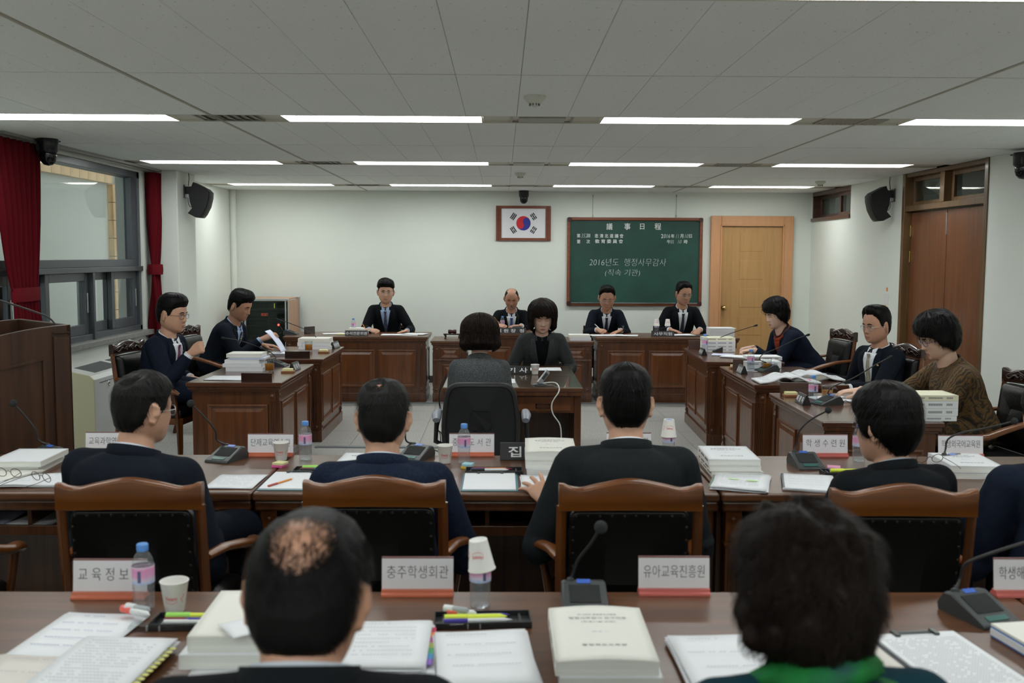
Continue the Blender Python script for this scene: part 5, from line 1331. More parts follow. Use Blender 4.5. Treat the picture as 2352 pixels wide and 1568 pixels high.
# ---- scarves, pins
def ring_cloth(I, r0, r1, h, m_, parent_lbl, cat, name, sag=.03, folds=3, seed=0, up=0.0):
    v = []
    for k in range(10):
        t = k/9; a_ = t*2*PI*.5
        row = []
        for i in range(61):
            a = 2*PI*i/60; sn, cs = math.sin(a), math.cos(a)
            rr = r0+(r1-r0)*t + .012*math.sin(t*PI*folds+a*1.0)+.006*noise3(a*3, t*4, seed)
            row.append(I['N']+I['TX']*cs*rr*1.1+I['TB']*(sn*rr)+I['nkd']*(up+h*(1-t)-sag*max(0, sn)))
        v.append(row)
    o = obj(name, MB().loft(v, closed=False, cap=False), m_); q = o.modifiers.new('t', 'SOLIDIFY'); q.thickness = .006
    return tag(o, parent_lbl, cat)
def scarf_mat(name, a, b, c):
    m, nt, p = _nt(name); p.inputs['Roughness'].default_value = .7; p.inputs['Specular IOR Level'].default_value = .15
    tc = nt.nodes.new('ShaderNodeTexCoord'); n = nt.nodes.new('ShaderNodeTexNoise'); n.inputs['Scale'].default_value = 9; n.inputs['Detail'].default_value = 2
    nt.links.new(tc.outputs['Object'], n.inputs[0]); cr = nt.nodes.new('ShaderNodeValToRGB'); e = cr.color_ramp.elements
    e[0].position = .35; e[0].color = (*a, 1); e[1].position = .65; e[1].color = (*c, 1); q = e.new(.5); q.color = (*b, 1)
    nt.links.new(n.outputs[0], cr.inputs[0]); nt.links.new(cr.outputs[0], p.inputs['Base Color']); return m
ring_cloth(F2, .062, .098, .055, scarf_mat('green_scarf_silk', (.006, .085, .018), (.010, .14, .03), (.02, .06, .07)), 'green silk scarf around the neck of the nearest woman', 'scarf', 'scarf', seed=3, up=-.025)
sc = ring_cloth(R1, .060, .085, .05, scarf_mat('orange_scarf_silk', (.30, .05, .015), (.22, .03, .015), (.05, .03, .03)), 'orange-red scarf around the neck of the woman with short permed hair', 'scarf', 'scarf', seed=5, up=-.02)
rows = []
for k in range(10):
    d_ = .03+.25*k/9; rows.append([R1['chest'](x, d_)+R1['TB']*.012 for x in (-.045+.03*k/9, -.015+.03*k/9, .02+.01*k/9, .05-.02*k/9)])
o = obj('hanging_end', MB().loft(rows, closed=False, cap=False), MATS.get('orange_scarf_silk') or bpy.data.materials['orange_scarf_silk'], sc); q = o.modifiers.new('t', 'SOLIDIFY'); q.thickness = .006
for I, x, d, l in ((I2, .115, .13, 'small gold pin on the lapel of the chairman'), (R2, .10, .12, 'small gold pin on the lapel of the man with the beige tie'), (L2, -.02, .10, 'small gold pin on the collar of the man lifting a sheet'), (R1, .11, .15, 'small gold pin on the jacket of the woman with the orange scarf')):
    p = I['chest'](-x, d)+I['TB']*.018
    M = basis(I['TX'], I['U'], I['TB'], V((0, 0, 0)))
    tag(obj('lapel_pin', MB().lathe([(.011, 0), (.011, .003), (.006, .005), (0, .005)], 14, M), BRASS, loc=p), l, 'pin', 'gold lapel pins')
# ============================================================ TABLE THINGS
TZ = .74
def smooth_pts(pts, n=5):
    sm = []
    for i in range(len(pts)-1):
        a, b, c, d = pts[max(0, i-1)], pts[i], pts[i+1], pts[min(len(pts)-1, i+2)]
        for k in range(n):
            u = k/n; sm.append(.5*((2*b)+(c-a)*u+(2*a-5*b+4*c-d)*u*u+(3*b-a-3*c+d)*u**3))
    return sm+[pts[-1]]
def rotm(rz, loc=(0, 0, 0)): return Matrix.Translation(loc) @ Matrix.Rotation(rz, 4, 'Z')
def dirz(px, py, qx, qy, z=TZ):
    a, b = on_z(px, py, z), on_z(qx, qy, z); return math.atan2(b.y-a.y, b.x-a.x)
# ---- nameplates, white acrylic in a red foot
def nameplate(label, s, px, py, foot=REDB, w=.205, h=.082, rz=0, tw=None, group='white nameplates', off=-.0005, dx=0):
    p = on_z(px, py, TZ)
    t = thing('nameplate', label, 'nameplate', (p.x, p.y+.03, TZ), rz, group)
    obj('foot', MB().prism([(-.022, 0), (.022, 0), (.021, .007), (.013, .010), (.012, .017), (-.012, .017), (-.013, .010), (-.021, .007)], -w/2, w/2, 'X'), foot, t, bevel=.001)
    M = Matrix.Rotation(-.10, 4, 'X')
    obj('plate', MB().box(-w/2, -.0035, .016, w/2, .0005, .016+h, M), PLATE, t)
    obj('top_edge', MB().box(-w/2, -.0040, .016+h, w/2, .0035, .020+h, M), mat('clear_red_edge', (.22, .10, .10), .3), t)
    a = text('lettering', s, .04, INK, t, width=tw or w*.86, hfit=.034, offset=off, extrude=.0003)
    a.matrix_local = M @ Matrix.Translation((dx, -.0040, .016+h*.56)) @ Matrix.Rotation(PI/2, 4, 'X')
    return t
W5 = 'second row'
nameplate('white nameplate reading 교육과학연구원 beside the leftmost seated man', '교육과학연구원', 243, 1046)
nameplate('white nameplate reading 단재교육연수원 behind an upright paper cup', '단재교육연수원', 618, 1050)
nameplate('white nameplate reading 중앙도서관 with a water bottle in front', '중 앙 도 서 관', 1083, 1049)
nameplate('white nameplate mostly hidden behind the man in charcoal', '원', 1446, 1047, tw=.022, dx=.075)
nameplate('white nameplate reading 학생수련원 beside the thick-haired man', '학 생 수 련 원', 1900, 1051, foot=PINKB)
nameplate('white nameplate reading 학생외국어교육원 at the right of the middle row', '학생외국어교육원', 2213, 1053, foot=PINKB)
nameplate('white nameplate reading 교육정보원 with a bottle standing before it', '교 육 정 보 원', 243, 1380, w=.195)
nameplate('white nameplate reading 충주학생회관 between the nearest man and the inverted cup', '충주학생회관', 957, 1374, w=.192)
nameplate('white nameplate reading 유아교육진흥원 in front of an armchair', '유아교육진흥원', 1552, 1372, foot=PINKB, w=.192)
nameplate('white nameplate reading 학생해양수련원 cut by the right edge', '학생해양수련원', 2376, 1376, foot=PINKB, w=.19)
# ---- black nameplates
BPL = mat('black_nameplate', (.012, .012, .014), .35); WLT = mat('white_lettering', (.75, .76, .78), .6); GPL = mat('grey_nameplate_face', (.10, .115, .115), .3)
def blackplate(label, s, p, w, h, rz=0, face=None, vertical=False, tw=None, dx=0, tilt=.25, dep=.05, group='black nameplates', th=None):
    t = thing('nameplate', label, 'nameplate', p, rz, group)
    obj('block', MB().prism([(-dep/2, 0), (dep/2, 0), (.004, h), (-.004, h)] if tilt else [(-dep/2, 0), (dep/2, 0), (dep/2, h), (-dep/2, h)], -w/2, w/2, 'X'), BPL, t, bevel=.001)
    an = math.atan2(dep/2-.004, h) if tilt else 0
    M = Matrix.Translation((0, -dep/2-.0006, 0)) @ Matrix.Rotation(-an, 4, 'X')
    if face: obj('face', MB().box(-w/2+.002, -.0008, .003, w/2-.002, .0004, h-.003, M), face, t)
    a = text('lettering', s, .04, WLT, t, width=tw or w*.86, hfit=th or h*.62, extrude=.0004, offset=.0006)
    a.matrix_local = M @ Matrix.Translation((dx, -.0012, h*.5)) @ Matrix.Rotation(PI/2, 4, 'X')
    return t
def onp(px, py, z): p = on_z(px, py, z); return (p.x, p.y, z)
blackplate('long black nameplate reading 수석전문위원 on the back left desk', '수석전문위원', onp(819, 771, .741), .255, .062, tw=.24)
blackplate('black nameplate reading 사무직원 in front of two inverted cups', '사무직원', onp(1522, 772, .741), .26, .062, tw=.21)
blackplate('black nameplate reading 위원장 정 in front of the chairman', '위 원 장  정', onp(1172, 765, .776), .36, .062, tw=.31, th=.042)
blackplate('black nameplate reading 속기사 before the woman facing the room', '속 기 사', onp(1176, 857, .739), .285, .056, tw=.24, dx=-.0, th=.040)
blackplate('black nameplate starting 집행 behind the middle stack of books', '집 행', onp(1206, 1054, .741), .225, .075, tw=.15, th=.048)
# side desk plates
for lbl, s, a, b, w_, f_ in (('small grey-faced nameplate on the near left desk', '임 회 무', (665, 858), (693, 838), .115, GPL), ('wide two-part grey nameplate on the far left desk', '이 숙 애  의 원', (757, 806), (781, 793), .20, GPL),
      ('black nameplate standing at the aisle edge of the far right desk', '이 종 욱', (1600, 812), (1628, 818), .10, BPL), ('grey-faced nameplate on the middle right desk', '윤 홍 창', (1690, 857), (1712, 865), .11, GPL), ('black nameplate with three white syllables on the nearest right desk', '최 광 옥', (1830, 932), (1850, 940), .125, BPL)):
    P0 = on_z(a[0], a[1], TZ)
    left = a[0] < 1100
    x_ = -1.64 if left else {1600: 1.87, 1690: 1.89, 1830: 1.88}[a[0]]
    d_ = _ray(a[0]+(12 if left else 14), a[1]); y_ = x_*d_.y/d_.x
    blackplate(lbl, s, (x_, y_, TZ+.001), w_ if w_ > .15 else .16, .062, (PI/2-.1) if left else (-PI/2-.35 if False else -PI/2), face=f_, group='side desk nameplates', dep=.055)
# ---- books
SPN = mat('spine_print', (.16, .16, .17), .7)
def book(label, x, y, z, rz, w=.21, d=.297, t=.03, cover=PAPER, title=None, group=None, sag=.0, spine='left', lines=True):
    """soft-cover report lying flat, origin at its base centre"""
    o = thing('book', label, 'book', (x, y, z), rz, group)
    n = 10
    def top(u, v): return t+sag*(math.sin(PI*(u*.5+.5))*.5-.5*abs(u)*.3+.35*v)
    vs = []; g = []
    for j in range(n+1):
        row = []
        for i in range(n+1):
            u, v = -1+2*i/n, -1+2*j/n; row.append((u*w/2, v*d/2, top(u, v)-.0008))
        g.append(row)
    pg = MB().loft(g, closed=False, cap=False, smooth=True)
    fl = [g[0][i] for i in range(n+1)]+[g[j][n] for j in range(1, n+1)]+[g[n][i] for i in range(n-1, -1, -1)]+[g[j][0] for j in range(n-1, 0, -1)]
    m = len(fl); pg.add(fl+[(p[0], p[1], .0008) for p in fl], [(k, m+k, m+(k+1) % m, (k+1) % m) for k in range(m)])
    obj('pages', pg, PAGES, o)
    cv = [[(p[0]*1.008, p[1]*1.006, p[2]+.0012) for p in row] for row in g]
    cm = MB().loft(cv, closed=False, cap=False); cm.box(-w/2-.001, -d/2-.001, 0, w/2+.001, d/2+.001, .001)
    sx = -1 if spine == 'left' else 1
    if spine in ('left', 'right'): cm.box(sx*(w/2+.0005), -d/2-.001, 0, sx*(w/2+.0022), d/2+.001, t+.0008)
    else: cm.box(-w/2, -d/2-.0022, 0, w/2, -d/2-.0005, t+.0008)
    co = obj('cover', cm, cover, o); q = co.modifiers.new('t', 'SOLIDIFY'); q.thickness = .0006
    if title:
        for k, (s_, hh, yy, ww) in enumerate(title):
            a = text('lettering', s_, .02, GREYINK if hh < .006 else SPN, o, width=ww*w, hfit=hh, extrude=.0001)
            a.location = (0, yy*d, t+sag*.35*(yy*2)+sag*.35+.0022); a.rotation_euler = (math.atan(sag*.35/(d/2)), 0, 0)
    if lines:
        sp = MB(); L = d if spine != 'front' else w
        for a_, b_ in ((-.40, -.12), (-.06, .22), (.28, .40)):
            for q in range(int((b_-a_)*60)):
                c_ = (a_+q/60)*L
                if spine == 'front': sp.box(c_, -d/2-.0026, t*.35, c_+.0028, -d/2-.0021, t*.68)
                else: sp.box(sx*(w/2+.0021), c_, t*.35, sx*(w/2+.0026), c_+.0028, t*.68)
        so = obj('spine_print', sp, SPN, o); so['kind'] = 'stuff'
    return o
TT = (('행정사무감사 요구자료', .011, .24, .62), ('2016년도 충청북도교육청', .006, .31, .42), ('(직속기관 소관)', .007, .165, .36), ('2016. 11.', .005, -.02, .18), ('충청북도교육청', .009, -.26, .45))
def stack(desc, where, x, y, z, items, group, rz=0):
    """items from the bottom: (w, d, t, dx, dy, drz, cover, kw)"""
    names = {1: ['only'], 2: ['bottom', 'top'], 3: ['bottom', 'middle', 'top'], 4: ['bottom', 'second-lowest', 'second-highest', 'top'], 5: ['bottom', 'second-lowest', 'middle', 'second-highest', 'top']}[len(items)]
    for k, it in enumerate(items):
        w, d, t, dx, dy, dr, cov = it[:7]; kw = it[7] if len(it) > 7 else {}
        book('%s book %s%s' % (kw.pop('look', 'white soft-cover'), ('%s of the stack ' % names[k]) if len(items) > 1 else '', where), x+dx, y+dy, z, rz+dr, w, d, t, cov, group=group, **kw)
        z += t+.0022
    return z
# front row stacks
p = on_z(1380, 1528, TZ+.0)
stack('', 'between the two nearest heads', .228, 2.155, TZ, [(.212, .297, .034, .006, .0, -.01, PAPER), (.215, .300, .034, -.004, .008, .005, PAPERW, dict(title=TT, sag=.010))], 'front row books')
stack('', 'left of the nearest man', -.580, 2.20, TZ, [(.21, .297, .030, .035, -.03, -.02, PAPER), (.20, .29, .030, .0, .0, .0, PAPER), (.20, .29, .034, .01, .015, .03, PAPERW, dict(title=(('요구자료', .008, .1, .2), ('교육청', .007, -.25, .25))))], 'front row books')
# middle row stacks
stack('', 'at the far left of the middle row', -2.03, 4.22, TZ, [(.21, .28, .030, 0, 0, .05, PAPERW, dict(lines=False)), (.21, .28, .022, .02, -.01, .02, PAPER, dict(lines=False))], 'middle row books')
stack('', 'behind the shoulder of the man in checked navy', -.60, 4.24, TZ, [(.19, .26, .034, 0, 0, -.06, PAPER, dict(title=TT, lines=False))], 'middle row books')
stack('', 'by the hand of the charcoal-suited man', .215, 4.20, TZ, [(.21, .297, .030, .0, -.0, .0, PAPER, dict(lines=False)), (.21, .297, .032, -.005, .01, -.01, PAPERW, dict(lines=False)), (.21, .297, .036, -.005, .015, -.02, PAPERW, dict(title=TT, sag=.006, look='cream soft-cover'))], 'middle row books')
stack('', 'near the green-marked papers', .975, 4.20, TZ, [(.21, .297, .022, .01, -.0, -.03, PAPERW), (.21, .297, .022, .0, .0, -.03, PAPERW, dict(look='cream soft-cover')), (.21, .297, .024, .0, .006, -.04, PAPER, dict(title=TT))], 'middle row books')
stack('', 'under the folded spectacles', 1.98, 4.17, TZ, [(.21, .28, .024, .0, .0, -.05, PAPER, dict(lines=False)), (.21, .28, .026, .0, .0, -.08, PAPER, dict(title=TT, lines=False))], 'middle row books')
# side desk stacks
sp = dict(spine='front')
CREAM = mat('cream_cover', (.78, .76, .58), .6)
stack('', 'beside the woman in paisley', 2.40, 5.585, TZ, [(.297, .21, .028, -.005, -.0, 0, PAPER, dict(sp)), (.297, .21, .040, 0, 0, 0, PAPER, dict(sp)), (.297, .21, .040, -.0, 0, 0, PAPER, dict(sp)), (.297, .21, .030, 0, .0, .0, CREAM, dict(sp, look='cream-covered'))], 'side desk books')
stack('', 'on the middle right desk', 2.10, 8.02, TZ, [(.29, .20, .030, .0, -.0, 0, PAPER, dict(sp)), (.29, .20, .040, 0, 0, .0, PAPER, dict(sp))], 'side desk books')
stack('', 'on the far right desk', 2.10, 9.62, TZ, [(.30, .20, .030, .0, -.0, 0, PAPER, dict(sp)), (.30, .20, .030, 0, 0, 0, PAPER, dict(sp)), (.30, .20, .035, 0, 0, 0, PAPER, dict(sp)), (.30, .20, .030, 0, .01, 0, CREAM, dict(sp, look='cream-covered'))], 'side desk books')
stack('', 'in front of the woman with the orange scarf', 2.33, 8.83, TZ, [(.30, .20, .030, .0, -.0, 0, PAPER, dict(sp))], 'side desk books')
nl = dict(lines=False)
stack('', 'on the near left desk', -2.03, 7.86, TZ, [(.29, .21, .030, .02, -.0, 0, PAPER, dict(sp, **nl)), (.30, .21, .026, .0, 0, .02, PAPER, dict(sp, **nl)), (.27, .21, .028, .0, .01, .0, PAPER, dict(sp, **nl)), (.27, .21, .012, .04, .01, .03, mat('pale_blue_paper', (.60, .64, .80), .7), dict(sp, look='pale blue', **nl)), (.27, .20, .030, .01, .02, 0, PAPERW, dict(sp, look='cream soft-cover', **nl))], 'side desk books')
stack('', 'on the far left desk', -1.815, 9.70, TZ, [(.31, .22, .030, .01, -.0, 0, PAPER, dict(sp, **nl)), (.31, .22, .034, .0, 0, 0, PAPER, dict(sp, **nl)), (.30, .22, .036, .0, .0, .0, PAPERW, dict(sp, look='cream soft-cover', **nl))], 'side desk books')
stack('', 'on the back left desk', -1.68, 11.65, TZ, [(.26, .20, .028, .0, -.0, 0, PAPER, dict(sp, **nl)), (.25, .20, .028, .02, .02, 0, PAPERW, dict(sp, look='cream soft-cover', **nl))], 'back desk books')
stack('', 'on the low right cabinet', .895, 11.33, .695, [(.24, .19, .030, .0, -.0, 0, PAPER, dict(sp, **nl)), (.24, .19, .030, -.01, .01, 0, PAPERW, dict(sp, look='cream soft-cover', **nl))], 'back desk books')
stack('', 'beside the oak door', 2.52, 11.42, TZ, [(.28, .21, .050, .0, -.0, 0, PAPER, dict(sp, **nl)), (.28, .21, .034, .0, .0, .0, PAPER, dict(sp, **nl)), (.29, .22, .006, .01, .01, .05, PAPER, dict(sp, look='thin white', **nl))], 'back desk books')

# ---- loose sheets
def sheet(label, x, y, z, rz, w=.21, d=.297, n=1, m=PAPER, lines=0, curl=.002, group=None, name='paper_sheet', col=None, tabs=None, spiral=False, marks=None):
    t = thing(name, label, 'paper', (x, y, z), rz, group)
    mb = MB(); r = random.Random(int(abs(x*1000)+abs(y*777)))
    for k in range(n):
        a = 0 if n == 1 else r.uniform(-.04, .04) if k < n-1 else 0
        M = rotm(a, (r.uniform(-.006, .006) if k < n-1 else 0, r.uniform(-.006, .006) if k < n-1 else 0, k*.0016)); g = []
        for j in range(7):
            g.append([(-w/2+w*i/6, -d/2+d*j/6, .0006+curl*(math.sin(i*.9+j*.5+r.random()*.2)+1)*.5) for i in range(7)])
        mb.loft(g, M, closed=False, cap=False)
    o = obj('sheet', mb, m, t); q = o.modifiers.new('t', 'SOLIDIFY'); q.thickness = .0005; q.offset = 1
    if lines:
        lb = MB(); zz = .0016+curl+n*.0016
        for k in range(lines):
            yy = d*.40-k*(d*.78/lines); ln = w*(.75 if (k*7) % 5 else .45)
            for q in range(int(ln/.008)):
                if r.random() < .85: lb.box(-w*.38+q*.008, yy, zz-.0002, -w*.38+q*.008+.0058, yy+.0022, zz)
        o2 = obj('print', lb, GREYINK if not col else col, t); o2['kind'] = 'stuff'
    if marks:
        for (mx, my, mw, mh, mc) in marks: obj('highlight', MB().box(mx, my, n*.0016+curl+.0015, mx+mw, my+mh, n*.0016+curl+.0017), mc, t)
    if tabs:
        for k in range(tabs[0]):
            c_ = tabs[1][k % len(tabs[1])]; yy = -d*.42+k*(d*.82/tabs[0])
            sx = tabs[2]; obj('index_tab', MB().box(sx*(w/2-.01), yy, n*.0010, sx*(w/2+.014), yy+.011, n*.0010+.0008), c_, t)
    if spiral:
        for k in range(26):
            yy = -d*.46+k*d*.92/25
            sb = MB(); c = (-w/2+.003, yy, n*.0008)
            sb.tube([(c[0]+.007*math.cos(a), yy+.001*a/6, c[2]+.007*math.sin(a)) for a in [2*PI*i/10 for i in range(11)]], .0008, 5)
            obj('binding_ring', sb, DGREY, t)
    return t
YEL = mat('tab_yellow', (.72, .70, .22), .6); GRN = mat('highlight_green', (.55, .85, .30), .6); PNK = mat('hot_pink', (.85, .10, .35), .6)
RAIN = [mat('tab_'+n_, c, .6) for n_, c in (('violet', (.25, .12, .5)), ('blue', (.06, .28, .55)), ('green', (.08, .38, .16)), ('lime', (.40, .45, .08)), ('magenta', (.50, .10, .35)), ('orange', (.80, .25, .06)), ('crimson', (.50, .03, .10)))]
CRM = mat('pinkish_cream_paper', (.72, .68, .64), .7)
BLUI = mat('blue_ink', (.18, .20, .45), .6)
sheet('white sheet with blue handwriting at the left of the front table', -1.005, 2.31, TZ, -.10, lines=5, col=BLUI, group='front row papers', n=3)
sheet('broad cream sheets at the lower left corner', -.985, 2.04, TZ+.006, -.12, w=.30, d=.26, n=3, m=CRM, lines=3, group='front row papers')
sheet('thick white report with yellow tabs left of the book stack', -.865, 2.10, TZ+.012, -.08, w=.215, n=8, lines=15, tabs=(12, [YEL], 1), group='front row papers')
sheet('white printed pile with rainbow index tabs beside the nearest man', -.262, 2.235, TZ, .02, w=.19, d=.27, n=12, lines=9, tabs=(21, [RAIN[0]]*3+[RAIN[1]]*3+[RAIN[2]]*3+[RAIN[3]]*3+[RAIN[4]]*3+[RAIN[5]]*3+[RAIN[6]]*3, 1), group='front row papers')
sheet('spiral-bound white report on thicker papers in the centre of the front table', -.035, 2.155, TZ+.004, .09, w=.215, d=.30, n=10, lines=4, spiral=True, group='front row papers')
sheet('thick blank pile under the spiral-bound report', -.075, 2.145, TZ, .06, w=.21, d=.297, n=2, group='front row papers')
sheet('spiral-bound white report partly in glare left of the woman with the scarf', .505, 2.13, TZ, .03, w=.215, d=.30, n=12, lines=3, spiral=True, group='front row papers')
sheet('white paper corner lying over the left book stack', -.54, 2.11, TZ+.105, .6, w=.12, d=.10, group='front row papers')
sheet('white sheets between the scarfed woman and the clipboard', .83, 2.13, TZ, .10, w=.20, d=.28, n=3, group='front row papers')
sheet('white sheet left of the scarfed woman, beside a pencil', .66, 2.20, TZ, .15, w=.15, d=.24, n=2, group='front row papers')
# middle row
sheet('loose white papers under folded spectacles at the far left of the middle row', -1.86, 3.94, TZ, .08, w=.30, d=.21, n=6, lines=5, curl=.006, group='middle row papers')
sheet('yellowish papers overlapping at the left edge of the middle row', -2.04, 3.99, TZ+.012, -.35, w=.21, d=.28, n=3, m=PAPERW, group='middle row papers')
sheet('white printed sheet left of the clipboard with the pencil', -1.06, 3.94, TZ, -.03, w=.19, d=.24, n=3, lines=8, group='middle row papers')
sheet('white papers under the resting hand of the man in charcoal', .175, 3.92, TZ, .0, w=.19, d=.22, n=8, lines=3, group='middle row papers')
sheet('spiral report with green highlighting and side tabs', .965, 3.93, TZ, -.30, w=.21, d=.28, n=9, lines=10, tabs=(12, [mat('tab_grey_green', (.25, .35, .28), .6)], -1), marks=[(-.05, .0, .04, .012, GRN), (.02, -.012, .045, .014, GRN)], group='middle row papers')
sheet('white titled report beside the green-highlighted one', 1.235, 3.93, TZ, -.25, w=.20, d=.28, n=6, lines=5, spiral=True, group='middle row papers')
sheet('white papers at the right of the middle row next to the navy jacket', 2.05, 3.90, TZ, -.5, w=.21, d=.25, n=6, group='middle row papers')
sheet('white papers on the shelf under the left table', -1.86, 4.0, .573, -.2, w=.16, d=.24, n=5, group='shelf papers')
sheet('thin pale booklet on the shelf under the left table', -2.10, 4.0, .573, .02, w=.24, d=.26, n=4, m=MATS['pale_blue_paper'], group='shelf papers')
# side desks
sheet('long white sheet on the near left desk', -1.98, 7.32, TZ, .0, w=.36, d=.26, n=2, lines=8, group='side desk papers')
sheet('white papers in front of the man lifting a sheet', -1.98, 9.06, TZ, .05, w=.24, d=.22, n=14, group='side desk papers')
sheet('white papers under the clasped hands on the far right desk', 2.16, 8.98, TZ, -.5, w=.30, d=.22, n=6, group='side desk papers')
sheet('pale blue sheet on the far right desk', 2.06, 9.20, TZ, -.3, w=.2, d=.2, n=2, m=MATS['pale_blue_paper'], group='side desk papers')
sheet('white paper behind the plate of the middle right desk', 1.98, 7.95, TZ, 0, w=.12, d=.2, n=1, group='side desk papers')
sheet('white papers on the nearest right desk behind the tea mug', 2.12, 6.30, TZ, .2, w=.24, d=.24, n=5, lines=3, group='side desk papers')
sheet('white papers spread before the man with the plaid tie', -1.17, 11.40, TZ, .05, w=.42, d=.24, n=2, group='back desk papers')
sheet('white papers right of the first ones on the back left desk', -1.0, 11.48, TZ+.004, -.3, w=.26, d=.2, n=2, group='back desk papers')
sheet('white papers before the writing man in navy', 1.22, 11.42, TZ, .08, w=.40, d=.24, n=2, lines=4, group='back desk papers')
sheet('white papers right of the writing man in navy', 1.43, 11.36, TZ+.004, -.15, w=.26, d=.2, n=2, group='back desk papers')
sheet('white papers on a dark folder before the man by the oak door', 2.08, 11.42, TZ+.006, .2, w=.26, d=.2, n=4, group='back desk papers')
tag(obj('folder', MB().box(-.22, -.13, 0, .22, .13, .006), BLACKP, loc=(2.16, 11.42, TZ), bevel=.001), 'dark folder under papers by the oak door', 'folder')
sheet('white sheet in front of the woman facing the room', .33, 7.98, .739, .0, w=.30, d=.21, n=1, lines=4, group='stenographers papers')
sheet('narrow white sheet beside the woman with her back turned', -.0, 7.20, .739, 0, w=.2, d=.24, n=1, group='stenographers papers')
sheet('white sheet at the left end of the back left desk', -1.95, 11.55, TZ, .3, w=.26, d=.2, n=1, group='back desk papers')

# open books on the middle right desk, hanging over its edge
def open_book(label, x, y, z, rz, w=.40, d=.28):
    t = thing('open_book', label, 'book', (x, y, z), rz, 'open books on the middle right desk'); 
    for s in (-1, 1):
        g = []
        for j in range(5):
            g.append([(s*w/2*i/12, -d/2+d*j/4, .030*math.exp(-((i/12-.22)/.28)**2)+.018*(1-i/12)+.002) for i in range(13)])
        pg = MB().loft(g if s > 0 else g[::-1], closed=False, cap=False)
        o = obj('page_block', pg, PAPER, t); q = o.modifiers.new('t', 'SOLIDIFY'); q.thickness = .014; q.offset = -1 if False else 0
        lb = MB(); r = random.Random(3+s)
        for k in range(12):
            yy = d*.38-k*d*.066
            for q_ in range(14):
                if r.random() < .8:
                    u = .25+q_*.045; zz = .030*math.exp(-((u-.22)/.28)**2)+.018*(1-u)+.0102
                    lb.box(s*w/2*u, yy, zz, s*w/2*u+.006, yy+.003, zz+.0006)
        obj('print', lb, GREYINK, t)['kind'] = 'stuff'
    return t
open_book('open printed book with a pink tab over the near edge of the middle right desk', 2.07, 7.18, TZ+.008, .0, w=.44, d=.25)
open_book('second open book beyond the first on the middle right desk', 2.30, 7.36, TZ+.008, -.05, w=.46, d=.24)
tag(obj('page_tab', MB().box(-.02, -.035, 0, .02, .035, .001), PNK, loc=(2.21, 7.12, TZ+.0265)), 'hot pink tab on the open book', 'tab')

# the lifted sheet in the man's hand
g = []
for j in range(9):
    v = j/8; g.append([(-.00-.06*v*v+.0*i, (i/6-.5)*.2, .22*v-.03*v*v) for i in range(7)])
P0 = on_z(640, 798, TZ)
o = obj('paper_sheet', MB().loft([[(x+.085*(1-(z/.19)), y, z) for x, y, z in row] for row in g], closed=False, cap=False), mat('lifted_paper', (.66, .70, .86), .7), loc=(-2.08, 9.10, TZ+.03)); q = o.modifiers.new('t', 'SOLIDIFY'); q.thickness = .002
tag(o, 'curling sheet lifted by the man at the far left desk', 'paper')

# ---- clipboards
def clipboard(label, x, y, z, rz, board=mat('teal_board', (.06, .20, .24), .4), w=.225, d=.315, lines=0):
    t = thing('clipboard', label, 'clipboard', (x, y, z), rz, 'clipboards')
    obj('board', MB().box(-w/2, -d/2, 0, w/2, d/2, .003), board, t, bevel=.001)
    pp = obj('paper', MB().box(-w/2+.008, -d/2+.006, .003, w/2-.010, d/2-.012, .008), PAPER, t)
    cl = MB().box(-.055, d/2-.022, .006, .055, d/2-.004, .010).box(-.055, d/2-.035, .008, -.043, d/2-.004, .014).box(.043, d/2-.035, .008, .055, d/2-.004, .014).tube([(-.05, d/2-.02, .012), (-.02, d/2-.03, .016), (.02, d/2-.03, .016), (.05, d/2-.02, .012)], .0018, 6)
    obj('clip', cl, mat('clip_dark_metal', (.08, .09, .09), .25, metal=.9), t, bevel=.001)
    if lines:
        lb = MB(); r = random.Random(5)
        for k in range(lines):
            for q in range(26):
                if r.random() < .85: lb.box(-w/2+.02+q*.007, d/2-.05-k*.0105, .0081, -w/2+.02+q*.007+.0052, d/2-.048-k*.0105, .0084)
        obj('print', lb, GREYINK, pp)['kind'] = 'stuff'
    return t
clipboard('teal clipboard with blank paper and a pencil on it', -.835, 3.955, TZ, 0)
clipboard('teal clipboard with blank paper between the two middle seated men', -.045, 3.95, TZ, 0)
clipboard('dark clipboard with a densely printed sheet at the lower right', 1.0, 2.15, TZ+.012, .12, board=mat('dark_board', (.05, .06, .07), .4), lines=24)
sheet('grey-edged pile under the dark clipboard', .965, 2.14, TZ, .12, w=.23, d=.30, n=6, m=CRM, group='front row papers')
tag(obj('blue_book', MB().box(-.10, -.12, 0, .10, .12, .004).box(-.10, -.12, .004, .10, .12, .022).box(-.10, -.12, .022, .10, .12, .026), [mat('blue_cover', (.05, .20, .55), .4)], loc=(1.30, 2.22, TZ), rot=(0, 0, .15), bevel=.001), 'book with a blue cover at the lower right edge', 'book')
bpy.data.objects['blue_book'].name = 'blue_covered_book'
obj('pages', MB().box(-.102, -.122, .005, .098, .118, .0215), PAPER, bpy.data.objects['blue_covered_book'])
obj('top_sheet', MB().box(-.10, -.12, .0262, .10, .12, .032), PAPERW, bpy.data.objects['blue_covered_book'])

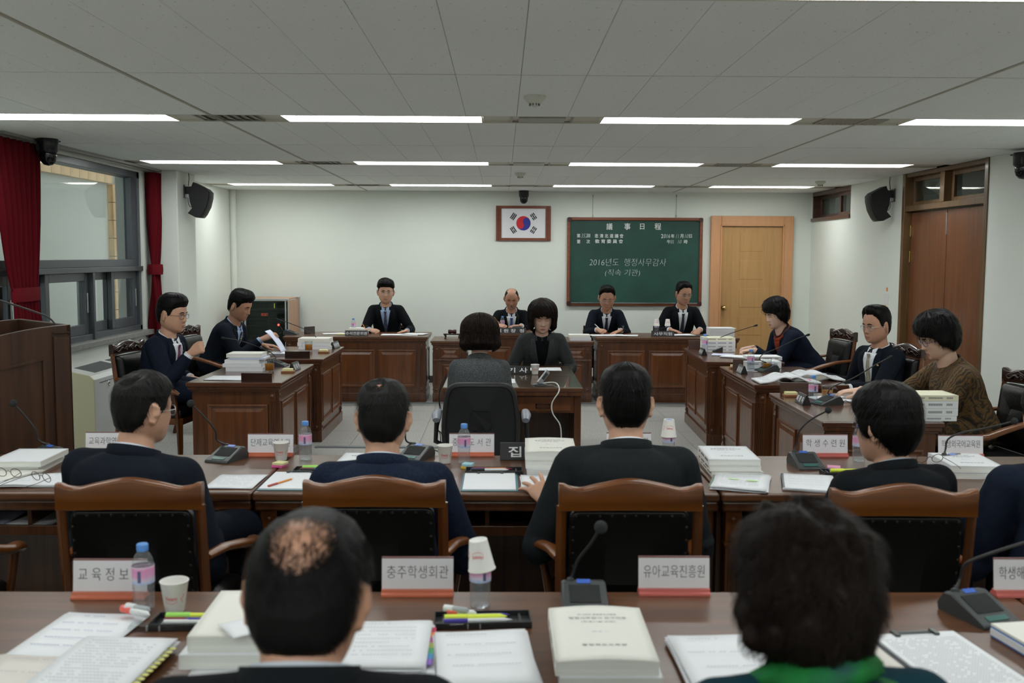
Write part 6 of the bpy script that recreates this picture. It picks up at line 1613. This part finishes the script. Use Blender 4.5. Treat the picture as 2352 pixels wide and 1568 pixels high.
# ---- water bottles
PET = thin_glass('clear_bottle_plastic', (.95, .97, .98), 1.5, .06, body=.07, bc=(.75, .8, .85)); WTR = thin_glass('water', (.97, .98, .99), 1.45, .02, body=.05, bc=(.7, .78, .82))
CAPB = mat('bottle_cap_blue', (.10, .28, .68), .35)
def lab_mat():
    m, nt, p = _nt('pink_bottle_label'); p.inputs['Roughness'].default_value = .35
    tc = nt.nodes.new('ShaderNodeTexCoord'); sx = nt.nodes.new('ShaderNodeSeparateXYZ'); nt.links.new(tc.outputs['Object'], sx.inputs[0])
    r = nt.nodes.new('ShaderNodeMapRange'); r.inputs[1].default_value = .075; r.inputs[2].default_value = .125; nt.links.new(sx.outputs[2], r.inputs[0])
    n = nt.nodes.new('ShaderNodeTexNoise'); n.inputs['Scale'].default_value = 40; nt.links.new(tc.outputs['Object'], n.inputs[0])
    a = nt.nodes.new('ShaderNodeMath'); a.operation = 'MULTIPLY_ADD'; a.inputs[1].default_value = .3; nt.links.new(n.outputs[0], a.inputs[0]); nt.links.new(r.outputs[0], a.inputs[2])
    cr = nt.nodes.new('ShaderNodeValToRGB'); e = cr.color_ramp.elements; e[0].position = .1; e[0].color = (.36, .48, .75, 1); e[1].position = 1.0; e[1].color = (.72, .62, .70, 1)
    for pos, c in ((.30, (.62, .60, .72)), (.5, (.72, .35, .58)), (.85, (.75, .30, .55))): q = e.new(pos); q.color = (*c, 1)
    nt.links.new(a.outputs[0], cr.inputs[0]); nt.links.new(cr.outputs[0], p.inputs['Base Color']); return m
LAB = lab_mat()
bt = None
def bottle(label, p, s=1.0, group='small water bottles'):
    global bt
    if bt is not None:
        o = dup(bt, p, rnd.uniform(0, .5), label, group); o.scale = (s, s, s); return o
    t = thing('water_bottle', label, 'bottle', p, 0, group); t.scale = (s, s, s)
    prof = [(.0, .004), (.022, .0), (.027, .004), (.028, .010), (.026, .016), (.028, .022), (.026, .028), (.028, .034), (.026, .040), (.028, .046), (.0265, .052), (.028, .058), (.0275, .066), (.0285, .072), (.0285, .118), (.027, .124), (.0255, .132), (.019, .146), (.014, .153), (.013, .160), (.013, .164)]
    obj('body', MB().lathe(prof, 28, cap=False), PET, t)
    obj('water', MB().lathe([(max(0, r*.93), z+.001) for r, z in prof if z < .12]+[(0, .119)], 24, cap=False), WTR, t)
    obj('label_band', MB().lathe([(.0288, .072), (.0289, .074), (.0289, .116), (.0288, .118)], 28, cap=False), LAB, t)
    lt = MB()
    obj('bottle_cap', MB().lathe([(.0145, .156), (.0150, .158), (.0150, .172), (.0135, .1745), (0, .1745)], 24), CAPB, t)
    obj('label_mark', MB().box(-.004, -.0300, .078, .004, -.0288, .108), mat('label_dark_mark', (.10, .10, .22), .5), t)
    bt = t; KIDS[t.name] = list(kids(t)); return t
bottle('water bottle in front of the 교육정보원 nameplate, nearest on the left', onp(331, 1397, TZ), .98)
bottle('water bottle under the tilted inverted paper cup in the front row', onp(1103, 1392, TZ), .98)
bottle('water bottle standing right of the 단재교육연수원 nameplate', onp(702, 1056, TZ))
bottle('water bottle in front of the 중앙도서관 nameplate', onp(1066, 1063, TZ))
bottle('water bottle under an inverted cup behind the man in charcoal', onp(1535, 1050, TZ))
bottle('water bottle half hidden by the head of the thick-haired man', onp(1972, 1060, TZ))
bottle('water bottle on the nearest right desk between plate and tea mug', onp(1867, 925, TZ), 1.0)
bottle('water bottle on the middle right desk between plate and tea mug', onp(1724, 852, TZ), 1.0)
bottle('water bottle on the far right desk beside the microphone', onp(1619, 809, TZ), 1.0)
bottle('water bottle on the back left desk near the writing hand', onp(812, 763, TZ), .95)
bottle('water bottle on the raised desk in front of the chairman', onp(1154, 756, .775), .9)
bottle('water bottle under the left inverted cup by the 사무직원 plate', onp(1508, 765, TZ), .95)
bottle('water bottle under the right inverted cup by the 사무직원 plate', onp(1533, 765, TZ), .95)
# ---- paper cups
CUPW = mat('paper_cup_white', (.80, .79, .76), .55); CUPR = mat('cup_red_print', (.70, .12, .13), .6)
def cup(label, p, inv=False, tilt=(0, 0), s=1.0, turn=0.0):
    if inv: turn += PI
    t = thing('paper_cup', label, 'cup', p, 0, 'paper cups')
    r0, r1, h = .0235, .0345, .078
    obj('body', MB().lathe([(0, .004), (r0-.001, .004), (r0, 0), (r0+.0005, .002), (r1, h-.002), (r1+.0018, h), (r1+.0018, h+.002), (r1, h+.003), (r1-.001, h), (r0-.0012, .0045), (0, .0045)], 32, cap=False), CUPW, t)
    tm = text('lettering', 'Hwami', .02, CUPR, t, width=.030, hfit=.011, extrude=0, offset=.0003)
    me = tm.data
    for v in me.vertices:
        x, y = v.co.x, v.co.y; z = h*.52+y; r = r0+(r1-r0)*z/h+.0006; a = x/r-PI/2+turn; v.co = (r*math.cos(a), r*math.sin(a), z)
    tm.rotation_euler = (0, 0, 0)
    sw = []
    for k in range(15):
        a = -PI/2+turn-.55+1.1*k/14; z = h*.34+.006*((k-7)/7)**2; r = r0+(r1-r0)*z/h+.0004; sw.append((r*math.cos(a), r*math.sin(a), z))
    obj('swash_print', MB().tube(sw, .0006, 5), CUPR, t)
    sp_ = [( (r0+(r1-r0)*z/h+.0004)*math.cos(-PI/2+turn+1.0+.12*math.sin(z*300)), (r0+(r1-r0)*z/h+.0004)*math.sin(-PI/2+turn+1.0+.12*math.sin(z*300)), z) for z in [h*.35+.002*k for k in range(12)]]
    obj('sprig_print', MB().tube(sp_, .0006, 5), CUPR, t)
    t.scale = (s, s, s)
    if inv: t.rotation_euler = (PI+tilt[0], tilt[1], 0); t.location = (p[0], p[1], p[2]+h*s)
    return t
cup('upright paper cup right of the nearest water bottle', onp(402, 1402, TZ))
P0 = onp(1103, 1392, TZ); cup('inverted paper cup tilted over a bottle in the front row', (P0[0]-.006, P0[1], TZ+.100), True, (0, -.13), turn=.2)
cup('upright paper cup in front of the 단재교육연수원 nameplate', onp(646, 1056, TZ))
cup('upright paper cup left of the 중앙도서관 nameplate', onp(1022, 1063, TZ))
P0 = onp(1535, 1050, TZ); cup('inverted paper cup capping a bottle beside the man in charcoal', (P0[0], P0[1], TZ+.098), True)
cup('upright paper cup with red print on the glass-topped table', onp(1229, 859, .739), s=.95)
P0 = onp(1508, 765, TZ); cup('left inverted paper cup by the 사무직원 plate', (P0[0], P0[1], TZ+.09), True)
P0 = onp(1533, 765, TZ); cup('right inverted paper cup by the 사무직원 plate', (P0[0], P0[1], TZ+.09), True)
# ---- tea mugs
TEA = thin_glass('tea', (.85, .50, .14), 1.33, .02, body=.45, bc=(.62, .27, .04)); MUGG = thin_glass('mug_glass', (.93, .95, .94), 1.5, .02)
mg = None
def mug(label, p, rz=0):
    global mg
    if mg is not None: return dup(mg, p, rz, label, 'glass tea mugs')
    t = thing('tea_mug', label, 'mug', p, rz, 'glass tea mugs')
    obj('body', MB().lathe([(0, .006), (.030, 0), (.036, .004), (.037, .08), (.038, .095), (.036, .096), (.034, .08), (.033, .010), (0, .008)], 28, cap=False), MUGG, t)
    obj('tea', MB().lathe([(0, .010), (.0325, .011), (.0332, .062), (0, .063)], 24, cap=False), TEA, t)
    obj('handle', MB().tube([(.036, 0, .078), (.052, 0, .080), (.066, 0, .066), (.066, 0, .038), (.052, 0, .022), (.036, 0, .024)], .0048, 8), MUGG, t)
    mg = t; KIDS[t.name] = list(kids(t)); return t
mug('glass mug of tea on the near left desk', onp(619, 853, TZ), PI-.2)
mug('glass mug of tea on the far left desk', onp(709, 806, TZ), PI-.2)
mug('glass mug of tea on the nearest right desk', onp(1899, 918, TZ), -.1)
mug('glass mug of tea on the middle right desk', onp(1761, 852, TZ), -.1)
mug('glass mug of tea on the far right desk', onp(1646, 805, TZ), -.1)
mug('small glass of tea before the chairman', onp(1144, 757, .775), .4)
# ---- microphones
mcnt = 0
def mic(label, p, rz, neck, foam=.017, big=1.0, r=.0040):
    """wedge base (front low, back high) with a bending neck; neck points are world positions"""
    t = thing('microphone', label, 'microphone', p, rz, 'desk microphones')
    w = .058
    side = [(-.085, 0), (.075, 0), (.080, .020), (.060, .052), (.035, .056), (-.080, .010)]
    rings = []
    for x, k in ((-w, .90), (-w*.9, 1), (w*.9, 1), (w, .90)):
        rings.append([(x, y, z*(k if z > .01 else 1)) for y, z in side])
    obj('base', MB().loft(rings, smooth=False), MICM, t, bevel=.004)
    sl = math.atan2(.046, .115)
    M = Matrix.Translation((0, -.0225, .0335)) @ Matrix.Rotation(sl, 4, 'X')
    obj('speaker_grille', MB().box(-.040, -.022, .0, .040, .045, .0012, M), mat('mic_grille', (.018, .021, .022), .8, bump=.6, bump_scale=900), t)
    obj('button', MB().box(-.032, -.052, .0, .032, -.034, .0015, M), mat('mic_green_key', (.02, .12, .10), .3), t, bevel=.0005)
    obj('display', MB().box(-.018, .052, .0, .018, .068, .0012, M), mat('mic_blue_display', (.05, .14, .55), .3), t)
    obj('neck_socket', MB().lathe([(.012, 0), (.011, .008), (.007, .012)], 16, Matrix.Translation((-.034, .045, .050))), BLACKP, t)
    Mi = rotm(rz, p).inverted()
    pts = [Vector((-.034, .045, .055))]+[Mi @ Vector(q) for q in neck]
    # smooth the neck
    sm = []
    for i in range(len(pts)-1):
        a, b, c, d = pts[max(0, i-1)], pts[i], pts[i+1], pts[min(len(pts)-1, i+2)]
        for k in range(5):
            u = k/5; sm.append(.5*((2*b)+(c-a)*u+(2*a-5*b+4*c-d)*u*u+(3*b-a-3*c+d)*u**3))
    sm.append(pts[-1]); n = len(sm)
    obj('gooseneck', MB().tube(sm, [r*(1.5 if k < 3 else 1) for k in range(n)], 8), BLACKP, t)
    hd = MB(); dd = (sm[-1]-sm[-3]).normalized()
    if foam > .012: hd.ball(sm[-1]+dd*foam*.6, foam, 16, 12)
    else: hd.tube([sm[-1]-dd*.03, sm[-1]-dd*.01, sm[-1]+dd*.004, sm[-1]+dd*.014], [r*1.1, foam*.8, foam, foam*.6], 12)
    obj('foam_head', hd, FOAM, t)
    obj('cable', MB().tube([(.03, .075, .012), (.035, .11, .022), (.05, .14, .006), (.06, .15, -.002+.004)], .003, 6), BLACKP, t)
    return t
def neck(p, rz, px):      # world points of the neck on the plane y = base y
    return [on_y(x, y, yy) for x, y, yy in px]
def micp(label, bx, by, rz, pts, foam=.017, r=.0040):
    p = onp(bx, by, TZ); y0 = p[1]
    mic(label, p, rz, [on_y(x, y, y0+dy) for x, y, dy in pts], foam, r=r)
micp('microphone in the front row standing before an armchair, neck bent right', 1342, 1392, .0, [(1315, 1320, .05), (1328, 1285, .04), (1355, 1250, .02), (1376, 1217, 0)], .0175)
micp('microphone at the right end of the front row, neck running off the edge', 2246, 1415, .30, [(2205, 1330, .05), (2212, 1303, .04), (2235, 1285, .02), (2300, 1262, 0), (2390, 1235, -.03)], .0175)
micp('microphone at the far left of the middle row, neck bent left', 100, 1055, -.55, [(88, 1010, .05), (82, 988, .04), (60, 958, .02), (34, 930, 0)], .017)
micp('microphone behind the arm of the leftmost man in the middle row', 522, 1055, -.35, [(498, 1010, .05), (494, 988, .04), (470, 958, .02), (442, 930, 0)], .017)
micp('microphone behind the shoulder of the man in checked navy', 955, 1052, -.4, [(933, 1012, .05), (928, 985, .04), (905, 960, .02), (880, 935, 0)], .017)
micp('microphone left of the thick-haired man, neck bent right', 1850, 1070, .05, [(1829, 1020, .05), (1836, 990, .04), (1860, 965, .02), (1898, 944, 0)], .015)
micp('microphone left of the 학생외국어교육원 nameplate, long neck to the right', 2200, 1075, .45, [(2172, 1030, .05), (2178, 1008, .04), (2210, 993, .02), (2270, 982, 0), (2325, 968, -.02)], .015)
# side desks: thin heads
micp('microphone on the nearest right desk, neck reaching up to the paisley jacket', 1900, 928, -PI/2+.35, [(1902, 902, .0), (1912, 888, 0), (1960, 868, 0), (2010, 838, 0), (2045, 820, 0)], .011, .0036)
micp('microphone on the middle right desk, long neck bent right', 1762, 852, -PI/2+.35, [(1746, 826, .0), (1753, 813, 0), (1790, 798, 0), (1830, 778, 0), (1856, 769, 0)], .011, .0036)
micp('microphone on the far right desk, neck bent right', 1650, 806, -PI/2+.35, [(1637, 790, .0), (1643, 780, 0), (1680, 765, 0), (1710, 755, 0), (1737, 747, 0)], .011, .0036)
micp('microphone on the near left desk, neck leaning back to the left', 636, 840, PI/2-.1, [(634, 822, .0), (620, 808, 0), (590, 795, 0), (550, 782, 0), (512, 776, 0)], .011, .0036)
micp('microphone on the far left desk, neck leaning back to the left', 727, 799, PI/2-.1, [(732, 785, .0), (720, 768, 0), (700, 756, 0), (665, 742, 0), (638, 733, 0)], .011, .0036)
p = onp(1188, 760, .775)
mic('slender microphone with a pink tip before the face of the chairman', p, PI, [on_y(1190, 742, p[1]), on_y(1190, 728, p[1]), on_y(1184, 714, p[1]+.05), on_y(1175, 703, p[1]+.12)], .008, r=.0028)
# ---- stationery
def pen(label, a, b, z, r=.005, m=None, cap=None, name='pen', cat='pen', tip=None, hexa=False, group='pens and pencils'):
    a, b = Vector((*a[:2], z+r)), Vector((*b[:2], z+r)); d = b-a; L = d.length; rz = math.atan2(d.y, d.x)
    t = thing(name, label, cat, a, rz, group); M = Matrix.Rotation(PI/2, 4, 'Y')
    obj('barrel', MB().lathe([(r*.7, 0), (r, .003), (r, L*.88), (r*.9, L*.9)], 6 if hexa else 14, M, smooth=not hexa), m, t)
    obj('tip', MB().lathe([(r*.9, L*.9), (r*.35, L*.97), (r*.1, L)], 12, M), tip or m, t)
    if cap: obj('pen_cap', MB().lathe([(r*1.12, -.002), (r*1.15, 0), (r*1.15, L*.33), (r*1.05, L*.34)], 14, M), cap, t)
    return t
PENC = mat('pencil_orange', (.75, .28, .04), .45); ERS = mat('eraser_pink', (.45, .08, .08), .6); YH = mat('highlighter_yellow', (.75, .85, .08), .4); LGH = mat('highlighter_green', (.35, .75, .12), .4)
BPU = mat('pen_violet_blue', (.06, .04, .35), .4); WPN = mat('white_barrel', (.75, .77, .78), .4); MAROON = mat('maroon_barrel', (.22, .01, .03), .4); CORAL = mat('coral_cap', (.85, .15, .12), .4)
z8 = TZ+.010
pen('orange pencil lying on the clipboard in the middle row', on_z(617, 1117, z8), on_z(675, 1099, z8), TZ+.0085, .0038, PENC, ERS, name='pencil', cat='pencil', tip=PAPERW, hexa=True)
def tray(label, x, y, rz, w=.24, d=.085):
    t = thing('pen_tray', label, 'tray', (x, y, TZ), rz, 'black pen trays')
    mb = MB().box(-w/2, -d/2, 0, w/2, d/2, .003)
    for a in ((-w/2, -d/2, -w/2+.003, d/2), (w/2-.003, -d/2, w/2, d/2), (-w/2, -d/2, w/2, -d/2+.003), (-w/2, d/2-.003, w/2, d/2)): mb.box(a[0], a[1], 0, a[2], a[3], .016)
    obj('tray_shell', mb, BLACKP, t, bevel=.0012)
    for q_ in (-w/2+.02, w/2-.03): obj('pen_rest', MB().box(q_, -d/2+.004, .003, q_+.006, d/2-.004, .010), BLACKP, t)
    return t
def in_tray(x, y, rz, u0, v0, u1, v1): M = rotm(rz, (x, y, 0)); return M @ Vector((u0, v0, 0)), M @ Vector((u1, v1, 0))
for (tx, ty, tr, nm, items) in (
    (-.735, 2.395, -.02, 'left front', [('highlighter_yellow', YH, LGH, 'yellow-green highlighter', .0075, .012), ('pen', BPU, MAROON, 'violet-blue pen', .0045, -.004), ('pen', WPN, WPN, 'white-barrelled pen', .005, -.022), ('pen', MAROON, MAROON, 'maroon pen', .0045, .030)]),
    (-.045, 2.41, .05, 'centre front', [('highlighter', YH, YH, 'bright yellow highlighter', .0075, -.010), ('pen', BPU, BPU, 'violet-blue pen', .0045, .010), ('pen', WPN, BPU, 'white pen with a blue end', .005, -.026)]),
    (-.75, 4.135, 0, 'left middle-row', [('highlighter', LGH, LGH, 'green highlighter', .0075, .014), ('pen', BPU, MAROON, 'violet-blue pen', .0045, -.004), ('pen', WPN, BLACKP, 'white-barrelled pen', .005, -.024)]),
    (-.03, 4.13, 0, 'centre middle-row', [('pencil', PENC, ERS, 'orange pencil', .004, .016), ('pen', MAROON, BPU, 'maroon pen', .0045, .002), ('pen', WPN, BLACKP, 'white marker with a black cap', .006, -.020)]),
    (1.47, 4.11, 0, 'right middle-row', [('highlighter', YH, YH, 'yellow highlighter', .0075, -.004), ('pen', BPU, BPU, 'blue pen', .0045, .016)])):
    tray('black pen tray in the %s position' % nm if False else 'black pen tray holding pens, %s of the table rows' % nm, tx, ty, tr)
    for nme, m_, c_, l_, r_, v_ in items:
        a_, b_ = in_tray(tx, ty, tr, -.095+rnd.uniform(0, .01), v_, .06+rnd.uniform(0, .03), v_+.004)
        pen('%s lying in the %s pen tray' % (l_, nm), a_, b_, TZ+.010, r_, m_, c_, name='highlighter' if 'highl' in nme else nme, cat='highlighter' if 'highl' in nme else nme)
pen('correction pen leaning at the left end of the centre front tray', on_z(1022, 1405, TZ+.02), on_z(1078, 1412, TZ+.02), TZ+.022, .008, mat('clear_grey_barrel', (.35, .38, .40), .3), WPN, name='correction_pen', cat='pen')
pen('coral-capped highlighter at the left end of the centre front tray', on_z(1030, 1425, TZ), on_z(1095, 1430, TZ), TZ+.018, .007, WPN, CORAL, name='highlighter', cat='highlighter')
pen('coral-capped highlighter at the left end of the left front tray', on_z(283, 1420, TZ), on_z(345, 1436, TZ), TZ+.018, .008, WPN, CORAL, name='highlighter', cat='highlighter')
pen('correction pen with a white cap leaning on the left front tray', on_z(293, 1403, TZ+.02), on_z(345, 1412, TZ+.02), TZ+.022, .009, mat('clear_grey_barrel', (.35, .38, .40), .3), WPN, name='correction_pen', cat='pen')
CLR = thin_glass('clear_acrylic', (.90, .92, .93), 1.5, .03)
for l_, a in (('clear plastic clip box in front of the left front tray', (352, 1445)), ('clear plastic clip box in front of the centre front tray', (1085, 1440))):
    p = onp(a[0], a[1], TZ); t = thing('clip_box', l_, 'box', p, .03, 'clear clip boxes')
    obj('shell', MB().box(-.055, -.018, 0, .055, .018, .014), CLR, t, bevel=.001)
    obj('partition', MB().box(-.012, -.017, .001, -.010, .017, .013).box(.018, -.017, .001, .020, .017, .013), mat('frosted_partition', (.45, .47, .48), .3), t)
# sticky notes
def notes(label, p, cols, rz=0, s=.05):
    t = thing('sticky_notes', label, 'sticky notes', p, rz, 'sticky note pads'); z = 0
    for k, c in enumerate(cols):
        obj('note_pad', MB().box(-s/2+k*.004, -s/2, z, s/2+k*.004, s/2, z+.010), c, t, bevel=.0006); z += .0102
    return t
SY = mat('note_yellow', (.75, .72, .38), .7); SP = mat('note_pink', (.85, .12, .40), .7); SB = mat('note_blue', (.35, .62, .72), .7); SO = mat('note_gold', (.75, .50, .06), .7); SPP = mat('note_soft_pink', (.75, .32, .48), .7)
notes('pink and yellow sticky notes left of the middle-row green highlighter', onp(642, 1071, TZ), [SP, SY], -.3)
notes('gold and light blue sticky notes left of the centre middle-row tray', onp(1073, 1074, TZ), [SO, SB], -.25, .045)
notes('soft pink eraser-like pad beside the right middle-row tray', onp(1915, 1076, TZ), [SPP], -.3, .055)
HOLD = mat('holder_wood', (.30, .12, .05), .4)
for l_, a in (('near left', (662, 855)), ('far left', (744, 810)), ('far right', (1592, 800)), ('middle right', (1690, 846)), ('nearest right', (1817, 910))):
    p = onp(a[0], a[1], TZ); t = thing('note_holder', 'wooden holder with a yellow note pad on the %s side desk' % l_, 'note holder', p, 0, 'note holders')
    obj('holder', MB().box(-.05, -.035, 0, .05, .035, .014), HOLD, t, bevel=.002); obj('note_pad', MB().box(-.040, -.028, .014, .035, .028, .030), SY, t, bevel=.001)
# wooden screens standing on the side desks
for l_, x, y in (('near left', -1.76, 7.13), ('far left', -1.80, 8.76)):
    tag(obj('desk_screen', MB().box(-.11, -.008, 0, .11, .008, .062), DARKW, loc=(x, y, TZ), bevel=.0015), 'small dark wooden screen at the near end of the %s side desk' % l_, 'desk screen', 'wooden desk screens')
for l_, X_, Y_ in (('far right', 1.96, 9.80), ('middle right', 1.985, 8.00), ('nearest right', 1.95, 6.50)):

    tag(obj('desk_screen', MB().box(-.11, -.008, 0, .11, .008, .085), wood('screen_brown', (.06, .028, .022), (.09, .045, .035), .35, axis='X'), loc=(X_, Y_, TZ), bevel=.0015), 'small brown wooden screen behind the bottle on the %s side desk' % l_, 'desk screen', 'wooden desk screens')
p = on_z(688, 768, TZ); tag(obj('desk_screen', MB().box(-.075, -.008, 0, .075, .008, .085), MATS['dark_carved_wood'], loc=(-2.22, 11.5, TZ), rot=(0, 0, .9), bevel=.0015), 'small grey-faced screen standing at the left of the back left desk', 'desk screen', 'wooden desk screens')
# gavel and stand
t = thing('gavel_stand', 'small dark wooden gavel stand on the low cabinet left of the chairman', 'stand', onp(1039, 777, .695), 0)
obj('stand_top', MB().box(-.10, -.06, .045, .10, .06, .056).box(-.105, -.065, .056, .105, -.055, .06), DARKW, t, bevel=.003)
for sx in (-1, 1):
    for sy in (-1, 1): obj('foot', MB().tube([(sx*.085, sy*.045, 0), (sx*.075, sy*.045, .02), (sx*.085, sy*.045, .046)], [.010, .007, .010], 8), DARKW, t)
g_ = thing('gavel', 'dark red wooden gavel lying on its stand', 'gavel', (t.location.x, t.location.y, .695+.056), 0)
obj('gavel_head', MB().lathe([(.020, -.048), (.024, -.04), (.024, -.015), (.020, -.01), (.020, .01), (.024, .015), (.024, .04), (.020, .048)], 20, Matrix.Translation((0, 0, .024)) @ Matrix.Rotation(PI/2, 4, 'Y')), mat('gavel_red_wood', (.05, .008, .008), .2), g_)
obj('gavel_handle', MB().tube([(0, .01, .024), (0, .10, .020), (0, .16, .018)], [.007, .006, .009], 10), MATS['gavel_red_wood'], g_)
# spectacles lying about
def specs(label, p, rz, m_):
    t = thing('spectacles', label, 'glasses', p, rz, 'spectacles lying on papers')
    f = MB()
    for s in (-1, 1):
        f.tube([(s*.034+.024*math.cos(a), .018*math.sin(a)*.3, .018+.018*math.sin(a)) for a in [2*PI*k/20 for k in range(21)]], .0014, 6)
    f.tube([(-.010, 0, .020), (0, .002, .026), (.010, 0, .020)], .0013, 6)
    obj('frame', f, m_, t)
    for s in (-1, 1): obj('temple', MB().tube([(s*.058, 0, .022), (s*.066, .06, .012), (s*.064, .11, .006), (s*.058, .135, .002)], .0013, 6), m_, t)
    return t
DM = MATS['glasses_dark_metal']
specs('thin spectacles on the papers at the far left of the middle row', onp(95, 1105, TZ+.022), 2.6, DM)
specs('second spectacles at the left edge of the middle row', onp(20, 1095, TZ+.030), 2.9, DM)
specs('dark spectacles resting on the right middle-row book stack', onp(2135, 1062, TZ+.056), PI+.1, DM)
specs('spectacles with a coloured frame beside the clipboard of the front row', onp(1912, 1525, TZ+.01), 1.9, mat('brown_frame', (.18, .06, .02), .4))
# handset lying on the recorder table and its cables
t = thing('voice_recorder', 'silver voice recorder leaning on a black stand on the glass-topped table', 'recorder', onp(1240, 884, .739), .5)
obj('stand', MB().lathe([(.055, 0), (.050, .008), (.02, .014), (0, .014)], 24), BLACKP, t)
obj('recorder_body', MB().box(-.018, -.008, .0, .018, .008, .115, Matrix.Translation((-.01, 0, .012)) @ Matrix.Rotation(.75, 4, 'Y')), mat('silver_shell', (.45, .47, .50), .3, metal=.6), t, bevel=.003)
obj('screen', MB().box(-.012, -.0095, .04, .012, -.008, .095, Matrix.Translation((-.01, 0, .012)) @ Matrix.Rotation(.75, 4, 'Y')), DGREY, t)
y0 = 6.86
pts = [on_z(1245, 880, .745), on_z(1268, 878, .746), on_z(1280, 882, .748)]+[on_y(x, y, y0-.02) for x, y in ((1284, 898), (1268, 925), (1270, 950), (1286, 975), (1289, 1010), (1285, 1030))]
pts = smooth_pts([Vector(q) for q in pts]+[Vector((.39, 6.6, .006)), Vector((.30, 6.4, .005))])
tag(obj('white_cable', MB().tube(pts, .0045, 8), mat('cable_white', (.62, .64, .62), .5)), 'white cable hanging down the front of the glass-topped table', 'cable')
for k, off in enumerate((0, 8)):
    pts = [on_y(x+off*.5*(i % 2), y, 6.60) for i, (x, y) in enumerate(((1026, 860), (1014, 880), (1008, 910), (1010, 950), (1006, 985), (1012, 1010), (1010, 1035)))]
    q_ = [Vector(p_) for p_ in pts]; q_[-1].z = .01; q_ = smooth_pts(q_)
    tag(obj('black_cable', MB().tube(q_, .003, 6), BLACKP), ['black cable hanging left of the woman with her back turned', 'second black cable beside the first, left of the swivel chair'][k], 'cable', 'black hanging cables')
# hand-held pencils
for l_, a, b in (('orange pencil in the hand of the man with the plaid tie', (833, 744, 11.55), (842, 759, 11.50)), ('orange pencil in the hand of the chairman', (1135, 728, 11.60), (1146, 742, 11.56))):
    A, B = on_y(*a), on_y(*b)
    tag(obj('pencil', MB().tube([A, A+(B-A)*.88, B], [.004, .004, .001], 6, smooth=False), PENC), l_, 'pencil', 'pencils held in hands')
A, B = on_y(1366, 744, 11.58), on_y(1380, 757, 11.54)
tag(obj('pen', MB().tube([A, A+(B-A)*.9, B], [.004, .004, .001], 8), WPN), 'pale pen in the hand of the man before the chalkboard', 'pen')
tag(obj('wrist_watch', MB().lathe([(.030, -.008), (.031, 0), (.030, .008)], 20, cap=False, M=Matrix.Rotation(PI/2, 4, 'Y')).lathe([(.016, 0), (.016, .006), (0, .007)], 16, Matrix.Translation((0, 0, .029))), DGREY, loc=on_y(1431, 755, 11.66)), 'dark wrist watch of the man before the chalkboard', 'watch')
# white cup and dish, small white things on the back left desk
tag(obj('white_dish', MB().lathe([(.0, .002), (.030, 0), (.034, .022), (.032, .022), (.028, .004), (0, .004)], 24, cap=False), WHITEP, loc=onp(826, 762, TZ)), 'small white dish beside the bottle on the back left desk', 'dish')
notes('pale notes with green and pink marks left of the 수석전문위원 plate', onp(783, 768, TZ), [SY], .1, .10)
# wall switch
t = thing('wall_switch', 'white wall switch panel with a small orange sticker above, by the double door', 'switch', (XR, 10.28, 1.20), 0)
obj('panel', MB().box(-.012, -.045, -.075, 0, .045, .075), WHITEP, t, bevel=.003)
obj('indicator', MB().box(-.014, -.02, -.055, -.012, .02, -.040), mat('switch_yellow', (.75, .55, .10), .5), t)
obj('sticker', MB().box(-.0012, -.022, .10, 0, .022, .14), mat('sticker_orange', (.75, .30, .08), .5), t)
# sprinkler marks and wall blemishes are left out

micp('microphone with a glowing red ring on the back left desk', 668, 768, PI/2, [(655, 764, .0), (648, 756, 0), (641, 746, 0)], .010, .0036)
q = on_y(640, 746, on_z(668, 768, TZ).y)
tm_ = [o for o in bpy.data.objects if o.get('label') == 'microphone with a glowing red ring on the back left desk'][0]
o = obj('red_ring', MB().ball((0, 0, 0), .0135, 12, 8), mat('red_led', (.6, .02, .02), .4, emit=(1, .05, .03, 4)), tm_); o.matrix_local = rotm(PI/2, tm_.location).inverted() @ Matrix.Translation(q)
